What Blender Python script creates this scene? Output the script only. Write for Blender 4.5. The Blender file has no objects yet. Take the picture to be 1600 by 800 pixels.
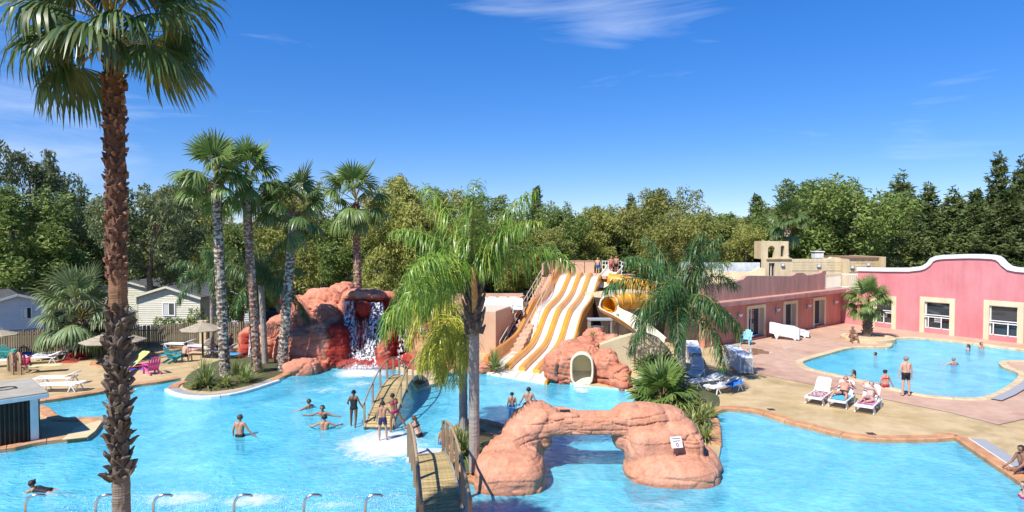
import bpy, bmesh, math, random
import numpy as np
from mathutils import Vector, Matrix, geometry

random.seed(7); RNG = np.random.default_rng(7)
SC = bpy.context.scene
COL = SC.collection
# ---------------------------------------------------------------- camera
CAMZ = 7.3
PITCH = math.atan(30/1000)
cam_data = bpy.data.cameras.new('camera'); cam_data.sensor_width = 36; cam_data.lens = 22.5
cam_data.clip_start = 0.1; cam_data.clip_end = 3000
cam = bpy.data.objects.new('camera', cam_data); COL.objects.link(cam)
cam.location = (0, 0, CAMZ); cam.rotation_euler = (math.pi/2 - PITCH, 0, 0)
SC.camera = cam
# ---------------------------------------------------------------- sun and sky
SUN_EL = math.radians(52)
TRAVEL = Vector((0.66, 0.75, 0)).normalized()
sd = bpy.data.lights.new('sun', 'SUN'); sd.energy = 4.6; sd.angle = math.radians(0.5); sd.color = (1, 0.95, 0.87)
sun = bpy.data.objects.new('sun', sd); COL.objects.link(sun)
ldir = Vector((TRAVEL.x*math.cos(SUN_EL), TRAVEL.y*math.cos(SUN_EL), -math.sin(SUN_EL)))
sun.rotation_euler = ldir.to_track_quat('-Z', 'Y').to_euler()
sun.location = (-20, -20, 40)
W = bpy.data.worlds.new('World'); SC.world = W; W.use_nodes = True
nt = W.node_tree; nt.nodes.clear()
wo = nt.nodes.new('ShaderNodeOutputWorld'); bg = nt.nodes.new('ShaderNodeBackground')
sky = nt.nodes.new('ShaderNodeTexSky'); sky.sky_type = 'NISHITA'; sky.sun_disc = False
sky.sun_elevation = SUN_EL
sky.sun_rotation = math.atan2(-TRAVEL.x, -TRAVEL.y)
sky.altitude = 0; sky.air_density = 0.75; sky.dust_density = 0.0; sky.ozone_density = 3.2
# thin cirrus wisps mixed into the sky by direction
tc = nt.nodes.new('ShaderNodeTexCoord'); mp = nt.nodes.new('ShaderNodeMapping')
mp.inputs['Rotation'].default_value = (0, 0.10, 0.0); mp.inputs['Location'].default_value = (0.55, 0.35, 2.1); mp.inputs['Scale'].default_value = (1.3, 1.3, 9)
nz = nt.nodes.new('ShaderNodeTexNoise'); nz.inputs['Scale'].default_value = 1.9; nz.inputs['Detail'].default_value = 7
nz.inputs['Roughness'].default_value = 0.62; nz.inputs['Distortion'].default_value = 0.6
cr = nt.nodes.new('ShaderNodeValToRGB'); cr.color_ramp.elements[0].position = 0.62; cr.color_ramp.elements[1].position = 0.98
cr.color_ramp.elements[1].color = (0.40, 0.40, 0.40, 1)
mx = nt.nodes.new('ShaderNodeMix'); mx.data_type = 'RGBA'
mx.inputs[7].default_value = (6.6, 7.2, 8.2, 1)
hs = nt.nodes.new('ShaderNodeHueSaturation'); hs.inputs['Saturation'].default_value = 1.32; hs.inputs['Value'].default_value = 1.0
nt.links.new(sky.outputs[0], hs.inputs['Color'])
nt.links.new(tc.outputs['Generated'], mp.inputs[0]); nt.links.new(mp.outputs[0], nz.inputs['Vector'])
_ray = lambda px, py: (Matrix.Rotation(-PITCH, 3, 'X') @ Vector(((px-800)/1000, 1, (400-py)/1000))).normalized()
acc = nz.outputs[0]
for (px, py, half, amp) in ((880,5,0.10,0.15),(1010,25,0.08,0.10),(20,130,0.14,0.14),(60,245,0.10,0.11),(1500,178,0.07,0.12)):
    dp = nt.nodes.new('ShaderNodeVectorMath'); dp.operation = 'DOT_PRODUCT'; dp.inputs[1].default_value = _ray(px, py)
    nt.links.new(tc.outputs['Generated'], dp.inputs[0]); mr_ = nt.nodes.new('ShaderNodeMapRange'); mr_.interpolation_type = 'SMOOTHSTEP'
    mr_.inputs['From Min'].default_value = math.cos(half*1.6); mr_.inputs['From Max'].default_value = 1.0; mr_.inputs['To Max'].default_value = amp
    nt.links.new(dp.outputs['Value'], mr_.inputs[0]); ad_ = nt.nodes.new('ShaderNodeMath'); nt.links.new(acc, ad_.inputs[0]); nt.links.new(mr_.outputs[0], ad_.inputs[1]); acc = ad_.outputs[0]
nt.links.new(acc, cr.inputs[0]); nt.links.new(cr.outputs[0], mx.inputs[0])
tint = nt.nodes.new('ShaderNodeMix'); tint.data_type = 'RGBA'; tint.blend_type = 'MULTIPLY'; tint.inputs[0].default_value = 1
tint.inputs[7].default_value = (1.02, 1.0, 1.2, 1); nt.links.new(hs.outputs[0], tint.inputs[6]); 
sepz = nt.nodes.new('ShaderNodeSeparateXYZ'); nt.links.new(tc.outputs['Generated'], sepz.inputs[0])
el_ = nt.nodes.new('ShaderNodeMapRange'); el_.inputs['From Min'].default_value = 0.0; el_.inputs['From Max'].default_value = 0.30; el_.inputs['To Min'].default_value = 0.66; el_.inputs['To Max'].default_value = 1.0
nt.links.new(sepz.outputs['Z'], el_.inputs[0]); scl = nt.nodes.new('ShaderNodeVectorMath'); scl.operation = 'SCALE'
nt.links.new(tint.outputs[2], scl.inputs[0]); nt.links.new(el_.outputs[0], scl.inputs['Scale']); nt.links.new(scl.outputs[0], mx.inputs[6]); nt.links.new(mx.outputs[2], bg.inputs[0])
bg.inputs[1].default_value = 0.108
nt.links.new(bg.outputs[0], wo.inputs[0])
SC.view_settings.view_transform = 'Standard'; SC.view_settings.look = 'None'
SC.view_settings.exposure = 0.58; SC.view_settings.gamma = 1
SC.cycles.max_bounces = 8; SC.cycles.transparent_max_bounces = 24; SC.cycles.diffuse_bounces = 3
SC.cycles.glossy_bounces = 3; SC.cycles.transmission_bounces = 4; SC.cycles.caustics_reflective = False; SC.cycles.caustics_refractive = False
SC.cycles.sample_clamp_indirect = 6

# ---------------------------------------------------------------- layout helpers
SP, CP = math.sin(PITCH), math.cos(PITCH)
def ray(px, py):
    a = (px-800)/1000; b = -(py-400)/1000
    return Vector((a, CP + SP*b, -SP + CP*b))
def G(px, py, z=0.0):                    # point of the level z seen at a pixel of the survey photograph
    d = ray(px, py); t = (z-CAMZ)/d.z
    return Vector((d.x*t, d.y*t, z))
def P(px, py, Y):                        # point at distance Y
    d = ray(px, py); t = Y/d.y
    return Vector((d.x*t, Y, CAMZ + d.z*t))

# ---------------------------------------------------------------- objects
def link(o):
    COL.objects.link(o); return o
def tag(o, label=None, cat=None, group=None, kind=None):
    if label: o['label'] = label
    if cat: o['category'] = cat
    if group: o['group'] = group
    if kind: o['kind'] = kind
    return o
def thing(name, label, cat, loc=(0,0,0), rz=0, group=None):
    o = bpy.data.objects.new(name, None); o.location = loc; o.rotation_euler = (0,0,rz); o.empty_display_size = 0.2
    link(o); return tag(o, label, cat, group)
def copy_tree(o, parent=None):
    c = o.copy(); link(c)
    if parent is not None: c.parent = parent
    for ch in list(o.children): copy_tree(ch, c)
    return c
def inst(name, mesh, parent=None, loc=(0,0,0), rot=(0,0,0), scale=(1,1,1)):
    o = bpy.data.objects.new(name, mesh); link(o)
    if parent is not None: o.parent = parent
    o.location = loc; o.rotation_euler = rot
    o.scale = scale if hasattr(scale, '__len__') else (scale,)*3
    return o
class MB:
    def __init__(s): s.v = []; s.f = []; s.m = []
    def add(s, vs, fs, m=0):
        n = len(s.v); s.v.extend([tuple(p) for p in vs])
        for f in fs: s.f.append(tuple(i+n for i in f)); s.m.append(m)
        return s
    def box(s, x0, x1, y0, y1, z0, z1, m=0, M=None):
        vs = [Vector(p) for p in ((x0,y0,z0),(x1,y0,z0),(x1,y1,z0),(x0,y1,z0),(x0,y0,z1),(x1,y0,z1),(x1,y1,z1),(x0,y1,z1))]
        if M is not None: vs = [M @ p for p in vs]
        return s.add(vs, [(0,3,2,1),(4,5,6,7),(0,1,5,4),(1,2,6,5),(2,3,7,6),(3,0,4,7)], m)
    def obox(s, c, ax, ay, az, hx, hy, hz, m=0):        # oriented box
        c = Vector(c); ax = Vector(ax).normalized()*hx; ay = Vector(ay).normalized()*hy; az = Vector(az).normalized()*hz
        vs = [c+sx*ax+sy*ay+sz*az for sz in (-1,1) for sx, sy in ((-1,-1),(1,-1),(1,1),(-1,1))]
        return s.add(vs, [(0,3,2,1),(4,5,6,7),(0,1,5,4),(1,2,6,5),(2,3,7,6),(3,0,4,7)], m)
    def bar(s, a, b, w, h, m=0, up=(0,0,1)):
        a = Vector(a); b = Vector(b); d = (b-a); L = d.length; d.normalize()
        u = Vector(up)
        if abs(d.dot(u)) > 0.98: u = Vector((1,0,0))
        side = d.cross(u).normalized(); u2 = side.cross(d)
        return s.obox((a+b)/2, d, side, u2, L/2, w/2, h/2, m)
    def tube(s, pts, r, n=8, m=0, cap=True):
        pts = [Vector(p) for p in pts]; rs = r if hasattr(r, '__len__') else [r]*len(pts)
        prev = None; rings = []
        for i, p in enumerate(pts):
            d = (pts[min(i+1, len(pts)-1)] - pts[max(i-1, 0)])
            d = d.normalized() if d.length > 1e-9 else Vector((0,0,1))
            if prev is None:
                ref = Vector((0,0,1)) if abs(d.z) < 0.9 else Vector((1,0,0))
                u = d.cross(ref).normalized()
            else:
                u = (prev - d*prev.dot(d)).normalized()
            prev = u; w = d.cross(u)
            rings.append([p + (u*math.cos(2*math.pi*k/n) + w*math.sin(2*math.pi*k/n))*rs[i] for k in range(n)])
        vs = [q for R_ in rings for q in R_]; fs = []
        for i in range(len(pts)-1):
            for k in range(n):
                fs.append((i*n+k, i*n+(k+1)%n, (i+1)*n+(k+1)%n, (i+1)*n+k))
        if cap:
            fs.append(tuple(range(n-1,-1,-1))); fs.append(tuple((len(pts)-1)*n+k for k in range(n)))
        return s.add(vs, fs, m)
    def lathe(s, prof, n=16, c=(0,0,0), m=0):
        vs = []; c = Vector(c)
        for r, z in prof:
            for k in range(n):
                a = 2*math.pi*k/n; vs.append(c+Vector((r*math.cos(a), r*math.sin(a), z)))
        fs = [(i*n+k, i*n+(k+1)%n, (i+1)*n+(k+1)%n, (i+1)*n+k) for i in range(len(prof)-1) for k in range(n)]
        return s.add(vs, fs, m)
    def prism(s, poly, z0, z1, m=0, mside=None, holes=()):          # poly: list of 2d points
        if mside is None: mside = m
        loops = [[Vector((p[0], p[1], 0)) for p in poly]] + [[Vector((p[0], p[1], 0)) for p in h] for h in holes]
        allp = [p for l in loops for p in l]
        tri = geometry.tessellate_polygon(loops)
        s.add([(p.x, p.y, z1) for p in allp], orient(allp, tri, 1), m)
        s.add([(p.x, p.y, z0) for p in allp], orient(allp, tri, -1), m)
        for l in loops:
            n = len(l)
            s.add([(p.x,p.y,z0) for p in l]+[(p.x,p.y,z1) for p in l], [(k,(k+1)%n,n+(k+1)%n,n+k) for k in range(n)], mside)
        return s
    def slab(s, pts, nrm, th, m=0):                                  # planar polygon extruded along nrm
        pts = [Vector(p) for p in pts]; nv = Vector(nrm).normalized()*th; n = len(pts)
        tri = geometry.tessellate_polygon([pts])
        s.add(pts, tri, m); s.add([p+nv for p in pts], [t[::-1] for t in tri], m)
        s.add(pts+[p+nv for p in pts], [(k,(k+1)%n,n+(k+1)%n,n+k) for k in range(n)], m)
        return s
    def mesh(s, name, mats, smooth=False, fix=True):
        me = bpy.data.meshes.new(name); me.from_pydata(s.v, [], s.f)
        mats = mats if isinstance(mats, (list, tuple)) else [mats]
        for m in mats: me.materials.append(m)
        if len(mats) > 1: me.polygons.foreach_set('material_index', s.m)
        if fix:
            bm = bmesh.new(); bm.from_mesh(me); bmesh.ops.recalc_face_normals(bm, faces=bm.faces); bm.to_mesh(me); bm.free()
        if smooth: me.polygons.foreach_set('use_smooth', [True]*len(me.polygons))
        me.update(); return me
    def build(s, name, mats, parent=None, smooth=False, loc=(0,0,0), fix=True):
        return inst(name, s.mesh(name, mats, smooth, fix), parent, loc)
def orient(pts, tri, sgn):
    out = []
    for t in tri:
        a, b, c = (pts[i] for i in t)
        ar = (b.x-a.x)*(c.y-a.y)-(b.y-a.y)*(c.x-a.x)
        out.append(tuple(t) if ar*sgn > 0 else tuple(t[::-1]))
    return out
def npmesh(name, V, F, mats, smooth=False, mi=None, attr=None):
    V = np.asarray(V, dtype=np.float32); F = np.asarray(F, dtype=np.int32)
    me = bpy.data.meshes.new(name); k = F.shape[1]
    me.vertices.add(len(V)); me.vertices.foreach_set('co', V.ravel())
    me.loops.add(F.size); me.loops.foreach_set('vertex_index', F.ravel())
    me.polygons.add(len(F)); me.polygons.foreach_set('loop_start', np.arange(0, F.size, k, dtype=np.int32))
    me.polygons.foreach_set('loop_total', np.full(len(F), k, dtype=np.int32))
    for m in (mats if isinstance(mats, (list, tuple)) else [mats]): me.materials.append(m)
    if mi is not None: me.polygons.foreach_set('material_index', np.asarray(mi, dtype=np.int32))
    if smooth: me.polygons.foreach_set('use_smooth', np.ones(len(F), dtype=bool))
    me.update(calc_edges=True)
    if attr is not None:
        a = me.attributes.new('tone', 'FLOAT', 'POINT'); a.data.foreach_set('value', np.asarray(attr, dtype=np.float32))
    return me
def crom(pts, n=4, closed=False):
    out = []; N = len(pts)
    rng = range(N) if closed else range(N-1)
    for i in rng:
        p0 = pts[(i-1)%N] if closed or i > 0 else pts[0]
        p1 = pts[i]; p2 = pts[(i+1)%N]
        p3 = pts[(i+2)%N] if closed or i+2 < N else pts[-1]
        for k in range(n):
            t = k/n
            out.append(tuple(0.5*((2*b)+(-a+c)*t+(2*a-5*b+4*c-d)*t*t+(-a+3*b-3*c+d)*t**3) for a, b, c, d in zip(p0, p1, p2, p3)))
    if not closed: out.append(tuple(pts[-1]))
    return out
def offset2(poly, w):
    out = []; N = len(poly)
    ar = sum(poly[i][0]*poly[(i+1)%N][1]-poly[(i+1)%N][0]*poly[i][1] for i in range(N))
    sg = 1 if ar > 0 else -1
    for i in range(N):
        a = Vector(poly[i-1][:2]); b = Vector(poly[i][:2]); c = Vector(poly[(i+1)%N][:2])
        d1 = (b-a); d2 = (c-b)
        if d1.length < 1e-6: d1 = d2
        if d2.length < 1e-6: d2 = d1
        d1.normalize(); d2.normalize(); t = d1+d2
        if t.length < 1e-3: t = d1
        t.normalize(); nrm = Vector((t.y, -t.x))*sg
        k = 1/max(0.6, nrm.dot(Vector((d1.y,-d1.x))*sg))
        out.append((b.x+nrm.x*w*k, b.y+nrm.y*w*k))
    return out

# ---------------------------------------------------------------- procedural noise in numpy
def _hash(ix, iy, iz, seed):
    h = (ix.astype(np.int64)*374761393 + iy.astype(np.int64)*668265263 + iz.astype(np.int64)*2147483647 + seed*1274126177) & 0xffffffff
    h = ((h ^ (h >> 13))*1274126177) & 0xffffffff
    return ((h ^ (h >> 16)) & 0xffff)/65535.0
def vnoise(Pt, s, seed=0):
    q = Pt*s; i = np.floor(q); f = q-i; f = f*f*(3-2*f); r = 0
    for dx in (0,1):
        for dy in (0,1):
            for dz in (0,1):
                w = (f[:,0] if dx else 1-f[:,0])*(f[:,1] if dy else 1-f[:,1])*(f[:,2] if dz else 1-f[:,2])
                r = r + w*_hash(i[:,0]+dx, i[:,1]+dy, i[:,2]+dz, seed)
    return r*2-1
def fbm(Pt, s, o=4, seed=0):
    return sum(vnoise(Pt, s*2**k, seed+k)*0.5**k for k in range(o))
def voro(Pt, s, seed=0):
    q = Pt*s; i = np.floor(q); f1 = np.full(len(q), 9.0); f2 = f1.copy(); idr = np.zeros(len(q))
    for dx in (-1,0,1):
        for dy in (-1,0,1):
            for dz in (-1,0,1):
                c = i+np.array((dx,dy,dz))
                jx = _hash(c[:,0],c[:,1],c[:,2],seed+1); jy = _hash(c[:,0],c[:,1],c[:,2],seed+2); jz = _hash(c[:,0],c[:,1],c[:,2],seed+3)
                d = np.sqrt((c[:,0]+jx-q[:,0])**2+(c[:,1]+jy-q[:,1])**2+(c[:,2]+jz-q[:,2])**2)
                rr = _hash(c[:,0],c[:,1],c[:,2],seed+9)
                m1 = d < f1
                f2 = np.where(m1, f1, np.minimum(f2, d)); idr = np.where(m1, rr, idr); f1 = np.where(m1, d, f1)
    return f1, f2, idr

# ---------------------------------------------------------------- materials
MATS = {}
def mat(name, c, rough=0.7, c2=None, nscale=3.0, bump=0.0, bscale=20.0, spec=0.4, metal=0.0, tone=None, transl=0.0, stretch=(1,1,1), coat=0, detail=5, contrast=(0.35,0.65), coord='Object', rnd=0.0, wave=None):
    if name in MATS: return MATS[name]
    m = bpy.data.materials.new(name); m.use_nodes = True; t = m.node_tree; N = t.nodes; L = t.links
    b = N['Principled BSDF']; b.inputs['Roughness'].default_value = rough; b.inputs['Metallic'].default_value = metal
    b.inputs['Specular IOR Level'].default_value = spec; b.inputs['Coat Weight'].default_value = coat
    tcn = N.new('ShaderNodeTexCoord'); mpn = N.new('ShaderNodeMapping'); mpn.inputs['Scale'].default_value = stretch
    L.new(tcn.outputs[coord], mpn.inputs[0])
    c = (*c, 1)
    col = None
    if c2 is not None:
        n = N.new('ShaderNodeTexNoise'); n.inputs['Scale'].default_value = nscale; n.inputs['Detail'].default_value = detail; n.inputs['Roughness'].default_value = 0.6
        L.new(mpn.outputs[0], n.inputs['Vector'])
        r = N.new('ShaderNodeValToRGB'); r.color_ramp.elements[0].position = contrast[0]; r.color_ramp.elements[1].position = contrast[1]
        r.color_ramp.elements[0].color = c; r.color_ramp.elements[1].color = (*c2, 1)
        L.new(n.outputs[0], r.inputs[0]); col = r.outputs[0]
    else:
        rg = N.new('ShaderNodeRGB'); rg.outputs[0].default_value = c; col = rg.outputs[0]
    if tone is not None:                 # second colour by the per-point 'tone' attribute
        a = N.new('ShaderNodeAttribute'); a.attribute_name = 'tone'
        k = N.new('ShaderNodeMix'); k.data_type = 'RGBA'; k.inputs[7].default_value = (*tone, 1)
        L.new(a.outputs['Fac'], k.inputs[0]); L.new(col, k.inputs[6]); col = k.outputs[2]
    if rnd:
        oi = N.new('ShaderNodeObjectInfo'); h = N.new('ShaderNodeHueSaturation')
        mr = N.new('ShaderNodeMapRange'); mr.inputs['To Min'].default_value = 1-rnd; mr.inputs['To Max'].default_value = 1+rnd
        L.new(oi.outputs['Random'], mr.inputs[0]); L.new(mr.outputs[0], h.inputs['Value']); L.new(col, h.inputs['Color']); col = h.outputs[0]
    L.new(col, b.inputs['Base Color'])
    if bump:
        n2 = N.new('ShaderNodeTexNoise'); n2.inputs['Scale'].default_value = bscale; n2.inputs['Detail'].default_value = 4
        L.new(mpn.outputs[0], n2.inputs['Vector'])
        bn = N.new('ShaderNodeBump'); bn.inputs['Strength'].default_value = min(1, bump); bn.inputs['Distance'].default_value = 0.02 if bump <= 1 else 0.02*bump
        L.new(n2.outputs[0], bn.inputs['Height']); L.new(bn.outputs[0], b.inputs['Normal'])
    if transl:
        out = N['Material Output']; tr = N.new('ShaderNodeBsdfTranslucent'); ms = N.new('ShaderNodeMixShader')
        ms.inputs[0].default_value = transl; L.new(col, tr.inputs[0]); L.new(b.outputs[0], ms.inputs[1]); L.new(tr.outputs[0], ms.inputs[2])
        L.new(ms.outputs[0], out.inputs[0])
    MATS[name] = m; return m
def weather(m, lo=0.72, hi=1.06, scale=1.0, stretch=(3,3,0.3), rough=0.65, p0=0.35, p1=0.7):
    # wear and rain streaks multiplied into the colour of a surface
    t = m.node_tree; N = t.nodes; L = t.links; b = N['Principled BSDF']
    tcn = N.new('ShaderNodeTexCoord'); mpn = N.new('ShaderNodeMapping'); mpn.inputs['Scale'].default_value = stretch
    n = N.new('ShaderNodeTexNoise'); n.inputs['Scale'].default_value = scale; n.inputs['Detail'].default_value = 9; n.inputs['Roughness'].default_value = rough
    L.new(tcn.outputs['Object'], mpn.inputs[0]); L.new(mpn.outputs[0], n.inputs['Vector'])
    mr = N.new('ShaderNodeMapRange'); mr.inputs['From Min'].default_value = p0; mr.inputs['From Max'].default_value = p1; mr.inputs['To Min'].default_value = lo; mr.inputs['To Max'].default_value = hi
    L.new(n.outputs[0], mr.inputs[0]); k = N.new('ShaderNodeVectorMath'); k.operation = 'SCALE'
    src = b.inputs['Base Color'].links[0].from_socket; L.new(src, k.inputs[0]); L.new(mr.outputs[0], k.inputs['Scale']); L.new(k.outputs[0], b.inputs['Base Color'])
    return m
WHITE = mat('white_plastic', (0.8,0.8,0.8), 0.35, (0.72,0.73,0.72), 4, rnd=0.04)

def ordw(n):
    u = ['','first','second','third','fourth','fifth','sixth','seventh','eighth','ninth','tenth','eleventh','twelfth','thirteenth','fourteenth','fifteenth','sixteenth','seventeenth','eighteenth','nineteenth']
    t = {2:('twenty','twentieth'),3:('thirty','thirtieth'),4:('forty','fortieth'),5:('fifty','fiftieth')}
    return u[n] if n < 20 else (t[n//10][1] if n%10 == 0 else t[n//10][0]+'-'+u[n%10])
# ================================================================ SETTING
WZ = -0.10                                   # water level
FLOORZ = -0.80
def px2(l, z=WZ): return [tuple(G(x, y, z)[:2]) for x, y in l]
segA = px2([(0,708),(50,698),(99,691),(137,687),(150,677),(161,662),(155,657),(110,658),(91,654),(81,646),(74,640.5),(60,638),(30,640),(10,641),(5,638),(30,635),(63,631),(110,624),(158,616),(206,606),(250,600),(283,594)])
segB = px2([(283,599.5),(268,605),(263,611),(275,617),(299,622),(335,622),(380,614.5),(434,597),(449,589),(467,584),(480,579),(500,575),(540,574),(592,573),(620,574),(634,582),(646,600),(657,607),(682,595),(705,586),(735,575),(765,565),(800,560),(840,568),(862,590),(901,603),(976,611)])
segC = px2([(992,622),(990,640),(985,662),(978,700),(980,724),(1002,750),(1050,761),(1090,753),(1118,730),(1126,700),(1124,670),(1119,652),(1123,646),(1138,643),(1168,645),(1192,650),(1229,663),(1269,673),(1316,685),(1364,691),(1414,692),(1465,691),(1502,687)])
segD = px2([(1515,690),(1593,742),(1680,800)])
left_in = [(-24, 20.6)]
pool1 = crom([(-24.0,19.4),(-21,20.4)]+segA, 3) + crom(segB, 3) + crom(segC, 3) + segD + [(14.2,16.1),(0,16.05),(-12,16.05),(-24,16.1)]
pool2 = crom(px2([(1254,570),(1262,565),(1296,555),(1335,545.5),(1385,545.5),(1394,541),(1395,534),(1405,531),(1450,531.5),(1525,540),(1600,550),(1680,562),(1700,575),(1640,570),(1590,566.5),(1562,568.5),(1568,577),(1590,586),(1589,595),(1566,612),(1532,625),(1482,624.5),(1428,618),(1330,594),(1269,580)]), 3, closed=True)
river = crom([tuple(G(x,y,WZ)[:2]) for x, y in [(150,573),(160,566),(210,562),(240,556),(285,548),(300,546),(296,550),(270,557),(225,566),(175,575)]], 3, closed=True)
RX0, RX1, RY0, RY1 = -70, 75, -12, 66
rect = [(RX0,RY0),(RX1,RY0),(RX1,RY1),(RX0,RY1)]

def stain_mat(name, c1, c2, c3, rough, bscale=9):
    m = mat(name, c1, rough, c2, 0.6, bump=0.35, bscale=bscale, spec=0.35, contrast=(0.3,0.7))
    t = m.node_tree; N = t.nodes; L = t.links; b = N['Principled BSDF']
    n = N.new('ShaderNodeTexNoise'); n.inputs['Scale'].default_value = 0.23; n.inputs['Detail'].default_value = 8; n.inputs['Roughness'].default_value = 0.7; n.inputs['Distortion'].default_value = 0.8
    tcn = N.new('ShaderNodeTexCoord'); L.new(tcn.outputs['Object'], n.inputs['Vector'])
    r = N.new('ShaderNodeValToRGB'); r.color_ramp.elements[0].position = 0.5; r.color_ramp.elements[1].position = 0.66
    L.new(n.outputs[0], r.inputs[0])
    k = N.new('ShaderNodeMix'); k.data_type = 'RGBA'; k.inputs[7].default_value = (*c3, 1)
    src = b.inputs['Base Color'].links[0].from_socket
    L.new(r.outputs[0], k.inputs[0]); L.new(src, k.inputs[6]); L.new(k.outputs[2], b.inputs['Base Color'])
    mr = N.new('ShaderNodeMapRange'); mr.inputs['To Min'].default_value = rough; mr.inputs['To Max'].default_value = rough*0.6
    L.new(r.outputs[0], mr.inputs[0]); L.new(mr.outputs[0], b.inputs['Roughness'])
    return m
M_DECK = stain_mat('cream_concrete', (0.60,0.46,0.27), (0.50,0.36,0.18), (0.40,0.29,0.12), 0.75)
M_PINKDECK = stain_mat('pink_concrete', (0.60,0.40,0.29), (0.53,0.34,0.24), (0.47,0.27,0.18), 0.6)
weather(M_DECK,0.80,1.06,1.3,(1,1,1)); weather(M_PINKDECK,0.82,1.06,1.6,(1,1,1))
M_LINER = mat('pool_liner', (0.46,0.84,0.92), 0.6, (0.52,0.87,0.94), 0.5)
M_GROUND = mat('dry_ground', (0.17,0.13,0.08), 0.9, (0.10,0.11,0.045), 0.12, bump=1, bscale=2)

gm = MB(); gm.prism([(-900,-60),(900,-60),(900,1600),(-900,1600)], -1.9, -0.02, holes=[rect])
g = gm.build('ground', M_GROUND); tag(g, kind='structure')
dm = MB()
loops = [[Vector((*p,0)) for p in rect], [Vector((*p,0)) for p in pool1], [Vector((*p,0)) for p in pool2], [Vector((*p,0)) for p in river]]
allp = [p for l in loops for p in l]
dm.add(allp, orient(allp, geometry.tessellate_polygon(loops), 1))
d = dm.build('pool_deck', M_DECK, fix=False); tag(d, kind='structure')
# pinkish concrete round the second pool, 4 mm above
pk = [tuple(G(x,y)[:2]) for x, y in [(1120,545),(1144,534),(1315,503),(1700,549)]] + [(60,40),(60,28),(32,25.6)] + [tuple(G(x,y)[:2]) for x, y in [(1640,650),(1600,655),(1560,664),(1480,644),(1175,582),(1132,566)]]
pkm = MB(); loops = [[Vector((*p,0.005)) for p in pk], [Vector((*p,0.005)) for p in pool2]]
allp = [p for l in loops for p in l]; pkm.add(allp, orient(allp, geometry.tessellate_polygon(loops), 1))
tag(pkm.build('pavement', M_PINKDECK, fix=False), kind='structure')
# dark joint between the two concretes
M_JOINT = mat('joint', (0.12,0.1,0.08), 0.9)
jm = MB(); jl = [G(x,y) for x, y in [(1132,566),(1175,582),(1480,644),(1560,664),(1600,655),(1640,650)]]
for a, b in zip(jl[:-1], jl[1:]):
    jm.bar(a+Vector((0,0,0.006)), b+Vector((0,0,0.006)), 0.05, 0.006)
tag(jm.build('pavement_joint', M_JOINT), kind='structure')
# puddles near the doors
M_PUD = mat('puddle_water', (0.34,0.19,0.12), 0.03, spec=0.9)
pm = MB()
for cx, cy, rx, ry in ((1182,550,20,5),(1228,543,8,2)):
    pts = []
    for k in range(18):
        a = 2*math.pi*k/18; rr = 1+0.3*math.sin(3*a+cx)+0.15*math.sin(5*a)
        pts.append(tuple(G(cx+rx*rr*math.cos(a), cy+ry*rr*math.sin(a))[:2]))
    loops = [[Vector((*p,0.010)) for p in pts]]
    pm.add(loops[0], orient(loops[0], geometry.tessellate_polygon(loops), 1))
tag(pm.build('puddle', M_PUD, fix=False), kind='structure')

def pool_shell(name, poly):
    b = MB(); n = len(poly); lp = [Vector((*p,0)) for p in poly]
    b.add([(p[0],p[1],FLOORZ) for p in poly], orient(lp, geometry.tessellate_polygon([lp]), 1))
    b.add([(p[0],p[1],FLOORZ) for p in poly]+[(p[0],p[1],-0.004) for p in poly], [(k,(k+1)%n,n+(k+1)%n,n+k) for k in range(n)])
    tag(b.build(name, M_LINER, fix=False), kind='structure')
pool_shell('pool_floor', pool1); pool_shell('pool_floor', pool2); pool_shell('pool_floor', river)

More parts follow.
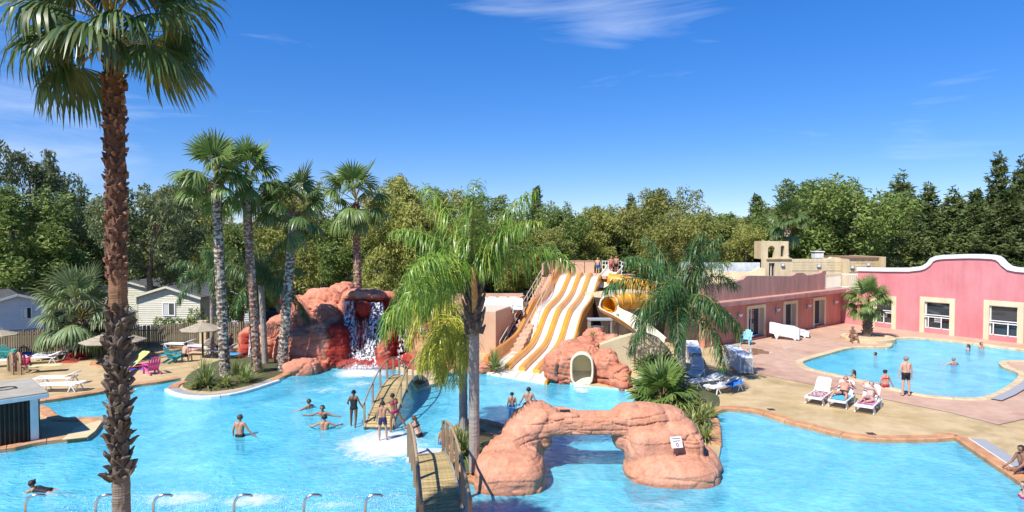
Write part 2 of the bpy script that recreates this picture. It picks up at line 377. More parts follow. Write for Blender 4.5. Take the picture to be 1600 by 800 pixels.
# water: fresnel mirror over clear blue-tinted body
def water_mat():
    m = bpy.data.materials.new('pool_water'); m.use_nodes = True; t = m.node_tree; N = t.nodes; L = t.links; N.clear()
    out = N.new('ShaderNodeOutputMaterial'); gl = N.new('ShaderNodeBsdfGlossy'); tr = N.new('ShaderNodeBsdfTransparent'); mxs = N.new('ShaderNodeMixShader')
    lw = N.new('ShaderNodeLayerWeight'); lw.inputs[0].default_value = 0.5
    pw = N.new('ShaderNodeMath'); pw.operation = 'POWER'; pw.inputs[1].default_value = 4.2
    fr = N.new('ShaderNodeMath'); fr.operation = 'MULTIPLY_ADD'; fr.inputs[1].default_value = 0.75; fr.inputs[2].default_value = 0.02
    L.new(lw.outputs['Facing'], pw.inputs[0]); L.new(pw.outputs[0], fr.inputs[0])
    gl.inputs['Roughness'].default_value = 0.04
    tcn = N.new('ShaderNodeTexCoord')
    mp1 = N.new('ShaderNodeMapping'); mp1.inputs['Rotation'].default_value = (0,0,0.5); mp1.inputs['Scale'].default_value = (1,1.8,1)
    n1 = N.new('ShaderNodeTexNoise'); n1.inputs['Scale'].default_value = 2.2; n1.inputs['Detail'].default_value = 5; n1.inputs['Roughness'].default_value = 0.62; n1.inputs['Distortion'].default_value = 1.0
    L.new(tcn.outputs['Object'], mp1.inputs[0]); L.new(mp1.outputs[0], n1.inputs['Vector'])
    bn = N.new('ShaderNodeBump'); bn.inputs['Strength'].default_value = 1.0; bn.inputs['Distance'].default_value = 0.12
    L.new(n1.outputs[0], bn.inputs['Height']); L.new(bn.outputs[0], gl.inputs['Normal']); L.new(bn.outputs[0], lw.inputs['Normal'])
    # caustic light painted into the transparent tint: brighter net lines, duller cells
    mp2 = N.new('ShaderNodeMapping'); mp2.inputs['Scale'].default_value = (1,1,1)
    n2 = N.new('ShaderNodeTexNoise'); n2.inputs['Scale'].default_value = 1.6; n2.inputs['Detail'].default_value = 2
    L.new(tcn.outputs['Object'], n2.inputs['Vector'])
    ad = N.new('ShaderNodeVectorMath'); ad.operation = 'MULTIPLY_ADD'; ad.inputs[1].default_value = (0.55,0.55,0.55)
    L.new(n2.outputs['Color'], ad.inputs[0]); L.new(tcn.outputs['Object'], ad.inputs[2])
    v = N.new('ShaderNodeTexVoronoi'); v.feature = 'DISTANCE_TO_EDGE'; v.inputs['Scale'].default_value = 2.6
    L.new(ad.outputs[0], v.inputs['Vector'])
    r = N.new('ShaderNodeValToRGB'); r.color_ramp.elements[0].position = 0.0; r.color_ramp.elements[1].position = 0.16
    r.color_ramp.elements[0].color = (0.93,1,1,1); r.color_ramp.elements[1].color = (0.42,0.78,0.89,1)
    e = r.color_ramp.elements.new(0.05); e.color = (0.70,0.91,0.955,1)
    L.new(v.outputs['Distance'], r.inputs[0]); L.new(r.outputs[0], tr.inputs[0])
    L.new(fr.outputs[0], mxs.inputs[0]); L.new(tr.outputs[0], mxs.inputs[1]); L.new(gl.outputs[0], mxs.inputs[2])
    df = N.new('ShaderNodeBsdfDiffuse'); df.inputs[0].default_value = (0.17,0.71,0.92,1); m2 = N.new('ShaderNodeMixShader'); m2.inputs[0].default_value = 0.62
    n4 = N.new('ShaderNodeTexNoise'); n4.inputs['Scale'].default_value = 0.42; n4.inputs['Detail'].default_value = 5; n4.inputs['Roughness'].default_value = 0.65; n4.inputs['Distortion'].default_value = 1.5
    L.new(tcn.outputs['Object'], n4.inputs['Vector'])
    r4 = N.new('ShaderNodeValToRGB'); r4.color_ramp.elements[0].position = 0.38; r4.color_ramp.elements[1].position = 0.68
    r4.color_ramp.elements[0].color = (0.11,0.64,0.90,1); r4.color_ramp.elements[1].color = (0.22,0.75,0.93,1)
    L.new(n4.outputs[0], r4.inputs[0]); L.new(r4.outputs[0], df.inputs[0])
    mr4 = N.new('ShaderNodeMapRange'); mr4.inputs['From Min'].default_value = 0.35; mr4.inputs['From Max'].default_value = 0.7; mr4.inputs['To Min'].default_value = 0.52; mr4.inputs['To Max'].default_value = 0.76
    L.new(n4.outputs[0], mr4.inputs[0]); L.new(mr4.outputs[0], m2.inputs[0])
    L.new(bn.outputs[0], df.inputs['Normal'])
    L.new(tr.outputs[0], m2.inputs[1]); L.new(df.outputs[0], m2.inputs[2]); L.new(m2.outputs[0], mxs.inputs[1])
    L.new(mxs.outputs[0], out.inputs['Surface'])
    return m
M_WATER = water_mat()
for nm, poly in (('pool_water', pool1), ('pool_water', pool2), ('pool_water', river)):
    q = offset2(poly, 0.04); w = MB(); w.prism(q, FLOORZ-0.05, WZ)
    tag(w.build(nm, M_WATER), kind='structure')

# ---- coping stones along the pool edges
M_COPO = mat('terracotta_coping', (0.62,0.33,0.17), 0.7, (0.52,0.25,0.12), 3, bump=0.4, bscale=25, rnd=0.09)
M_COPC = mat('cream_coping', (0.72,0.58,0.37), 0.65, (0.60,0.45,0.26), 3, bump=0.4, bscale=25, rnd=0.06)
M_WHITE = mat('white_paint', (0.78,0.78,0.76), 0.5, (0.66,0.66,0.64), 2)
M_GREY = mat('grey_grating', (0.30,0.31,0.33), 0.6, (0.36,0.37,0.39), 30, stretch=(1,1,1))
weather(M_COPO,0.7,1.1,2.2,(1,1,1)); weather(M_COPC,0.75,1.08,2.2,(1,1,1))
COPING = thing('pool_coping', 'terracotta edging stones running around the large lagoon pool', 'pool edging')
COPING['kind'] = 'structure'; del COPING['label']; del COPING['category']
def coping(path, w, m, parent, h=0.055, piece=1.15, side=1, name='coping_stone', z0=-0.16, gap=0.012, inner=0.03):
    pts = [Vector((p[0],p[1])) for p in path]
    # resample
    d = [0]
    for a, b in zip(pts[:-1], pts[1:]): d.append(d[-1]+(b-a).length)
    def at(s):
        s = max(0, min(d[-1], s))
        for i in range(len(d)-1):
            if s <= d[i+1] or i == len(d)-2:
                k = (s-d[i])/max(1e-9, d[i+1]-d[i]); return pts[i].lerp(pts[i+1], k)
    n = max(1, round(d[-1]/piece))
    for i in range(n):
        s0 = d[-1]*i/n+gap; s1 = d[-1]*(i+1)/n-gap; L_ = []
        for k in range(6):
            s = s0+(s1-s0)*k/5; p = at(s); t = (at(s+0.15)-at(s-0.15))
            t = t.normalized() if t.length > 1e-6 else Vector((1,0)); nn = Vector((t.y,-t.x))*side
            L_.append((p-nn*inner, p+nn*w))
        b = MB(); vs = []
        for a, c in L_:
            bx = c-a
            vs += [(a.x,a.y,z0),(a.x,a.y,h-0.025),(a.x+bx.x*0.1,a.y+bx.y*0.1,h),(c.x-bx.x*0.06,c.y-bx.y*0.06,h),(c.x,c.y,0.008),(c.x,c.y,z0)]
        fs = []
        for k in range(5):
            for j in range(6): fs.append((k*6+j, (k+1)*6+j, (k+1)*6+(j+1)%6, k*6+(j+1)%6))
        fs.append((5,4,3,2,1,0)); fs.append(tuple(30+j for j in range(6)))
        b.add(vs, fs); b.build(name, m, parent)
# outward side of a counter-clockwise/clockwise loop
ar = sum(pool1[i][0]*pool1[(i+1)%len(pool1)][1]-pool1[(i+1)%len(pool1)][0]*pool1[i][1] for i in range(len(pool1)))
S1 = 1 if ar > 0 else -1
coping(crom([(-24.0,19.4),(-21,20.4)]+segA, 3)[:-0 or None], 0.42, M_COPO, COPING, side=S1)
coping(crom(segB[7:16], 3), 0.4, M_COPO, COPING, side=S1)
coping(crom(segB[14:20], 3), 0.3, M_COPC, COPING, side=S1)
coping(crom(segB[0:3], 3), 0.45, M_COPO, COPING, side=S1)
coping(crom(segC[9:], 3), 0.42, M_COPO, COPING, side=S1)
coping([segD[0], segD[1], segD[2], (14.2,16.1)], 0.5, M_GREY, COPING, side=S1, piece=1.3, h=0.02, name='gutter_grating')
coping([segD[0], segD[1], segD[2], (14.2,16.1)], 0.0, M_WHITE, COPING, side=S1, piece=3, h=0.035, inner=0.28, name='gutter_lip')
o2 = [Vector((p[0],p[1])) for p in [segD[0], segD[1], segD[2]]]
coping([(p.x+0.42*S1*(1 if True else 0), p.y+0.25) for p in o2], 0.4, M_COPO, COPING, side=S1)
coping([(14.2,16.05),(0,16.05),(-12,16.05),(-24,16.1)], 0.4, M_COPO, COPING, side=S1, piece=1.6)
# planter island gutter: grey grating and white lip
coping(crom(segB[2:8], 3), 0.42, M_GREY, COPING, side=S1, piece=0.9, h=0.02, name='gutter_grating')
coping(crom(segB[2:8], 3), 0.0, M_WHITE, COPING, side=S1, piece=2.0, h=0.035, inner=0.17, name='gutter_lip')
COP2 = thing('pool_coping', None, None); COP2['kind'] = 'structure'
ar2 = sum(pool2[i][0]*pool2[(i+1)%len(pool2)][1]-pool2[(i+1)%len(pool2)][0]*pool2[i][1] for i in range(len(pool2)))
S2 = 1 if ar2 > 0 else -1
k0 = 0
coping(pool2+[pool2[0]], 0.38, M_COPC, COP2, side=S2, piece=1.5)
gt = [G(x,y) for x, y in [(1604,588),(1586,604),(1562,618),(1540,627)]]
gp = MB()
for a, b in zip(gt[:-1], gt[1:]): gp.bar(a+Vector((0.55,0.1,0.068)), b+Vector((0.55,0.1,0.068)), 0.42, 0.02)
gp.build('gutter_grating', M_GREY, COP2)
ar3 = sum(river[i][0]*river[(i+1)%len(river)][1]-river[(i+1)%len(river)][0]*river[i][1] for i in range(len(river)))
coping(river+[river[0]], 0.3, M_COPO, COP2, side=1 if ar3 > 0 else -1, piece=1.3)

# ---- white shallow islet between the two bridges
M_ISLET = mat('white_render', (0.58,0.61,0.68), 0.45, (0.48,0.56,0.67), 1.5, bump=0.5, bscale=8)
M_ISL2 = mat('wet_white_render', (0.56,0.62,0.68), 0.3, (0.44,0.54,0.64), 1.3, bump=0.8, bscale=6)
def ring_px(l): return [Vector(G(x,y,WZ)[:2]) for x, y in l]
r1 = ring_px(crom([(527,689),(545,676),(575,668),(608,666),(640,668),(665,684),(660,705),(640,722),(608,728),(560,713)], 3, closed=True))
cen = sum(r1, Vector((0,0)))/len(r1)
im = MB(); vs = []; n = len(r1); levels = [(0.0,0.022),(0.45,0.012),(0.62,0.004),(0.75,-0.004),(0.95,-0.02),(1.15,-0.06),(1.35,-0.14),(1.35,-0.42),(1.75,FLOORZ+0.1),(2.1,FLOORZ-0.1)]
for k, (s, z) in enumerate(levels):
    for p in r1:
        q = cen+(p-cen)*(s*(1+(0.05*math.sin(3.1*p.x+2*p.y)+0.04*math.sin(7*p.y-3*p.x))*min(1,s)))
        vs.append((q.x, q.y, WZ+z if z > -1 else z))
fs = [(k*n+i, k*n+(i+1)%n, (k+1)*n+(i+1)%n, (k+1)*n+i) for k in range(len(levels)-1) for i in range(n)]
im.add(vs, fs); tag(im.build('shallow_islet', M_ISL2, smooth=True), kind='structure')
# ---- planter soil beds
M_SOIL = mat('planting_soil', (0.10,0.075,0.045), 0.95, (0.07,0.10,0.03), 1.5, bump=2, bscale=8)
def bed(name, l, z=0.05, m=None):
    pts = crom([tuple(G(x,y)[:2]) for x, y in l], 3, closed=True)
    n = len(pts); c = sum((Vector(p) for p in pts), Vector((0,0)))/n; b = MB(); vs = []
    for s, zz in ((1,-0.02),(0.93,z),(0.55,z+0.12),(0.1,z+0.16)):
        for p in pts:
            q = c+(Vector(p)-c)*s; vs.append((q.x,q.y,zz))
    b.add(vs, [(k*n+i, k*n+(i+1)%n, (k+1)*n+(i+1)%n, (k+1)*n+i) for k in range(3) for i in range(n)]+[tuple(3*n+i for i in range(n))])
    return tag(b.build(name, m or M_SOIL, smooth=True), kind='structure')
bed('planting_bed', [(284,600),(290,608),(320,612),(345,611),(385,604),(430,589),(450,581),(440,560),(400,555),(350,560),(300,580)])
bed('planting_bed', [(1062,690),(1105,690),(1118,670),(1110,650),(1125,635),(1120,615),(1080,605),(1000,608),(995,618),(1020,640),(1050,660)])
bed('planting_bed', [(1085,585),(1040,600),(1010,598),(1015,583),(1060,575)])
# islet of the palms and the left rock foot
isl = crom([tuple(G(x,y)[:2]) for x, y in [(705,672),(698,695),(704,722),(718,743),(760,760),(790,765),(815,750),(815,700),(800,670),(740,655)]], 3, closed=True)
ib = MB(); ib.prism(isl, FLOORZ-0.1, -0.03); tag(ib.build('palm_islet', M_COPO), kind='structure')
coping(isl+[isl[0]], 0.0, M_COPO, COPING, side=1 , piece=1.0, inner=0.25, h=0.06, z0=-0.3)
bed('planting_bed', [(709,676),(704,695),(709,718),(722,735),(745,742),(775,735),(780,690),(740,665)], 0.0)
# ---- yellow wedge at the hut peninsula
wq = MB(); wq.prism([tuple(G(x,y)[:2]) for x, y in [(97,690),(136,686),(149,676),(159,662),(156,659.5),(118,671)]], 0.058, 0.075)
tag(wq.build('pool_step', mat('yellow_coping', (0.66,0.55,0.33), 0.6, (0.58,0.47,0.27), 2)), kind='structure')
# ---- access road behind the fence
M_ROAD = mat('road_asphalt', (0.16,0.145,0.13), 0.9, (0.2,0.18,0.16), 1.5, bump=0.5)
rd = MB(); rp = [(-24,70.5),(-13.5,71),(-25,140),(-28,140)]
rd.prism([(-60,69),(-10,67.5),(10,70),(10,76),(-12,74),(-22,74),(-50,190),(-62,190),(-30,75),(-60,76)], -0.019, -0.013)
tag(rd.build('road', M_ROAD), kind='structure')

M_DRAIN = mat('drain_iron', (0.06,0.055,0.05), 0.6)
for px, py, l in ((1361,678,'small dark drain grate in the cream deck in front of the three loungers'),(1205,640,'small dark drain grate near the pool corner')):
    p = G(px, py); k = MB()
    for i in range(5): k.box(p.x-0.14,p.x+0.14,p.y-0.14+0.06*i,p.y-0.105+0.06*i,0.004,0.016)
    tag(k.build('drain_grate', M_DRAIN), l, 'drain')

lw_ = [G(-80,551), G(0,550), G(60,547.5), G(150,543), G(300,538.5), G(385,535), Vector((-12.5,43.5,0)), Vector((-4,43.5,0)), Vector((-3,52,0)), Vector((-3,65.9,0)), Vector((-69.9,65.9,0)), Vector((-69.9,40,0))]
k = MB(); lp = [Vector((v.x,v.y,0.006)) for v in lw_]; k.add(lp, orient(lp, geometry.tessellate_polygon([lp]), 1))
tag(k.build('lawn', mat('dark_lawn', (0.10,0.115,0.04), 0.95, (0.16,0.13,0.075), 0.8, bump=1, bscale=6), fix=False), kind='structure')  # dark green grass mixed with brown
# ================================================================ VEGETATION
M_FAN = mat('fan_leaf', (0.10,0.19,0.035), 0.42, (0.16,0.26,0.06), 2, transl=0.28, tone=(0.30,0.30,0.10), spec=0.5, rnd=0.18)
M_FAND = mat('fan_leaf_dark', (0.055,0.12,0.03), 0.38, (0.09,0.17,0.045), 2, transl=0.25, tone=(0.24,0.26,0.09), spec=0.55, rnd=0.2)
M_FANB = mat('fan_leaf_blue', (0.13,0.21,0.09), 0.5, (0.2,0.28,0.12), 2, transl=0.25, tone=(0.32,0.33,0.14), rnd=0.18)
M_DRYLEAF = mat('dry_leaf', (0.36,0.22,0.10), 0.8, (0.46,0.31,0.15), 3, transl=0.2, rnd=0.15)
M_PETI = mat('leaf_stalk', (0.22,0.22,0.06), 0.5, (0.28,0.18,0.06), 3)
def fan_frond(name, elev, lp, R, m, n=34, droop=0.5, span=118, seed=0, petw=0.035, thin=1.0, segs=5):
    rg = random.Random(seed); V = []; F = []; T = []; MI = []
    e = math.radians(elev)
    # petiole, slightly sagging
    pts = []
    for k in range(5):
        t = k/4; ang = e-0.25*t*abs(math.cos(e)); 
        if not pts: pts.append(Vector((0,0,0)))
        else: pts.append(pts[-1]+Vector((math.cos(ang),0,math.sin(ang)))*lp/4)
    ang = e-0.25*abs(math.cos(e))-0.12
    d = Vector((math.cos(ang),0,math.sin(ang))); s = Vector((0,1,0)); nr = d.cross(s)
    if nr.z < 0 and abs(ang) < 1.5: nr = -nr
    w = petw
    for i in range(4):
        a, b = pts[i], pts[i+1]; k = len(V)
        wa, wb = w*(1-0.12*i), w*(1-0.12*(i+1))
        dd = (b-a).normalized(); up = s.cross(dd)
        for p, ww in ((a, wa), (b, wb)):
            V += [p+s*ww, p+up*ww*0.5, p-s*ww, p-up*ww*0.5]; T += [0.3]*4
        for j in range(4): F.append((k+j, k+(j+1)%4, k+4+(j+1)%4, k+4+j)); MI.append(1)
    hub = pts[-1]
    for i in range(n):
        a = math.radians(-span+2*span*(i+0.5)/n); a += rg.uniform(-0.02,0.02)
        LR = R*(0.80+0.20*math.cos(a*0.8))*rg.uniform(0.9,1.05)
        dirv = d*math.cos(a)+s*math.sin(a)
        cup = 0.12*abs(math.sin(a)) if elev > 65 else -0.42*abs(math.sin(a))**1.3
        dirv = (dirv+nr*cup).normalized()
        perp = nr.cross(dirv).normalized(); k = len(V)
        hw = 2*math.radians(span)/n*0.55
        dr = droop*1.25*rg.uniform(0.6,1.5); zig = 0.04*R*(1 if i%2 else -1)
        rs = [0.04,0.3,0.55,0.78,1.0] if segs == 5 else [0.04,0.5,1.0]
        ws = [0.04,0.3,0.5,0.30,0.03] if segs == 5 else [0.04,0.48,0.03]
        p = hub.copy(); last = 0; cur = dirv.copy()
        tt = 0.55 if rg.random() < 0.1 else rg.uniform(0,0.25)
        for j, (r, wj) in enumerate(zip(rs, ws)):
            step = (r-last)*LR; last = r
            if r > 0.35: cur = (cur+Vector((0,0,-1))*dr*((r-0.3)*1.8)).normalized()
            p = p+cur*step
            pw = perp*hw*R*wj*thin
            V += [p-pw, p+pw+nr*zig*wj]; T += [tt+0.4*(r > 0.9)]*2
        for j in range(len(rs)-1):
            F.append((k+2*j, k+2*j+1, k+2*j+3, k+2*j+2)); MI.append(0)
    return npmesh(name, [tuple(v) for v in V], F, [m, M_PETI], mi=MI, attr=T)
def queen_frond(name, elev, L, m, n=46, leaf=0.62, droop=1.1, sag=1.5, seed=0, yel=0.0):
    rg = random.Random(seed); V = []; F = []; T = []; MI = []
    e = math.radians(elev); N = 14; pts = [Vector((0,0,0))]; ang = e
    for k in range(N):
        t = (k+1)/N; ang = e-sag*(t**1.4)
        pts.append(pts[-1]+Vector((math.cos(ang),0,math.sin(ang)))*L/N)
    s = Vector((0,1,0))
    for i in range(N):
        a, b = pts[i], pts[i+1]; dd = (b-a).normalized(); up = s.cross(dd); k = len(V)
        for p, ww in ((a, 0.035*(1-0.85*i/N)), (b, 0.035*(1-0.85*(i+1)/N))):
            V += [p+s*ww, p+up*ww, p-s*ww, p-up*ww]; T += [0.5]*4
        for j in range(4): F.append((k+j, k+(j+1)%4, k+4+(j+1)%4, k+4+j)); MI.append(1)
    def at(t):
        x = t*N; i = min(N-1, int(x)); return pts[i].lerp(pts[i+1], x-i), (pts[i+1]-pts[i]).normalized()
    for i in range(n):
        t = 0.16+0.84*(i+0.5)/n
        for sg in (-1, 1):
            for rep in range(2):
                p0, dd = at(min(1, t+rg.uniform(-0.01,0.01))); up = s.cross(dd); up = up if up.z > 0 else -up
                ll = leaf*(0.55+0.75*math.sin(math.pi*min(1,t*0.95+0.08)))*rg.uniform(0.75,1.15)
                cur = (s*sg*rg.uniform(0.35,1.0)+dd*rg.uniform(-0.1,0.7)+up*rg.uniform(-0.8,1.0)).normalized()
                wd = Vector((rg.uniform(-1,1),rg.uniform(-1,1),rg.uniform(-0.3,0.3)))
                wd = (wd-cur*wd.dot(cur)).normalized()*0.0125
                k = len(V); p = p0.copy(); tt = yel*rg.uniform(0.3,1.2)+(rg.random() < 0.06)*0.5
                for j, wj in enumerate((0.7,1.1,0.9,0.1)):
                    V += [p-wd*wj, p+wd*wj]; T += [min(1,tt)]*2
                    cur = (cur+Vector((0,0,-1))*droop*(0.35+0.3*j)*rg.uniform(0.7,1.2)).normalized()
                    p = p+cur*ll/3
                for j in range(3): F.append((k+2*j, k+2*j+1, k+2*j+3, k+2*j+2)); MI.append(0)
    return npmesh(name, [tuple(v) for v in V], F, [m, M_PETI], mi=MI, attr=T)

# ---- trunks
M_BARK = mat('red_brown_bark', (0.085,0.04,0.025), 0.9, (0.17,0.09,0.05), 6, bump=1.5, bscale=14)
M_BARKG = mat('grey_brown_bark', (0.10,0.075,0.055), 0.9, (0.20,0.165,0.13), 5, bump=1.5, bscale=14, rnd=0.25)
M_BOOT = mat('leaf_base_red', (0.11,0.045,0.028), 0.85, (0.25,0.15,0.10), 5, bump=0.8, bscale=18, rnd=0.6)
M_BOOTG = mat('leaf_base_grey', (0.085,0.065,0.05), 0.85, (0.19,0.15,0.115), 5, bump=0.8, bscale=18, rnd=0.35)
M_SHAVE = mat('shaved_bark', (0.27,0.15,0.08), 0.85, (0.19,0.10,0.055), 6, bump=1, bscale=10, stretch=(1,1,4))
M_RING = mat('ringed_bark', (0.17,0.13,0.10), 0.85, (0.27,0.22,0.18), 3, bump=1.2, bscale=6, stretch=(0.5,0.5,9))
M_SPOT = mat('patched_bark', (0.12,0.075,0.05), 0.9, (0.52,0.46,0.38), 4.5, bump=1.5, bscale=9, stretch=(1,1,1.6), contrast=(0.47,0.58))
M_SPOTR = mat('reddish_patched_bark', (0.20,0.09,0.05), 0.9, (0.50,0.42,0.34), 4.5, bump=1.5, bscale=9, stretch=(1,1,1.6), contrast=(0.48,0.62))
M_QTRUNK = mat('queen_palm_bark', (0.27,0.235,0.20), 0.85, (0.36,0.32,0.28), 2, bump=0.8, bscale=5, stretch=(0.6,0.6,5))
def trunk_mesh(name, z0, z1, r0, r1, mats, n=14, dz=0.14, rough=0.03, lean=(0,0), seed=0, curve=0.0, mfun=None):
    rg = random.Random(seed); K = max(3, int((z1-z0)/dz)); b = MB(); vs = []
    for k in range(K+1):
        t = k/K; z = z0+(z1-z0)*t; r = r0+(r1-r0)*t
        cx = lean[0]*t+curve*math.sin(math.pi*t); cy = lean[1]*t
        ringr = r*(1+(rough if k%2 else -rough))
        for j in range(n):
            a = 2*math.pi*j/n; rr = ringr*(1+rg.uniform(-rough,rough))
            vs.append((cx+rr*math.cos(a), cy+rr*math.sin(a), z))
    fs = [(k*n+j, k*n+(j+1)%n, (k+1)*n+(j+1)%n, (k+1)*n+j) for k in range(K) for j in range(n)]
    b.v = vs; b.f = fs; b.m = [mfun(z0+(z1-z0)*((i//n)+0.5)/K) if mfun else 0 for i in range(len(fs))]
    return b.mesh(name, mats, smooth=False)
def boot_mesh(name, m, w=0.12, h=0.19, out=0.10, seed=0):
    rg = random.Random(seed); v = []
    # a split, upward-pointing stub of an old leaf base: root, belly, torn tip
    for (x, z, ww, th) in ((0,-0.02,0.5,0.05),(out*0.45,h*0.45,0.62,0.045),(out*0.85,h*0.8,0.42,0.03),(out*rg.uniform(0.9,1.5),h*rg.uniform(0.9,1.25),0.2,0.014)):
        ww *= w*rg.uniform(0.85,1.15); yo = rg.uniform(-0.02,0.02)
        v += [(x-th,yo-ww,z),(x-th,yo+ww,z),(x+th,yo+ww*0.7,z-0.01),(x+th,yo-ww*0.7,z-0.01)]
    f = []
    for k in range(3):
        for j in range(4): f.append((k*4+j,k*4+(j+1)%4,(k+1)*4+(j+1)%4,(k+1)*4+j))
    f.append((12,13,14,15))
    b = MB(); b.add(v, f); return b.mesh(name, m)

def fronds(root, meshes, z, n, elev_of, sc=1.0, seed=0, name='frond', top=None, xy=(0,0), skip=None, tilt=0.15):
    rg = random.Random(seed)
    for i in range(n):
        t = (i+0.5)/n; az = i*2.39996+rg.uniform(-0.2,0.2)
        k = elev_of(t); me = meshes[min(len(meshes)-1, max(0, int(k+rg.uniform(-0.4,0.4)+0.5)))]
        s = sc*rg.uniform(0.88,1.1)
        if skip and skip(az % (2*math.pi), t): continue
        inst(name, me, root, (xy[0], xy[1], z+(1-t)*0.35*sc), (rg.uniform(-tilt,tilt), rg.uniform(-1.3*tilt,1.3*tilt), az), s)

# ---- 1. the tall fan palm in the left foreground
fan_big = [fan_frond('frond_%d' % i, e, 0.80, 1.0, M_FAND, n=46, droop=dr*1.25, span=115, seed=i, petw=0.03) for i, (e, dr) in enumerate([(80,0.25),(60,0.4),(35,0.6),(12,0.75),(-12,0.8),(-38,0.6)])]
YB = 10.0
pb = P(192, 931, YB); pt = P(187, 66, YB)
big = thing('fan_palm', 'tallest fan palm, shaggy brown trunk in the left foreground, crown cut by the frame', 'palm tree', (pb.x, YB, 0.0))
H = pt.z
zb = lambda y: P(187, y, YB).z
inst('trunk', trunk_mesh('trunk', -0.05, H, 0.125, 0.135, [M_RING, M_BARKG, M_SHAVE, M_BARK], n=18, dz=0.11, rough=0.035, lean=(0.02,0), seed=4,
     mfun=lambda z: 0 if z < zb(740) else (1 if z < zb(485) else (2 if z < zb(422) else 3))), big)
bootsG = [boot_mesh('leaf_base', M_BOOTG, w=0.085, h=0.16, out=0.11, seed=i) for i in range(5)]; bootsR = [boot_mesh('leaf_base', M_BOOT, w=0.09, h=0.14, out=0.07, seed=i+9) for i in range(5)]
rg = random.Random(3); z = zb(745); row = 0; cnt = 0
while z < H-0.12:
    lower = z < zb(485)
    if zb(485) <= z <= zb(432): z += 0.06; continue
    nn = 10 if lower else 11; r = 0.125+0.01*z/H-0.006
    for k in range(nn):
        a = 2*math.pi*(k+0.5*(row%2))/nn+rg.uniform(-0.2,0.2)
        if math.sin(a) > 0.45 : continue          # the far side keeps only the rough bark
        s = rg.uniform(0.7,1.3)*(0.72 if lower else 0.54)
        inst('leaf_base', rg.choice(bootsG if lower else bootsR), big, (0.02*z/H+r*math.cos(a), r*math.sin(a), z+rg.uniform(-0.06,0.06)), (rg.uniform(-0.5,0.5), rg.uniform(-0.35,0.3), a), (s*rg.uniform(0.7,1.3), s*rg.uniform(0.8,1.3), s*rg.uniform(0.6,1.3))); cnt += 1
    z += 0.125 if lower else 0.115; row += 1
fronds(big, fan_big, H-0.02, 27, lambda t: 0.2+t*4.2, 1.08, seed=8, tilt=0.3)
# ---- 2. the fan palms round the lagoon
def fan_palm(px, ybase, ytop, Y, label, r0, r1, mats, fr, nf, sc, seed, lean=0.0, emax=4.6, dead=6, flare=True):
    b = P(px, ybase, Y); t = P(px, ytop, Y)
    root = thing('fan_palm', label, 'palm tree', (b.x, Y, 0.0), 0, 'fan palms around the lagoon')
    h = t.z
    inst('trunk', trunk_mesh('trunk', -0.1, h, r0, r1, mats, n=12, dz=0.13, rough=0.05, lean=(lean,0), seed=seed), root)
    fronds(root, fr, h-0.1, nf, lambda t: t*emax, sc, seed=seed, xy=(lean,0), tilt=0.3)
    # skirt of dry leaf stubs under the crown
    rg = random.Random(seed); k = MB()
    for i in range(26):
        a = rg.uniform(0, 6.28); zz = h-rg.uniform(0.05,0.7); rr = r1*1.0
        p = Vector((lean+rr*math.cos(a), rr*math.sin(a), zz)); k.bar(p, p+Vector((0.16*math.cos(a),0.16*math.sin(a),0.24)), 0.10, 0.03)
    k.build('leaf_stub', M_BOOT, root)
    return root
FMID = [fan_frond('frond_%d' % i, e, 0.9, 0.95, M_FAN, n=26, droop=dr, span=112, seed=20+i, petw=0.035) for i, (e, dr) in enumerate([(82,0.1),(60,0.3),(36,0.45),(10,0.6),(-16,0.7),(-42,0.5)])]
FMIDD = [m.copy() for m in FMID]
for m in FMIDD: m.materials[0] = M_FAND
fan_palm(352, 592, 288, 32.5, 'fan palm with pale patched trunk, leftmost of the three growing beside the planter island', 0.26, 0.23, M_SPOT, FMID, 23, 1.38, 31, lean=-0.35)
fan_palm(402, 590, 285, 33.6, 'fan palm with slender reddish trunk, middle one of the three beside the planter island', 0.24, 0.22, M_SPOTR, FMID, 21, 1.3, 32, lean=-0.5)
fan_palm(440, 585, 332, 34.5, 'leaning fan palm touching the waterfall rock, right of the planter island', 0.27, 0.22, M_SPOT, FMIDD, 22, 1.4, 33, lean=0.75)
fan_palm(561, 470, 318, 46, 'solitary fan palm rising behind the top of the waterfall rock', 0.33, 0.25, M_SPOTR, FMID, 24, 1.7, 34, lean=-0.2)
fan_palm(1229, 430, 352, 66, 'distant fan palm standing behind the sandstone bell tower', 0.30, 0.28, M_SPOT, FMIDD, 26, 1.5, 35)
# ---- 3. short fan palms
FBIG = [fan_frond('frond_%d' % i, e, 1.3, 1.25, M_FANB, n=30, droop=dr, span=110, seed=50+i, petw=0.04) for i, (e, dr) in enumerate([(78,0.1),(58,0.3),(38,0.4),(16,0.55),(-4,0.65),(-30,0.6)])]
def short_palm(px, py, Y, h, label, r, fr, nf, sc, seed, emax=4.2, deadn=0, boots=True, group=None):
    b = P(px, py, Y); root = thing('fan_palm', label, 'palm tree', (b.x, Y, b.z if abs(b.z) > 0.3 else 0.0))
    inst('trunk', trunk_mesh('trunk', -0.1, h, r*1.1, r*0.95, M_BARKG, n=12, dz=0.12, rough=0.06, seed=seed), root)
    rg = random.Random(seed); k = 0
    if boots:
        z = 0.1; row = 0
        while z < h:
            for j in range(7):
                a = 2*math.pi*(j+0.5*(row%2))/7
                inst('leaf_base', rg.choice(bootsG), root, (r*0.9*math.cos(a), r*0.9*math.sin(a), z), (rg.uniform(-.2,.2),rg.uniform(-.2,.2),a), rg.uniform(0.8,1.2))
            z += 0.2; row += 1
    fronds(root, fr, h-0.1, nf, lambda t: t*emax, sc, seed=seed)
    for i in range(deadn):
        a = i*2.4; inst('dead_frond', DEAD, root, (0,0,h-0.1), (0,0,a), sc*rg.uniform(0.6,0.8))
    return root
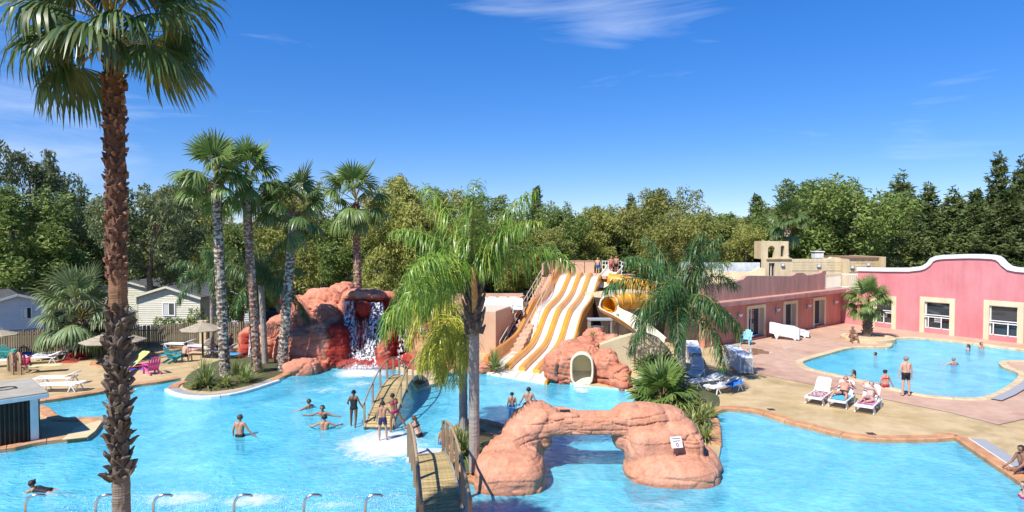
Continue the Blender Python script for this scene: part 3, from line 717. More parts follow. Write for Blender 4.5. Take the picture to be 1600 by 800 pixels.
DEAD = fan_frond('dead_frond', -62, 0.7, 1.0, M_DRYLEAF, n=22, droop=0.9, span=100, seed=77)
short_palm(128, 556, 39.5, 2.1, 'stocky fan palm with wide blue-green fronds behind the small red rock at left', 0.42, FBIG, 40, 1.35, 61, emax=5.0)
short_palm(1355, 531, 45.5, 2.5, 'short fan palm with brown dead skirt at the corner of the smaller pool', 0.28, [m for m in FMID], 26, 1.05, 62, emax=4.0, deadn=9)
# ---- 4. trunkless fan clump in front of the slide pool and under the queen palm
def fan_clump(px, py, Y, n, sc, label, seed, fr, emax=3.6):
    b = P(px, py, Y); root = thing('fan_plant', label, 'fan palm bush', (b.x, Y, 0.05))
    fronds(root, fr, 0.05, n, lambda t: 0.3+t*emax, sc, seed=seed, tilt=0.3)
    inst('stem', trunk_mesh('stem', -0.1, 0.3, 0.16, 0.12, M_BARKG, n=10), root)
    return root
FLOW = [fan_frond('frond_%d' % i, e, 0.75, 0.95, M_FAN, n=24, droop=dr, span=125, seed=90+i, petw=0.025, thin=1.15) for i, (e, dr) in enumerate([(80,0.05),(62,0.1),(45,0.15),(28,0.2),(10,0.25)])]
fan_clump(1035, 648, 27.2, 30, 1.15, 'broad bright green fan palm bush beside the rock arch', 71, FLOW)
fan_clump(1028, 590, 31.0, 20, 1.0, 'dark fan palm bush under the right queen palm', 72, [m.copy() for m in FLOW])
# ---- 5. queen palms
M_QLEAF = mat('queen_leaf', (0.14,0.28,0.035), 0.35, (0.25,0.39,0.06), 2, transl=0.3, tone=(0.80,0.66,0.10), spec=0.5, rnd=0.15)
M_QLEAFD = mat('queen_leaf_dark', (0.045,0.125,0.03), 0.4, (0.08,0.18,0.045), 2, transl=0.25, tone=(0.4,0.36,0.08), spec=0.5, rnd=0.15)
EL = [(85,0.9),(72,1.35),(56,1.75),(36,1.9),(12,1.7),(-14,1.2)]
QA = [queen_frond('frond_%d' % i, e, 3.1, M_QLEAF, sag=s, seed=i, n=60, leaf=0.76, droop=1.7) for i, (e, s) in enumerate(EL)]
QY = [queen_frond('frond_%d' % i, e, 2.2, M_QLEAF, sag=s, seed=30+i, n=44, leaf=0.74, droop=1.5, yel=0.6) for i, (e, s) in enumerate([(60,2.3),(30,2.2),(5,1.8),(-20,1.3),(-45,0.9)])]
QB = [m.copy() for m in QA]
QD = [m.copy() for m in QA]
for m in QB+QD: m.materials[0] = M_QLEAFD
def queen_palm(px, ybase, Y, h, label, r, frs, nf, sc, seed, emax=5, mtr=None, thick=None, az=None, lean=0, drop=None, right_open=False):
    b = P(px, ybase, Y); root = thing('queen_palm', label, 'palm tree', (b.x, Y, 0.0), 0, 'feathery queen palms')
    inst('trunk', trunk_mesh('trunk', -0.1, h, r, r*0.92, mtr or M_QTRUNK, n=12, dz=0.2, rough=0.02, lean=(lean,0), seed=seed), root)
    if thick:
        z = h-thick[0]; rg = random.Random(seed); row = 0
        inst('crown_shaft', trunk_mesh('crown_shaft', h-thick[0], h+0.15, thick[1], thick[1]*0.8, thick[2], n=10, dz=0.1, rough=0.09, lean=(0,0), seed=seed+1), root, (lean,0,0))
        while z < h+0.1:
            for j in range(5):
                a = 2*math.pi*(j+0.5*(row%2))/5
                inst('leaf_base', rg.choice(bootsG), root, (lean+thick[1]*0.85*math.cos(a), thick[1]*0.85*math.sin(a), z), (0,0,a+rg.uniform(-.3,.3)), (1.1,1.1,1.7))
            z += 0.24; row += 1
    rg = random.Random(seed)
    for i in range(nf):
        t = (i+0.5)/nf; a = az[i] if az and i < len(az) else i*2.39996+rg.uniform(-0.25,0.25)
        k = t*(len(frs)-0.01) if drop is None else drop[i]
        if right_open and int(k) >= 3 and math.cos(a) > 0.35: a += math.pi*0.9
        s = sc*rg.uniform(0.9,1.1)
        inst('frond', frs[int(k)], root, (lean+0.08*math.cos(a), 0.08*math.sin(a), h), (rg.uniform(-.12,.12), rg.uniform(-.08,.08), a), s)
    return root
q = queen_palm(741, 741, 19.7, 5.85, 'big bright green queen palm rising from the rock islet by the near bridge', 0.17, QA[:5], 15, 1.1, 5,
    thick=(1.5, 0.27, M_BARKG), right_open=True)
# flower spathe on the big queen palm
sp = MB(); sp.tube([(0,-0.25,5.0),(0.05,-0.45,5.5),(0.02,-0.55,6.1),(-0.02,-0.62,6.4)], [0.05,0.10,0.08,0.01], 8); sp.build('flower_spathe', mat('spathe_brown',(0.33,0.16,0.05),0.6,(0.45,0.28,0.1),6), q, smooth=True)
queen_palm(724, 678, 23.6, 4.3, 'smaller queen palm with yellowing drooping fronds behind the big one on the rock islet', 0.16, QY, 14, 1.15, 6, thick=(0.6,0.2,M_BARKG), az=[math.radians(x) for x in (170,215,140,250,190,120,235,275,160,205,100,225,180,255)])
queen_palm(1062, 603, 31.3, 4.0, 'dark green queen palm with whitish rough trunk beside the white sun loungers', 0.30, QB, 20, 1.25, 11,
    mtr=mat('whitish_bark', (0.50,0.44,0.38), 0.9, (0.22,0.16,0.12), 5, bump=2, bscale=7, contrast=(0.5,0.62)), thick=(0.9,0.36,M_BARKG))
queen_palm(415, 575, 36.0, 4.6, 'dark queen palm half hidden between the planter island fan palms', 0.17, QD, 9, 1.0, 14, lean=-0.2)
queen_palm(332, 560, 40.0, 4.9, 'thin queen palm with olive drooping fronds behind the leftmost planter palm', 0.12, QD, 13, 0.8, 15)
# ---- 6. strappy plants
M_STRAP = mat('strap_leaf', (0.16,0.24,0.045), 0.45, (0.24,0.31,0.09), 3, transl=0.2, tone=(0.50,0.47,0.2), rnd=0.15)
M_STRAPY = mat('striped_strap_leaf', (0.30,0.34,0.09), 0.45, (0.17,0.25,0.05), 3, transl=0.2, tone=(0.58,0.5,0.22), rnd=0.12)
def strap_mesh(name, n, L, w, m, seed, spread=1.15, segs=4, curl=1.0):
    rg = random.Random(seed); V = []; F = []; T = []
    for i in range(n):
        a = rg.uniform(0, 6.283); el = math.radians(rg.uniform(18, 88)); l = L*rg.uniform(0.6,1.1)
        p = Vector((rg.uniform(-.12,.12), rg.uniform(-.12,.12), 0)); d = Vector((math.cos(a)*math.cos(el)*spread, math.sin(a)*math.cos(el)*spread, math.sin(el))).normalized()
        s = Vector((-math.sin(a), math.cos(a), 0)); k = len(V); tt = rg.random()*0.4+(rg.random() < 0.1)*0.5
        for j in range(segs+1):
            ww = w*(1-j/segs)**0.6*(0.7 if j == 0 else 1)
            V += [p-s*ww, p+s*ww]; T += [tt]*2
            d = (d+Vector((0,0,-1))*0.14*j*curl*rg.uniform(0.5,1.3)).normalized(); p = p+d*l/segs
        for j in range(segs): F.append((k+2*j,k+2*j+1,k+2*j+3,k+2*j+2))
    return npmesh(name, [tuple(v) for v in V], F, m, attr=T)
def strap_plant(px, py, label, me, sc=1.0, rz=0, group=None, z=0.08):
    p = G(px, py, z); t = inst('strappy_plant', me, None, p, (0,0,rz), sc)
    return tag(t, label, 'plant', group)
SM = [strap_mesh('strap_leaves', 120, 1.35, 0.035, M_STRAP, 1), strap_mesh('strap_leaves', 110, 0.8, 0.02, M_STRAP, 2, curl=0.5), strap_mesh('strap_leaves', 90, 0.75, 0.035, M_STRAPY, 3, curl=1.2), strap_mesh('strap_leaves', 60, 0.4, 0.02, M_STRAP, 4)]
strap_plant(322, 603, 'large spiky strap-leaved clump at the tip of the planter island', SM[0], 1.15, 0.4)
strap_plant(306, 606, 'low strappy tuft at the far left edge of the planter island', SM[2], 0.8, 1.4)
strap_plant(352, 603, 'shaggy green strappy clump between the two larger clumps on the planter island', SM[2], 1.0, 2.4)
strap_plant(384, 597, 'rounded grassy green tuft at the foot of the middle planter palm', SM[1], 1.35, 0.9)
strap_plant(371, 585, 'upright leafy clump behind the grassy tuft on the planter island', SM[1], 1.2, 2.0)
strap_plant(408, 583, 'small leafy clump right of the planter palms', SM[1], 0.8, 3.0)
for i, (x, y, s, l) in enumerate([(1078,672,1.0,'yellow-edged strappy clump, nearest the white sign on the rock arch'),(1094,662,1.15,'yellow-edged strappy clump spilling over the rim of the peninsula'),(1101,685,0.8,'yellow-edged strappy clump lowest on the right rock foot'),(1075,645,1.1,'yellow-edged strappy clump behind the rock arch, beside the fan bush'),(1108,650,0.9,'yellow-edged strappy clump rightmost by the pool corner'),(1090,636,0.9,'yellow-edged strappy clump farthest back near the loungers'),(1055,655,0.9,'yellow-edged strappy clump tucked under the fan bush')]):
    strap_plant(x, y, l, SM[2], s*1.05, i*1.3, 'striped strappy plants on the peninsula', z=0.12)
strap_plant(722, 712, 'strappy green clump on the rock islet beside the near bridge', SM[0], 0.75, 0.2, z=0.1)
strap_plant(712, 690, 'small strappy clump by the orange pot on the rock islet', SM[1], 0.9, 1.2, z=0.1)
strap_plant(1046, 603, 'low grassy tuft at the foot of the whitish queen palm', SM[1], 0.8, 1.2)

strap_plant(774,578,'dark strappy clump in front of the beige parapet block beside the slide',SM[0],1.0,0.7)
for px, py, Y, s, l in ((897,540,34.0,0.75,'small spiky clump between the slide edge and the tunnel rock'),(926,526,34.9,0.6,'small spiky tuft growing on top of the tunnel rock')):
    o = inst('strappy_plant', SM[1], None, P(px,py,Y)-Vector((0,0,0.05)), (0,0,1), s); tag(o, l, 'plant')
# ---- 7. woodland trees
def crown_mesh(name, blobs, n, leaf, m, seed, droop=0.0, aspect=1.6, shell=0.55):
    rg = np.random.default_rng(seed); b = np.array(blobs, dtype=float)     # cx cy cz rx ry rz
    wts = (b[:,3]*b[:,4]*b[:,5])**0.67; idx = rg.choice(len(b), n, p=wts/wts.sum())
    d = rg.normal(size=(n,3)); d /= np.linalg.norm(d, axis=1)[:,None]
    r = shell+(1-shell)*rg.random(n)**0.7
    c = b[idx,:3]+d*b[idx,3:]*r[:,None]
    # break the crown into sprays
    q = c*1.6; keep = vnoise(c, 1.1/np.mean(b[:,3]), seed)+0.55*vnoise(c, 2.6/np.mean(b[:,3]), seed+5) > -0.28
    c = c[keep]; n2 = len(c)
    u = rg.normal(size=(n2,3)); u[:,2] -= droop; u /= np.linalg.norm(u, axis=1)[:,None]
    v = rg.normal(size=(n2,3)); v -= u*(u*v).sum(1)[:,None]; v /= np.linalg.norm(v, axis=1)[:,None]
    s = leaf*rg.uniform(0.6,1.35,n2)[:,None]
    A = c-v*s/aspect/2; B = c+u*s*0.5-v*s*0.0+v*s/aspect/2; C = c+u*s; D = c+u*s*0.5-v*s/aspect/2
    A = c; B = c+u*s*0.5+v*s/aspect*0.5; D = c+u*s*0.5-v*s/aspect*0.5
    V = np.stack([A,B,C,D],1).reshape(-1,3); F = np.arange(n2*4).reshape(-1,4)
    tone = np.repeat(np.clip(0.5+0.6*vnoise(c, 0.9, seed+3)+rg.normal(0,0.15,n2),0,1),4)
    return npmesh(name, V, F, m, attr=tone)
def limbs(name, h, r, m, seed, blobs, bend=0.5):
    rg = random.Random(seed); b = MB(); top = Vector((rg.uniform(-bend,bend), rg.uniform(-bend,bend), h*0.62))
    mid = Vector((rg.uniform(-bend,bend)*0.6, 0, h*0.3))
    b.tube([(0,0,-0.1),(mid.x*0.4,0,h*0.15),mid,top,(top.x*1.1,top.y*1.1,h*0.85)], [r*1.25,r,r*0.85,r*0.55,r*0.15], 8)
    for k in blobs[:9]:
        e = Vector(k[:3]); s = mid.lerp(top, rg.uniform(0.0,0.9)); m2 = s.lerp(e, 0.5)+Vector((0,0,-0.2))
        b.tube([s, m2, e], [r*0.4,r*0.25,r*0.06], 6)
    return b.mesh(name, m, smooth=True)
MT = {
 'olive': mat('leaf_olive', (0.27, 0.3, 0.068), 0.6, (0.2, 0.235, 0.052), 0.5, transl=0.35, tone=(0.42, 0.42, 0.115), rnd=0.18),
 'grey': mat('leaf_greygreen', (0.14, 0.18, 0.072), 0.55, (0.1, 0.14, 0.056), 0.5, transl=0.32, tone=(0.24, 0.275, 0.115), rnd=0.18),
 'green': mat('leaf_midgreen', (0.12, 0.195, 0.042), 0.6, (0.155, 0.225, 0.055), 0.5, transl=0.32, tone=(0.25, 0.31, 0.08), rnd=0.18),
 'dark': mat('leaf_darkgreen', (0.08, 0.125, 0.036), 0.6, (0.105, 0.155, 0.045), 0.5, transl=0.28, tone=(0.17, 0.21, 0.065), rnd=0.2)}
M_EBARK = mat('tree_bark', (0.26,0.19,0.13), 0.9, (0.14,0.10,0.07), 2, bump=1.5, bscale=4, stretch=(1,1,0.4))
def round_blobs(h, w, seed, n=15, low=0.22):
    rg = random.Random(seed); out = []; lead = [(rg.uniform(-.22,.22)*w, rg.uniform(-.22,.22)*w, rg.uniform(0.82,0.98)) for _ in range(3)]
    for i in range(n*2):
        t = rg.uniform(low, 0.92); env = math.sin(math.pi*min(1,(t-low*0.4)/(1.12-low*0.4)))**0.7
        a = rg.uniform(0, 6.28); rr = w*0.5*env*rg.uniform(0.25,0.88); s = w*rg.uniform(0.085,0.155)
        out.append((rr*math.cos(a), rr*math.sin(a), h*t, s, s, s*rg.uniform(1.1,1.9)))
    for (x, y, t) in lead:
        for q in range(3): out.append((x*(1-q*.2), y*(1-q*.2), h*(t-0.07*q), w*(0.055+0.03*q), w*(0.055+0.03*q), h*0.06))
    return out
def cone_blobs(h, w, seed, n=44):
    rg = random.Random(seed); out = []
    for i in range(n):
        t = 0.08+0.9*i/n; rr = w*0.5*(1-t)**0.9*rg.uniform(0.35,0.85); a = i*2.4; s = w*(0.13*(1-t)+0.05)
        out.append((rr*math.cos(a), rr*math.sin(a), h*t, s, s, s*1.2))
    out.append((0,0,h*0.97,w*0.04,w*0.04,h*0.05)); return out
KIND = {}
for kd, leaf, nl, droop, asp in (('olive',0.36,26000,1.1,3.4),('grey',0.36,16000,1.5,3.2),('green',0.34,24000,0.4,2.4),('dark',0.36,22000,0.4,2.8)):
    for v in range(3):
        bl = round_blobs(12, 9, 100+v+len(kd)*7, n=17 if kd != 'grey' else 13, low=0.16 if kd != 'grey' else 0.34)
        KIND[kd, v] = (crown_mesh('crown', bl, nl, leaf, MT[kd], v+len(kd)*11, droop, asp), limbs('trunk', 12, 0.24, M_EBARK, v, bl))
for v in range(3):
    bl = cone_blobs(12, 5.5, 300+v); KIND['cone', v] = (crown_mesh('crown', bl, 16000, 0.38, MT['dark'], 50+v, -0.6, 3.0), limbs('trunk', 12, 0.2, M_EBARK, v+5, bl[:4]))
EXT = {}
for (cm_, tm_) in KIND.values():
    q = np.empty(len(cm_.vertices)*3, np.float32); cm_.vertices.foreach_get('co', q); q = q.reshape(-1,3)
    EXT[cm_.name] = (float(q[:,2].max()), float(np.percentile(q[:,0],98)-np.percentile(q[:,0],2)))
WORDS = {'olive':'olive-green gum tree','grey':'grey-green weeping gum tree','green':'mid-green leafy tree','dark':'dark evergreen tree','cone':'dark feathery conical tree'}
trees = []     # px, top y, width px, distance, kind, where
T_ = lambda *a: trees.append(a)
T_(28,282,120,58,'green','at the left edge of the photo'); T_(62,222,95,66,'grey','tallest behind the leftmost cabin'); T_(122,288,90,75,'dark','just left of the tall foreground palm'); T_(160,320,70,90,'dark','behind the tall foreground palm')
T_(238,276,110,59,'grey','above the beige mobile home'); T_(285,262,80,75,'grey','between the tall palm and the planter palms'); T_(300,305,90,85,'olive','behind the leftmost planter palm'); T_(205,330,90,95,'dark','over the beige mobile home roof')
T_(470,275,95,70,'olive','behind the leaning planter palm'); T_(377,345,75,48.5,'green','behind the middle planter palm'); T_(520,330,60,85,'dark','left of the solitary fan palm'); T_(545,338,70,66,'green','below the solitary fan palm')
T_(640,266,92,62,'olive','right of the solitary fan palm'); T_(598,300,80,60,'olive','beside the solitary fan palm trunk'); T_(700,288,80,75,'olive','left of the big queen palm crown'); T_(668,325,90,64,'olive','over the right end of the waterfall rock')
T_(838,288,48,95,'cone','right of the big queen palm crown'); T_(760,300,90,85,'green','behind the big queen palm crown'); T_(800,335,90,75,'olive','left of the slide platform'); T_(880,312,70,90,'green','above the slide lanes'); T_(850,350,80,72,'olive','behind the slide platform')
T_(925,316,66,95,'olive','behind the bathers on the platform'); T_(955,318,60,100,'dark','right of the bathers on the platform'); T_(985,300,46,95,'cone','left of the right queen palm'); T_(1032,286,86,85,'olive','over the right queen palm'); T_(1075,320,80,78,'olive','right of the queen palm crown')
T_(1118,330,76,90,'green','above the cream terrace wall'); T_(1160,345,66,80,'olive','left of the bell tower'); T_(1180,300,52,95,'cone','behind the bell tower, left side'); T_(1243,276,86,88,'green','behind the bell tower, right side'); T_(1215,330,60,80,'green','directly over the bell tower')
T_(1330,270,120,76,'green','widest, behind the sandstone building'); T_(1285,330,80,80,'green','above the white chimney'); T_(1405,262,80,84,'cone','left of the curved pink gable'); T_(1370,330,80,78,'dark','above the end of the sandstone wall'); T_(1447,282,70,92,'cone','behind the left shoulder of the pink gable')
T_(1485,288,66,88,'cone','behind the top of the pink gable'); T_(1520,292,70,82,'cone','above the pink gable, left of the tallest pair'); T_(1556,234,66,84,'cone','tallest above the pink gable'); T_(1590,240,60,88,'cone','at the right edge of the photo'); T_(1570,290,90,76,'cone','in front of the tallest conical trees'); T_(1630,250,80,82,'cone','cut by the right edge')
T_(-30,290,120,80,'dark','cut by the left edge')
seen = {}
def put_tree(px, ty, w, Y, kd, label, group=None, v=None):
    b = P(px, 500, Y); h = CAMZ-(ty-370)/1000*Y; wm = w*Y/1000
    v = random.randrange(3) if v is None else v
    cr_, tr_ = KIND[kd, v]; bw = 5.5 if kd == 'cone' else 9
    root = thing('tree', label, 'tree', (b.x, Y, -0.02), random.uniform(0,6.28), group)
    zmax, wid = EXT[cr_.name]; sx = wm/wid*1.18; sz = h/zmax
    inst('crown', cr_, root, scale=(sx,sx,sz)); inst('trunk', tr_, root, scale=(min(sx,1.2),min(sx,1.2),sz))
for i, (px, ty, w, Y, kd, wh) in enumerate(trees):
    put_tree(px, ty, w, Y, kd, '%s %s' % (WORDS[kd], wh), 'woodland trees round the park', v=i%3)
# the closed rows of the wood behind
fillers = []
x = -60; i = 0
rg = random.Random(12)
while x < 1680:
    top = np.interp(x, [0,150,350,520,600,760,900,1000,1120,1240,1400,1600],[325,330,345,352,340,345,335,335,345,318,310,300])+rg.uniform(-8,12)
    fillers.append((x, top, rg.uniform(90,130), rg.uniform(100,118), rg.choice(['dark','green','olive','dark']))); x += rg.uniform(30,44); i += 1
for i, (px, ty, w, Y, kd) in enumerate(fillers):
    put_tree(px, ty, w, Y, kd, '%s in the back row of the wood, %s from the left' % (WORDS[kd], ordw(i+1)), 'back row of the wood')
# undergrowth closing the view under the crowns
def shrub_mesh(name, n, m, seed, leaf=0.3):
    rg = random.Random(seed); bl = [(rg.uniform(-1.4,1.4), rg.uniform(-.8,.8), rg.uniform(0.3,1.3), 0.8,0.8,0.8) for _ in range(8)]
    return crown_mesh(name, bl, n, leaf, m, seed, 0.1, 1.8, shell=0.3)
SH = [shrub_mesh('shrub', 2600, MT['dark'], 5), shrub_mesh('shrub', 2600, MT['green'], 6), shrub_mesh('shrub', 2600, MT['olive'], 7)]
V_ = []; rg = random.Random(77)
for i in range(46):
    px = -20+i*38; Y = rg.uniform(88,98)
    if 470 < px < 505: continue
    b = P(px, 500, Y); o = inst('shrub', SH[i%3], None, (b.x, Y, -0.02), (0,0,rg.uniform(0,6)), (1.6,1.6,rg.uniform(1.6,2.4)))
    tag(o, '%s shrub under the wood edge, %s of its row from the left' % (['dark','mid-green','olive'][i%3], ordw(i+1)), 'shrub', 'undergrowth beneath the wood')

pp_ = G(1355,531); k = MB(); k.lathe([(1.75,-0.3),(1.75,0.24),(1.70,0.27),(1.40,0.27),(1.38,0.20),(0,0.22)], 28, (pp_.x, 45.1, 0)); PLR = k.build('palm_planter', M_COPC)
tag(PLR, 'round cream planter kerb at the foot of the short fan palm', 'planter')
# ================================================================ ROCKS
def rock_material(name, c1, c2, wet):
    m = mat(name, c1, 0.85, c2, 0.9, bump=1.2, bscale=12, spec=0.25, tone=wet, contrast=(0.35,0.65)); weather(m,0.70,1.08,1.6,(2.2,2.2,0.5)); weather(m,0.84,1.06,9,(1,1,1),p0=0.3,p1=0.65); return m
M_ROCK = rock_material('terracotta_rock', (0.62,0.215,0.125), (0.70,0.32,0.21), (0.36,0.035,0.022))
M_ROCKL = rock_material('pale_terracotta_rock', (0.68,0.34,0.225), (0.62,0.28,0.17), (0.42,0.13,0.07))
M_ROCKR = rock_material('red_rock', (0.42,0.13,0.07), (0.50,0.20,0.12), (0.36,0.04,0.03))
def sup(b, c, r, e=3.0, rz=0, n=20, ry=0):
    M = Matrix.Translation(c) @ Matrix.Rotation(rz, 4, 'Z') @ Matrix.Rotation(ry, 4, 'Y'); vs = []; f = lambda x: math.copysign(abs(x)**(2/e), x)
    for i in range(n//2+1):
        ph = -math.pi/2+math.pi*i/(n//2)
        for k in range(n):
            a = 2*math.pi*k/n
            vs.append(M @ Vector((r[0]*f(math.cos(ph))*f(math.cos(a)), r[1]*f(math.cos(ph))*f(math.sin(a)), r[2]*f(math.sin(ph)))))
    b.add(vs, [(i*n+k, i*n+(k+1)%n, (i+1)*n+(k+1)%n, (i+1)*n+k) for i in range(n//2) for k in range(n)])
def evaluated(me, mods, cut=None):
    o = bpy.data.objects.new('tmp', me); link(o)
    for ty, kw in mods:
        md = o.modifiers.new(ty, ty)
        for k, v in kw.items(): setattr(md, k, v)
    bpy.context.view_layer.update()
    out = bpy.data.meshes.new_from_object(o.evaluated_get(bpy.context.evaluated_depsgraph_get()))
    bpy.data.objects.remove(o); return out
def rockify(me, vox, m, seed=0, amp=1.0, cell=0.9, wet=None, strata=1.0, smooth=True, crack=1.0, cutter=None, fine=1.0, its=3, layh=0.34, zst=None, beam=None):
    mods = [('REMESH', dict(mode='VOXEL', voxel_size=vox)), ('SMOOTH', dict(factor=0.5, iterations=its))]
    me = evaluated(me, mods)
    n = len(me.vertices); Vv = np.empty(n*3, np.float32); me.vertices.foreach_get('co', Vv); Vv = Vv.reshape(-1,3).astype(float)
    Nn = np.empty(n*3, np.float32); me.vertex_normals.foreach_get('vector', Nn); Nn = Nn.reshape(-1,3).astype(float)
    wp = Vv+0.35*np.stack([fbm(Vv,0.9,3,seed+20),fbm(Vv,0.9,3,seed+21),0.5*fbm(Vv,0.9,3,seed+22)],1)
    f1, f2, idr = voro(wp*np.array((1,1,1.5)), cell, seed)
    edge = np.clip((f2-f1)/0.10, 0, 1)
    zz = Vv[:,2]+0.22*fbm(Vv,0.5,3,seed+40)
    lay = zz/layh; fr = lay-np.floor(lay)
    st = np.where(fr < 0.16, -1.0, 0.0)*(_hash(np.floor(lay),0*lay,0*lay,seed+5) > 0.35)
    if zst is not None: st = st*np.clip((Vv[:,2]-zst)/0.15,0,1)
    hz = np.sqrt(np.clip(1-Nn[:,2]**2, 0, 1))
    dsp = amp*(0.10*fbm(Vv,0.8,4,seed)+0.15*(idr-0.5)) + amp*0.03*fine*fbm(Vv,5,3,seed+60) - crack*0.09*(1-edge)**2 + strata*0.04*st*hz
    dsp += strata*0.05*(_hash(np.floor(lay),np.floor(idr*7),0*lay,seed+7)-0.5)*hz
    if beam:
        x0_, x1_, y1_ = beam; inb = np.clip((Vv[:,0]-x0_)/0.1,0,1)*np.clip((x1_-Vv[:,0])/0.1,0,1)*(Vv[:,1] < y1_)*(Vv[:,2] > 1.0)
        row = np.floor((Vv[:,2]-1.03)/0.19); fz = (Vv[:,2]-1.03)/0.19-row; fx = (Vv[:,0]+row*0.27+0.05*vnoise(Vv,2,4))/0.62; fx = fx-np.floor(fx)
        g_ = np.where((fz < 0.13)|(fx < 0.05), 1.0, 0.0); idb = _hash(row, np.floor((Vv[:,0]+row*0.27)/0.62), 0*row, 77)
        dsp = dsp*(1-0.6*inb)+inb*(-0.035*g_+0.03*(idb-0.5))
    Vv = Vv+Nn*dsp[:,None]
    if wet is not None: tone = wet(Vv)
    else: tone = np.zeros(n)
    me.vertices.foreach_set('co', Vv.astype(np.float32).ravel())
    a = me.attributes.new('tone', 'FLOAT', 'POINT'); a.data.foreach_set('value', np.clip(tone,0,1).astype(np.float32))
    me.materials.clear(); me.materials.append(m)
    me.polygons.foreach_set('use_smooth', np.full(len(me.polygons), smooth)); me.update()
    return me
def Bk(b, px, yt, Y, wpx, dep, e=3.0, rz=0, zlow=-0.4, n=20, xo=0):
    zt = CAMZ-(yt-370)/1000*Y; c = P(px, 400, Y); hw = wpx/2*Y/1000
    sup(b, (c.x+xo, Y+dep/2*0.0, (zt+zlow)/2), (hw, dep/2, (zt-zlow)/2), e, rz, n)
def tone_px(regs, base=0.0):
    # stained areas of the rock: boxes in (x, z) at the rock's own distance
    def f(Vv):
        t = np.zeros(len(Vv))+base
        for (xa, xb, za, zb, s) in regs:
            d = np.maximum(np.maximum(xa-Vv[:,0], Vv[:,0]-xb), np.maximum(za-Vv[:,2], Vv[:,2]-zb))+0.15*vnoise(Vv,2.5,3)
            t = np.maximum(t, s*np.clip(0.5-d/0.35, 0, 1))
        return t
    return f
# ---- big waterfall rock
b = MB()
for a in [(470,563,34.6,56,1.6,3.5,0.1),(492,566,35.4,40,1.5,3,0),
          (468,512,36.9,52,2.6,3.2,0.15),(446,520,37.4,34,2.2,2.8,0),(515,506,37.0,64,2.8,3.4,-0.1),(490,508,37.3,40,2.6,3,0.2),(532,520,36.8,34,2.2,3.2,0),
          (474,480,39.0,36,2.8,3.5,0),(510,472,39.3,52,2.6,3,0.1),(437,492,39.2,50,2.8,3,0.1),(420,520,38.6,34,2.4,2.8,0),
          (505,452,41.5,70,3.0,4,0.1),(536,442,42.5,44,3.0,3.5,0),(470,462,41.5,60,2.4,3.2,0),(563,451,40.3,64,2.6,3.6,-0.05),(600,455,41.0,50,3.0,3.4,0.1),
          (560,500,41.2,90,3.4,3,0),(615,490,40.8,60,3.0,3,0),(632,475,39.6,30,2.2,3,0),
          (563,500,38.9,30,1.6,2.6,0),
          (606,522,37.2,22,1.5,2.4,0),(613,496,37.8,20,1.4,2.4,0),(600,534,36.4,24,1.3,2.8,0),
          (662,505,37.0,48,2.4,3,0),(648,455,38.0,22,1.6,2.6,0),(676,466,38.6,44,2.4,3,0),(664,530,36.2,46,2.0,2.6,0),(658,560,35.4,44,1.6,2.6,0),(690,500,37.6,36,2.2,3,0),
          (560,560,36.3,70,1.7,3,0),(610,560,36.3,50,1.6,3,0),(640,552,36.4,36,1.5,3,0)]:
    Bk(b, *a)
# overhanging lip and the rounded boulder on its pillar
sup(b, P(572,462,38.9)+Vector((0,0.6,0)), (1.1,1.2,0.34), 3.0, 0.05, ry=0.06); sup(b, P(567,482,37.9), (0.42,0.5,0.50), 2.4); sup(b, P(565,530,37.9), (0.6,0.6,1.2), 2.6)
ROCKWET = tone_px([((527-800)*.038,(603-800)*.038,0.0,3.55,1.0),((612-800)*.0375,(646-800)*.0375,0.0,3.5,1.0),((532-800)*.0365,(650-800)*.0365,-0.3,0.75,0.85),((590-800)*.037,(615-800)*.037,0,1.7,0.45),((650-800)*.036,(690-800)*.036,-0.3,0.5,0.35)])
me = rockify(b.mesh('w', M_ROCK), 0.062, M_ROCK, 11, wet=ROCKWET, cell=0.62)
WF_ME = me
WF = thing('waterfall_rock', 'large terracotta artificial rock with two red cascades at the back of the lagoon', 'rock', (0,0,0))
inst('rock_mass', me, WF)
# ---- left arch rock with its own small cascade
b = MB()
for a in [(388,512,40.0,24,1.8,2.6,0),(384,540,39.2,20,1.6,2.6,0),(412,508,40.8,36,2.0,3,0),(430,530,39.6,20,1.6,2.6,0),(400,540,41.0,40,1.4,3,0)]: Bk(b, *a)
me = rockify(b.mesh('w', M_ROCK), 0.07, M_ROCK, 15, wet=tone_px([(-16.6,-15.0,0,1.4,0.9)]), cell=0.8)
WR = thing('waterfall_rock', 'small orange rock arch with a white cascade behind the planter island palms', 'rock'); inst('rock_mass', me, WR)
# ---- small red rock far left
b = MB()
for a in [(121,545,38.6,26,1.6,3,0),(112,562,37.6,44,2.0,3,0),(128,570,37.0,50,2.0,3,0.1),(92,576,36.3,50,1.6,3,0),(66,580,35.8,44,1.3,3,0),(46,584,35.4,26,0.9,3,0),(150,552,40.0,40,1.6,3,0),(196,545,41.5,34,1.6,3,0),(170,556,41.5,30,1.6,3,0)]: Bk(b, *a)
me = rockify(b.mesh('w', M_ROCKR), 0.065, M_ROCKR, 21, wet=tone_px([(-26.6,-24.6,0,1.8,1.0)]), cell=0.8)
WL = thing('waterfall_rock', 'low dark red rock ridge with a pink wet cascade behind the white loungers at left', 'rock'); inst('rock_mass', me, WL)
for i, bl_ in enumerate((((712,566,35.8,46,1.4,2.8,0),(728,572,35.2,34,1.2,2.8,0)),((756,566,35.0,26,1.2,2.8,0),(748,574,34.7,22,0.9,2.8,0)))):
    b = MB()
    for a in bl_: Bk(b, *a)
    tag(inst('boulder', rockify(b.mesh('w', M_ROCK), 0.06, M_ROCK, 60+i, cell=0.9, amp=0.7)), ['terracotta boulder between the waterfall rock and the queen palms','small terracotta boulder at the foot of the left slide guard'][i], 'boulder')
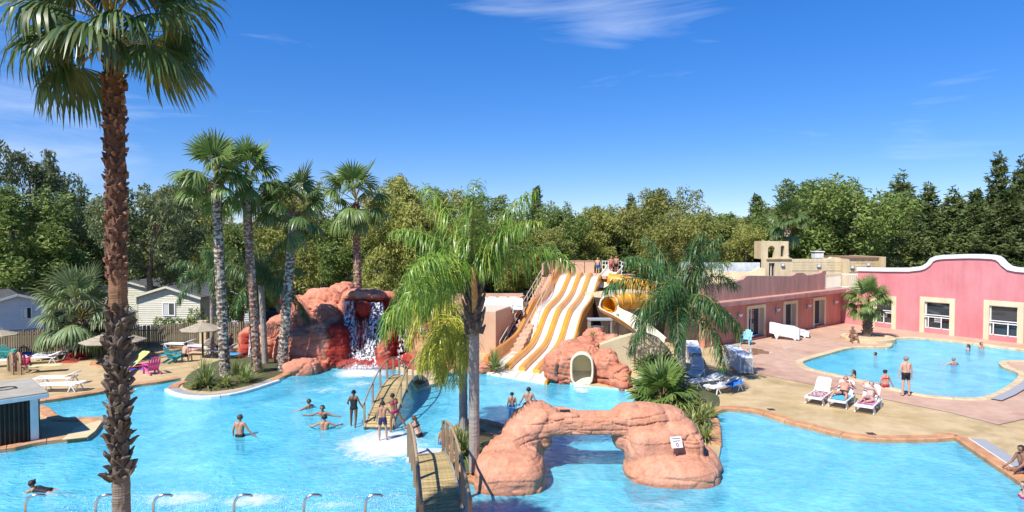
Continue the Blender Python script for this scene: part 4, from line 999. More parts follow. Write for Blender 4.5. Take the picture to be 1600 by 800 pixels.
# ---- tunnel rock (with the tube mouth cut through)
b = MB()
for a in [(905,533,33.4,62,2.6,3.6,0.1),(896,548,32.6,76,1.8,3.6,0),(868,556,32.8,34,1.6,3.4,0),(948,548,32.4,44,2.2,3,0.1),(965,568,31.8,44,1.8,2.8,0),(915,524,34.4,40,1.6,3,0),(930,515,35.6,44,2.0,2.8,0),(952,522,35.4,32,1.6,2.8,0),(975,585,31.0,28,1.2,2.6,0)]: Bk(b, *a)
solid = rockify(b.mesh('w', M_ROCK), 0.055, M_ROCK, 31, cell=0.85, strata=1.1, wet=tone_px([(-1,8,-0.4,0.12,0.6)]))
mc = G(909, 604, 0); mc = Vector((mc.x, mc.y, 0)); RW, RH = 0.50, 0.78
def capsule_ring(rw, rh, zc, n=28):
    pts = []
    for k in range(n):
        a = 2*math.pi*k/n; x = rw*math.cos(a); z = rw*math.sin(a)+(rh-rw)*(1 if math.sin(a) > 0 else -1)*min(1,abs(math.sin(a))*3)
        pts.append((x, z+zc))
    return pts
MZ = 0.68
dirT = Vector((0.12, 1, 0)).normalized(); sideT = Vector((1,-0.12,0)).normalized()
def tube_pts(rw, rh, s, z0): return [mc+sideT*x+dirT*s+Vector((0,0,z)) for x, z in capsule_ring(rw, rh, z0)]
cb = MB(); A_ = tube_pts(RW+0.02, RH+0.02, -3.0, MZ); B_ = tube_pts(RW+0.02, RH+0.02, 3.2, MZ); n = len(A_)
cb.add(A_+B_, [(k,(k+1)%n,n+(k+1)%n,n+k) for k in range(n)]+[tuple(range(n))[::-1], tuple(range(n,2*n))])
cut = bpy.data.objects.new('cut', cb.mesh('cut', M_ROCK)); link(cut)
o = bpy.data.objects.new('tmp', solid); link(o); md = o.modifiers.new('b', 'BOOLEAN'); md.operation = 'DIFFERENCE'; md.object = cut; md.solver = 'FAST'
bpy.context.view_layer.update(); solid2 = bpy.data.meshes.new_from_object(o.evaluated_get(bpy.context.evaluated_depsgraph_get()))
bpy.data.objects.remove(o); bpy.data.objects.remove(cut)
TR = thing('tunnel_rock', 'terracotta rock mound with a cream tube slide mouth opening over the water', 'rock'); inst('rock_mass', solid2, TR)
M_CREAM = mat('cream_fibreglass', (0.83,0.76,0.60), 0.3, (0.80,0.72,0.55), 1, spec=0.5, coat=0.3)
M_CREAMY = mat('yellowed_fibreglass', (0.80,0.64,0.34), 0.4, (0.82,0.70,0.44), 1, spec=0.5)
tb = MB(); rings = [(RW+0.09,RH+0.09,0.3),(RW+0.09,RH+0.09,-0.12),(RW,RH,-0.12),(RW-0.01,RH-0.01,0.3),(RW-0.03,RH-0.05,1.05)]
vs = []; n = 28
mfront = min((Vector(v.co) for v in solid.vertices if abs((Vector(v.co)-mc).dot(sideT)) < 0.7 and 0.2 < v.co.z < 1.4), key=lambda c: c.y)
s0 = (mfront-mc).dot(dirT)
for rw, rh, s in rings: vs += tube_pts(rw, rh, s+s0+0.02, MZ)
tb.add(vs, [(i*n+k, i*n+(k+1)%n, (i+1)*n+(k+1)%n, (i+1)*n+k) for i in range(4) for k in range(n)])
tb.add(vs[-n:], [tuple(range(n))])
tb.build('tube_mouth', M_CREAMY, TR, smooth=True)
rim = MB(); ring = tube_pts(RW+0.03, RH+0.03, s0-0.12, MZ); rim.tube(ring+[ring[0], ring[1]], 0.055, 8, cap=False); rim.build('rim', M_CREAM, TR, smooth=True)
# water sheet running out of the tube
fl = MB(); L_ = []
for s, z, w in ((1.02,0.36,0.44),(0.7,0.20,0.43),(0.2,0.05,0.42),(-0.15,0.0,0.4),(-0.45,WZ+0.02,0.38)):
    L_ += [mc+sideT*(-w)+dirT*(s0+s)+Vector((0,0,z)), mc+sideT*w+dirT*(s0+s)+Vector((0,0,z))]
fl.add(L_, [(2*i,2*i+1,2*i+3,2*i+2) for i in range(4)]); fl.build('tube_floor', M_CREAM, TR)
# ---- rock arch over the water
b = MB()
Bk(b, 797, 703, 19.2, 112, 2.3, 3.2, 0, -1.1, 24); Bk(b, 770, 697, 19.8, 50, 1.6, 3, 0, -1.1)
Bk(b, 806, 668, 20.0, 52, 1.3, 3, 0.2, -0.3); Bk(b, 790, 684, 19.7, 60, 1.5, 3, 0, -0.5); Bk(b, 815, 655, 20.3, 60, 1.4, 3, 0, -0.2); Bk(b, 838, 645, 20.5, 50, 1.3, 3.5, 0, 0.5); Bk(b, 826, 641, 20.7, 56, 1.3, 3.2, 0.1, 0.1); Bk(b, 838, 628, 21.0, 46, 1.1, 3, 0, 0.6); Bk(b, 848, 636, 20.7, 40, 1.1, 3.4, 0, 1.15)
sup(b, (P(872,655,20.3).x, 20.45, 1.36), (0.75,0.55,0.38), 4, 0.05)
sup(b, (P(925,665,20.3).x, 20.45, 1.32), (1.7,0.55,0.28), 8, -0.02)
Bk(b, 1000, 634, 20.6, 90, 1.5, 3.4, 0, 0.4); Bk(b, 1030, 637, 20.8, 96, 1.7, 3.2, -0.1, -0.4); Bk(b, 1055, 655, 20.4, 80, 1.6, 3, -0.2, -0.4); Bk(b, 1020, 668, 20.0, 84, 1.3, 3.2, 0, -0.4); Bk(b, 1078, 672, 20.2, 44, 1.4, 3, 0, -0.4)
Bk(b, 1050, 706, 19.9, 150, 2.7, 2.8, -0.05, -1.1, 28); Bk(b, 1085, 700, 20.6, 84, 2.4, 2.8, 0, -1.1)
def archwet(Vv):
    t = 0.9*np.clip((0.05-Vv[:,2])/0.2, 0, 1)
    return t
me = rockify(b.mesh('w', M_ROCKL), 0.029, M_ROCKL, 41, amp=0.24, cell=0.5, strata=1.3, crack=0.40, fine=1.4, its=16, layh=0.185, zst=0.85, beam=(P(880,650,20).x, P(982,650,20).x, 20.4), wet=archwet)
# a channel worn along the top of the beam
n = len(me.vertices); Vv = np.empty(n*3, np.float32); me.vertices.foreach_get('co', Vv); Vv = Vv.reshape(-1,3)
xa, xb = P(868,650,20.4).x, P(985,650,20.4).x
k = np.clip((Vv[:,0]-xa)/0.25,0,1)*np.clip((xb-Vv[:,0])/0.35,0,1)*np.exp(-((Vv[:,1]-20.50)/0.24)**4)*(Vv[:,2] > 1.35)
Vv[:,2] -= 0.20*k; me.vertices.foreach_set('co', Vv.ravel())
me.attributes['tone'].data.foreach_get('value', tn := np.empty(n, np.float32)); me.update()
from mathutils.bvhtree import BVHTree
def hit_px(me_, px, py):
    t = BVHTree.FromPolygons([v.co.copy() for v in me_.vertices], [tuple(p.vertices) for p in me_.polygons]); r = t.ray_cast(Vector((0,0,CAMZ)), ray(px, py).normalized()); return r[0], r[1]
ARCH_ME = me
AR = thing('rock_arch', 'pale terracotta rock arch bridging the water on two rounded feet', 'rock'); inst('rock_mass', me, AR)
hb = MB(); hb.obox(P(884,651,20.25)+Vector((0,0.25,0)), (1,0.1,0), (0,1,0), (0,0,1), 0.16, 0.12, 0.13); hb.build('dark_hole_block', mat('hole_black',(0.02,0.018,0.016),0.7), AR)  # solid black block, its colour stands for the dark of a hole
M_SIGN = mat('sign_white', (0.82,0.82,0.80), 0.5); M_INK = mat('print_dark', (0.09,0.09,0.1), 0.6); M_INKR = mat('print_red', (0.55,0.08,0.07), 0.6)
def sign(px, py, Y, w, h, label, nrm=(0,-1,0.15), lines=3, red=False, name='notice_sign', tilt=0.0):
    c = P(px, py, Y); root = thing(name, label, 'sign', c)
    nv = Vector(nrm).normalized(); sx = Vector((0,0,1)).cross(nv).normalized()*(1); sx = Matrix.Rotation(tilt,3,nv) @ sx; up = nv.cross(sx)
    k = MB(); k.obox((0,0,0), sx, up, nv, w/2, h/2, 0.012); k.build('board', M_SIGN, root)
    k = MB()
    for i in range(lines):
        y = h*(0.32-0.22*i); ww = w*(0.36-0.05*(i%2)); k.obox(up*y+nv*0.014, sx, up, nv, ww, h*0.03, 0.002)
    k.build('print', M_INK, root)
    if red:
        k = MB(); k.tube([nv*0.017-up*h*0.22+sx*(h*0.13*math.cos(a*0.5236))+up*(h*0.13*math.sin(a*0.5236)) for a in range(13)], 0.012, 6); k.build('prohibition_ring', M_INKR, root)
    return root
foam_later = []
# ---- falling water
def fall_mat(name, thr, wcol=(0.86,0.89,0.93)):
    m = bpy.data.materials.new(name); m.use_nodes = True; t = m.node_tree; N = t.nodes; L = t.links; b_ = N['Principled BSDF']
    b_.inputs['Base Color'].default_value = (*wcol,1); b_.inputs['Roughness'].default_value = 0.35
    tcn = N.new('ShaderNodeTexCoord'); mpn = N.new('ShaderNodeMapping'); mpn.inputs['Scale'].default_value = (8,8,0.55)
    n = N.new('ShaderNodeTexNoise'); n.inputs['Scale'].default_value = 1.3; n.inputs['Detail'].default_value = 4; n.inputs['Roughness'].default_value = 0.6
    r = N.new('ShaderNodeValToRGB'); r.color_ramp.elements[0].position = thr; r.color_ramp.elements[1].position = thr+0.20
    L.new(tcn.outputs['Object'], mpn.inputs[0]); L.new(mpn.outputs[0], n.inputs['Vector']); L.new(n.outputs[0], r.inputs[0])
    a = N.new('ShaderNodeAttribute'); a.attribute_name = 'tone'; mu = N.new('ShaderNodeMath'); mu.operation = 'MULTIPLY'
    L.new(r.outputs[0], mu.inputs[0]); L.new(a.outputs['Fac'], mu.inputs[1]); L.new(mu.outputs[0], b_.inputs['Alpha'])
    bn = N.new('ShaderNodeBump'); bn.inputs['Strength'].default_value = 0.8; bn.inputs['Distance'].default_value = 0.08
    L.new(n.outputs[0], bn.inputs['Height']); L.new(bn.outputs[0], b_.inputs['Normal'])
    return m
M_FALL = fall_mat('falling_water', 0.44); M_FALLT = fall_mat('thin_falling_water', 0.50, (0.85,0.78,0.80))
def fall(px_l, m, name='waterfall', dens=None, seed=0):
    # px_l: rows (pxl, pxr, py, Y)
    rows = crom([tuple(r) for r in px_l], 6); V = []; T = []; nx = 14; rg = random.Random(seed)
    for i, (xl, xr, y, Y) in enumerate(rows):
        for k in range(nx+1):
            u = k/nx; p = P(xl+(xr-xl)*u, y, Y); w = math.sin(math.pi*u)**0.5 if 0 < u < 1 else 0
            V.append((p.x, p.y-0.10*w+rg.uniform(-0.06,0.06), p.z)); T.append(min(1, 1.5*w))
    F = [(i*(nx+1)+k, i*(nx+1)+k+1, (i+1)*(nx+1)+k+1, (i+1)*(nx+1)+k) for i in range(len(rows)-1) for k in range(nx)]
    me = npmesh(name, V, F, m, smooth=True, attr=T); return tag(inst(name, me), kind='structure')
fall([(532,556,470,38.2),(536,556,495,37.9),(536,556,520,37.2),(540,562,545,36.6),(544,575,566,36.0),(540,585,576,35.4)], M_FALL, seed=1)
fall([(576,600,472,38.4),(576,602,495,37.8),(574,604,520,37.2),(568,604,540,36.7),(555,600,558,36.1),(550,592,575,35.4)], M_FALL, seed=2)
fall([(557,577,497,37.25),(553,580,520,37.1),(552,578,548,36.9)], M_FALLT, seed=3)
fall([(621,646,474,37.6),(622,646,500,37.3),(622,640,525,36.8),(620,636,550,36.2),(616,636,572,35.6)], M_FALLT, seed=4)
fall([(389,405,522,39.0),(388,406,545,38.7),(385,406,572,38.2)], M_FALL, seed=5)
fall([(414,424,540,39.0),(412,426,562,38.5)], M_FALLT, seed=6)
fall([(138,168,540,39.4),(140,170,556,38.8),(146,172,574,38.2)], M_FALLT, seed=7)
fall([(190,204,540,40.6),(192,208,560,40.0)], M_FALL, seed=8)
# ---- foam on the water
def foam_mat():
    m = bpy.data.materials.new('foam'); m.use_nodes = True; t = m.node_tree; N = t.nodes; L = t.links; b_ = N['Principled BSDF']
    b_.inputs['Base Color'].default_value = (0.88,0.93,0.95,1); b_.inputs['Roughness'].default_value = 0.6
    tcn = N.new('ShaderNodeTexCoord'); n = N.new('ShaderNodeTexNoise'); n.inputs['Scale'].default_value = 1.7; n.inputs['Detail'].default_value = 8; n.inputs['Roughness'].default_value = 0.72; n.inputs['Distortion'].default_value = 1.2
    L.new(tcn.outputs['Object'], n.inputs['Vector']); a = N.new('ShaderNodeAttribute'); a.attribute_name = 'tone'
    ad = N.new('ShaderNodeMath'); ad.operation = 'ADD'; L.new(n.outputs[0], ad.inputs[0]); L.new(a.outputs['Fac'], ad.inputs[1])
    mr = N.new('ShaderNodeMapRange'); mr.inputs['From Min'].default_value = 0.92; mr.inputs['From Max'].default_value = 1.45; mr.inputs['To Max'].default_value = 0.95
    L.new(ad.outputs[0], mr.inputs[0]); L.new(mr.outputs[0], b_.inputs['Alpha']); return m
M_FOAM = foam_mat()
def foam(px, py, rx, ry, s=0.8, name='foam', rot=0):
    c = G(px, py, WZ); V = []; T = []; F = []; n = 24
    for i, r in enumerate((0,0.35,0.7,1.0)):
        for k in range(n):
            a = 2*math.pi*k/n; x = rx*r*math.cos(a); y = ry*r*math.sin(a)
            V.append((c.x+x*math.cos(rot)-y*math.sin(rot), c.y+x*math.sin(rot)+y*math.cos(rot), WZ+0.008+0.03*s*(1-r))); T.append(s*(1-r**1.3))
    F = [(i*n+k, i*n+(k+1)%n, (i+1)*n+(k+1)%n, (i+1)*n+k) for i in range(3) for k in range(n)]
    tag(inst(name, npmesh(name, V, F, M_FOAM, smooth=True, attr=T)), 'white foam', None, None, 'stuff'); 
for f in ((600,697,2.6,2.6,0.95),(590,705,3.6,3.4,0.62),(590,728,3.0,1.8,0.5),(556,583,1.9,2.2,1.05),(580,584,1.6,1.8,0.95),(560,600,1.6,2.0,0.62),(510,610,2.2,1.6,0.58),(540,612,2.0,1.2,0.5),(625,585,0.8,1.0,0.6),(909,610,0.7,1.2,0.9),(905,625,1.6,1.6,0.45),(830,603,2.0,1.0,0.5),(280,780,2.2,1.1,0.72),(395,782,1.6,0.9,0.8),(520,790,1.2,0.8,0.6),(1020,790,2.5,1.2,0.5),(650,636,1.5,2.5,0.45)): foam(*f)

M_DROP = mat('spray_drop', (0.9,0.93,0.95), 0.3)
def spray(c, rx, ry, rz_, n, s, seed, name='water_spray'):
    rg = np.random.default_rng(seed); p = rg.normal(size=(n,3))*np.array((rx,ry,rz_))*0.5; p[:,2] = np.abs(p[:,2])**1.2; p += np.array(c)
    r = s*rg.uniform(0.4,1.3,n)[:,None]; o = [np.array(v) for v in ((1,0,-.5),(-.6,.9,-.5),(-.6,-.9,-.5),(0,0,1))]
    V = np.stack([p+r*q for q in o],1).reshape(-1,3); base = np.arange(n)[:,None]*4
    F = np.concatenate([base+np.array(f) for f in ((0,1,3),(1,2,3),(2,0,3),(0,2,1))])
    tag(inst(name, npmesh(name, V, F, M_DROP, smooth=True)), 'white water spray', None, None, 'stuff')
for i, (px, py, rx, ry, rz_, n) in enumerate(((556,580,0.9,0.7,0.7,900),(588,578,0.6,0.5,0.4,300),(626,575,0.6,0.6,0.4,350),(909,607,0.5,0.5,0.2,250),(398,574,0.5,0.5,0.4,250))):
    spray(tuple(G(px,py,WZ)), rx, ry, rz_, n*3, 0.008, i)
# ================================================================ WOODEN BRIDGES
M_PLANK = mat('weathered_plank', (0.47,0.34,0.17), 0.8, (0.33,0.22,0.10), 2.5, bump=0.8, bscale=6, stretch=(0.6,6,3), rnd=0.16)
M_PLANKY = mat('wet_plank', (0.50,0.40,0.20), 0.6, (0.35,0.24,0.10), 2.5, bump=0.8, bscale=6, stretch=(6,0.6,3), rnd=0.22)
M_POST = mat('rail_timber', (0.37,0.27,0.17), 0.85, (0.27,0.19,0.12), 3, bump=0.6, bscale=5, stretch=(4,4,0.7), rnd=0.12)
M_STRG = mat('grey_stringer', (0.36,0.31,0.25), 0.85, (0.27,0.22,0.17), 2, bump=0.6)
def bridge(A, B, w, crest, label, np_, nposts, railh, mp_, z0=0.0, z1=0.0, posts_extra=0.0, pr=0.035, rr=0.032):
    A = Vector(A); B = Vector(B); d = (B-A); d.z = 0; L = d.length; d.normalize(); s = Vector((d.y,-d.x,0))
    root = thing('footbridge', label, 'bridge', ((A+B)/2)); C = (A+B)/2; C.z = 0; root.location = C
    prof = lambda t: z0+(z1-z0)*t+crest*math.sin(math.pi*min(1,max(0,t)))**0.9
    at = lambda t, o=0, dz=0: A+d*(L*t)+s*o+Vector((0,0,prof(t)+dz-A.z))-C
    me = MB().box(-w/2,w/2,-0.5,0.5,-0.02,0.02).mesh('plank', mp_); rg = random.Random(int(L*10))
    for i in range(np_):
        t = (i+0.5)/np_; a, c = at(max(0,t-0.01)), at(min(1,t+0.01)); tan = (c-a).normalized()
        M = Matrix((s, tan, s.cross(tan))).transposed()
        o = inst('plank', me, root, at(t)+Vector((0,0,rg.uniform(-0.004,0.004))), M.to_euler(), (rg.uniform(0.98,1.02), L/np_*0.90, 1))
    for sd_ in (-1, 1):
        k = MB(); pts = [at(i/20, sd_*(w/2+0.03), -0.05) for i in range(21)]
        for a, c in zip(pts[:-1], pts[1:]): k.bar(a-(c-a)*0.02, c, 0.06, 0.2)
        k.build('stringer', M_STRG, root)
        tops = []
        for j in range(nposts):
            t = 0.02+0.96*j/(nposts-1); p = at(t, sd_*(w/2+0.075), -0.15); q_ = at(t, sd_*(w/2+0.075), railh*(1.0 if 0 < j < nposts-1 else 0.97))
            k = MB(); k.bar(p, q_, pr*2, pr*2, up=d); k.build('post', M_POST, root)
        k = MB(); k.tube([at(-0.01+1.02*i/24, sd_*(w/2+0.075), railh) for i in range(25)], rr, 8); k.build('handrail', M_POST, root, smooth=True)
    k = MB()
    for t in (0.08, 0.35, 0.65, 0.92): a = at(t,-w/2,-0.10); c = at(t,w/2,-0.10); k.bar(a, c, 0.08, 0.10)
    k.build('cross_beam', M_STRG, root)
    return root
fa = G(591,668,0); fb = G(648,586,0)
bridge(fa, (-4.85,32.3,0), 1.0, 0.95, 'arched timber footbridge farther away, from the white islet to the waterfall rock', 50, 7, 0.85, M_PLANKY)
bridge((-2.9,21.3,0), (-1.55,14.9,0), 1.0, 0.62, 'arched timber footbridge in the near foreground, cut off by the bottom of the photo', 42, 6, 1.05, M_PLANKY, pr=0.05, rr=0.04)
k = MB(); k.prism([tuple(G(x,y)[:2]) for x, y in [(612,571),(627,579),(640,594),(652,609.5),(668,605),(686,597),(700,572)]], FLOORZ, 0.035); tag(k.build('bridge_landing', M_COPC), kind='structure')
# landing between islet and near bridge
ib = MB(); ib.prism([tuple(G(x,y)[:2]) for x, y in [(640,700),(690,700),(700,716),(634,722)]], FLOORZ, 0.0); tag(ib.build('bridge_landing', M_ISLET), kind='structure')
k = MB(); k.prism([(-2.6,14.3),(-0.4,14.3),(-0.4,16.1),(-2.6,16.1)], -0.5, 0.004); tag(k.build('bridge_landing', M_COPO), kind='structure')

# ================================================================ WATER SLIDES
M_ORANGE = mat('orange_fibreglass', (0.72,0.30,0.05), 0.35, (0.64,0.25,0.04), 1.5, spec=0.5, coat=0.3)
M_YEL = mat('yellow_fibreglass', (0.84,0.39,0.03), 0.35, (0.78,0.34,0.025), 1.5, spec=0.5, coat=0.3)
for m_ in (M_CREAM, M_ORANGE, M_YEL): weather(m_,0.84,1.03,1.2,(2,0.25,2))
M_LANE = mat('white_lane', (0.86,0.82,0.70), 0.28, (0.84,0.79,0.66), 1, spec=0.5, coat=0.4)
M_BEIGE = mat('beige_render', (0.62,0.41,0.28), 0.85, (0.56,0.35,0.23), 0.8, bump=0.5, bscale=14)
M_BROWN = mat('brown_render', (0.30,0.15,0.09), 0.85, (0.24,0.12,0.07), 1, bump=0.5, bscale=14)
M_RAIL = mat('rail_paint', (0.68,0.56,0.42), 0.5)
YY = np.array([32.4,35,37.8,40,41.7,43.1,45.0,48.5,50.8,52.7,54.2,55.5]); ZZ = np.array([-0.06,.12,.20,.36,.84,1.45,2.05,2.38,2.78,3.4,3.85,3.95])
WV = Vector((0.76,-0.60,0))
prof = [(0.91+(y-32.4)*0.2566, y, z) for y, z in zip(YY, ZZ)]; prof = crom(prof, 5)
SL = thing('water_slide', 'cream four-lane wavy slide with orange dividers dropping into the pool', 'slide', (0,0,0))
def sweep(off, sect, m, name, parent, trim=0.0, caps=True, path=prof):
    pp = [p for p in path if p[1] >= path[0][1]+trim]; b = MB(); n = len(sect); vs = []
    for p in pp:
        for (u, z) in sect: vs.append((p[0]+WV.x*(off+u), p[1]+WV.y*(off+u), p[2]+z))
    fs = [(i*n+k, i*n+(k+1)%n, (i+1)*n+(k+1)%n, (i+1)*n+k) for i in range(len(pp)-1) for k in range(n)]
    if caps: fs += [tuple(range(n))[::-1], tuple(range((len(pp)-1)*n, len(pp)*n))]
    b.add(vs, fs); return b.build(name, m, parent, smooth=False)
for j in range(4):
    sweep(j-3, [(0.02,0.05),(0.12,0.0),(0.5,-0.03),(0.88,0.0),(0.98,0.05),(0.98,-0.12),(0.02,-0.12)], M_LANE, 'lane', SL)
for j in range(1, 4):
    sweep(j-3, [(-0.24,-0.02),(-0.21,0.18),(-0.12,0.26),(0.12,0.26),(0.21,0.18),(0.24,-0.02)], M_YEL, 'lane_divider', SL, trim=0.9)
sweep(1, [(-0.08,-0.02),(-0.06,0.12),(0.03,0.14),(0.10,0.08),(0.10,-0.5),(-0.02,-0.5)], M_YEL, 'outer_edge', SL)
sweep(-3, [(-0.62,-0.3),(-0.62,0.42),(-0.46,0.66),(-0.26,0.62),(-0.10,0.15),(0.10,-0.01),(0.0,-0.3)], M_ORANGE, 'outer_guard', SL, trim=0.6)
for j in range(4):
    for yy_ in (36.0,39.0,42.4,45.8,49.6,53.2):
        zz_ = float(np.interp(yy_, [p[1] for p in prof], [p[2] for p in prof])); z2 = float(np.interp(yy_+0.2, [p[1] for p in prof], [p[2] for p in prof])); xx_ = 0.91+(yy_-32.4)*0.2566
        a_ = Vector((xx_+WV.x*(j-3+0.1), yy_+WV.y*(j-3+0.1), zz_+0.001)); c_ = Vector((xx_+WV.x*(j-3+0.9), yy_+WV.y*(j-3+0.9), zz_+0.001)); dn = Vector((0.2566*0.2,0.2,z2-zz_)).normalized(); u_ = (c_-a_).normalized(); n_ = u_.cross(dn)
        if n_.z < 0: n_ = -n_
        k = MB(); k.obox((a_+c_)/2-n_*0.028, u_, dn, n_, (c_-a_).length/2*0.75, 0.02, 0.012); k.build('lane_seam', M_STRG, SL)
# side wall under the right edge
b = MB(); vs = []
pp = [p for p in prof if p[1] > 33.5]
for p in pp: vs += [(p[0]+WV.x*1.03, p[1]+WV.y*1.03, p[2]-0.14), (p[0]+WV.x*1.03, p[1]+WV.y*1.03, -0.02)]
b.add(vs, [(2*i,2*i+1,2*i+3,2*i+2) for i in range(len(pp)-1)])
vs = []
for p in pp: vs += [(p[0]-WV.x*3.2, p[1]-WV.y*3.2, p[2]-0.14), (p[0]-WV.x*3.2, p[1]-WV.y*3.2, -0.02)]
b.add(vs, [(2*i,2*i+1,2*i+3,2*i+2) for i in range(len(pp)-1)])
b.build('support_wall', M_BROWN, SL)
# ---- slide tower platform
PT = thing('slide_platform', 'beige raised start platform behind the top of the slides', 'platform')
tp = prof[-1]; L0 = Vector((tp[0]-WV.x*3.6, tp[1]-WV.y*3.6, 0)); R0 = Vector((tp[0]+WV.x*1.6, tp[1]+WV.y*1.6, 0)); back = Vector((0.6,3.2,0))
k = MB(); k.prism([tuple(v[:2]) for v in (L0, R0, R0+back+Vector((2.5,0,0)), L0+back)], 3.70, 3.93); k.build('deck', M_BEIGE, PT)
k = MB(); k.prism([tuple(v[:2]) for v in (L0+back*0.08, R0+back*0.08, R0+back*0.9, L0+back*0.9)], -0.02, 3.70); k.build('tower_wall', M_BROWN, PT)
Lb, Rb = L0+back*0.75, R0+back*0.75; ax = (Rb-Lb).normalized(); tot = (P(930,400,Rb.y).x-Lb.x)/ax.x
Lp = Vector((P(852,400,Lb.y).x, Lb.y, 0)); Rp = Vector((P(929,400,Lb.y-0.5).x, Lb.y-0.5, 0)); pax = (Rp-Lp).normalized(); PL = (Rp-Lp).length
for i in range(5):
    a = Lp+pax*(PL*i/5+0.02); c = Lp+pax*(PL*(i+1)/5-0.03); k = MB(); k.bar(a+Vector((0,0,4.48)), c+Vector((0,0,4.48)), 0.12, 1.08); k.build('wall_panel', M_BEIGE, PT)
k = MB(); k.bar(Lp+Vector((0,0,5.05)), Rp+Vector((0,0,5.05)), 0.2, 0.06); k.build('wall_cap', M_BEIGE, PT)
k = MB(); f_ = P(848,400,Lb.y-3.2); k.bar(Lp+Vector((0,0,4.45)), Vector((f_.x,f_.y,4.40)), 0.12, 1.0); k.build('wall_panel', M_BEIGE, PT)
# ---- stair along the left guard
ST = thing('staircase', 'beige stair with thin handrails climbing beside the left slide guard', 'stairs')
S0 = Vector((P(795,560,38.5).x, 38.5, 0)); S1_ = Vector((L0.x-0.5, L0.y+0.6, 3.9)); ns = 22
sdir = (S1_-S0); sdir.z = 0; slen = sdir.length; sdir.normalize(); sn = Vector((sdir.y,-sdir.x,0))
for i in range(ns):
    a = S0+sdir*(slen*i/ns); z = 3.9*(i+1)/ns; k = MB(); k.obox((a.x+sdir.x*slen/ns/2, a.y+sdir.y*slen/ns/2, z/2), sdir, sn, (0,0,1), slen/ns/2, 0.6, z/2); k.build('step', M_BEIGE, ST)
k = MB()
for sd_ in (-0.55, 0.55):
    k.tube([S0+sn*sd_+Vector((0,0,1.0)), S1_+sn*sd_+Vector((0,0,1.0))], 0.03, 6); k.tube([S0+sn*sd_+Vector((0,0,0.55)), S1_+sn*sd_+Vector((0,0,0.55))], 0.02, 6)
    for i in range(9): q_ = S0.lerp(S1_, i/8)+sn*sd_; k.tube([q_, q_+Vector((0,0,1.0))], 0.025, 6)
k.build('handrail', M_RAIL, ST)
# ---- sun terrace with beige parapets
TE = thing('sun_terrace', 'raised beige sun terrace with parapet walls left of the slides', 'terrace')
t0 = P(690,400,48.5); t1 = P(817,400,48.5); t2 = P(800,400,44.0); t3 = P(772,400,40.0); t4 = P(700,400,41.0)
k = MB(); k.prism([tuple(v[:2]) for v in (t0,t1,t2,t3,t4)], -0.02, 2.0, m=0); k.build('terrace_base', M_BEIGE, TE)
def wallseg(name, a, c, z0, z1, th, m, parent): k = MB(); a = Vector((a.x,a.y,(z0+z1)/2)); c = Vector((c.x,c.y,(z0+z1)/2)); k.bar(a, c, th, z1-z0); return k.build(name, m, parent)
wallseg('parapet', t0, t1, 1.95, 3.0, 0.3, M_BEIGE, TE); wallseg('parapet', t1+Vector((0,-0.2,0)), t1+(t2-t1)*0.45, 1.95, 2.9, 0.25, M_BEIGE, TE)
q0 = t3+Vector((0.1,-0.15,0)); q1 = P(798,400,42.8)
k = MB(); k.prism([tuple(v[:2]) for v in (q0, q1, q1+Vector((-1.6,1.0,0)), P(738,400,42.0), P(738,400,40.4))], -0.02, 2.60); k.build('parapet_block', M_BEIGE, TE)
k = MB(); k.prism([tuple(v[:2]) for v in (q0, q1, q1+Vector((-1.6,1.0,0)), P(738,400,42.0), P(738,400,40.4))], 2.60, 2.66); o = k.build('parapet_cap', M_RAIL, TE)
# ---- tube slide
TS = thing('tube_slide', 'yellow tube slide coiling behind the right queen palm into an open cream chute', 'slide')
tpts = crom([tuple(P(*a)) for a in [(950,436,54.6),(972,440,54.2),(1003,446,53.0),(1035,452,50.5),(1052,460,47.5),(1040,468,45.0),(1010,470,43.5),(982,470,42.6),(966,472,42.0),(951,477,41.3)]], 5)
k = MB(); k.tube(tpts, 0.54, 18, cap=False); k.tube(tpts, 0.50, 18, cap=False); k.build('tube', M_YEL, TS, smooth=True)
for i in range(6, len(tpts), 5):
    k = MB(); a = Vector(tpts[i]); dd = (Vector(tpts[min(i+1,len(tpts)-1)])-Vector(tpts[i-1])).normalized(); k.tube([a-dd*0.05, a+dd*0.05], 0.59, 18); k.build('flange', M_YEL, TS, smooth=True)
def chute(pts, r, m_in, m_out, parent, nm='chute', hang=1.0):
    pts = crom([tuple(p) for p in pts], 5); V = [Vector(p) for p in pts]; n = 9
    for inner, m, rr in ((True, m_in, r-0.05), (False, m_out, r)):
        b = MB(); vs = []
        for i, p in enumerate(V):
            d_ = (V[min(i+1,len(V)-1)]-V[max(i-1,0)]); d_.z = 0; d_.normalize(); s = Vector((d_.y,-d_.x,0))
            for k2 in range(n):
                a = math.pi*(-0.04+1.08*k2/(n-1)); vs.append(p+s*math.cos(a)*rr+Vector((0,0,-math.sin(a)*rr*0.75*hang)))
        b.add(vs, [(i*n+k2, i*n+k2+1, (i+1)*n+k2+1, (i+1)*n+k2) for i in range(len(V)-1) for k2 in range(n-1)]); b.build(nm if inner else nm+'_shell', m, parent, smooth=True)
    for sd_ in (0, n-1):
        k = MB(); k.tube([Vector(vs[i*n+sd_]) for i in range(len(V))], 0.05, 6); k.build('chute_lip', m_in, parent, smooth=True)
chute([P(*a) for a in [(949,480,41.2),(958,486,40.2),(975,494,38.6),(996,507,37.0),(1012,520,35.8),(1024,531,34.8)]], 0.62, M_CREAM, M_ORANGE, TS)
k = MB(); rp_ = P(951,476,41.3); ringp = [rp_+Vector((0.60*math.cos(a*0.5236),-0.15,0.62*math.sin(a*0.5236))) for a in range(13)]; k.tube(ringp, 0.06, 6); k.build('tube_rim', M_CREAM, TS, smooth=True)
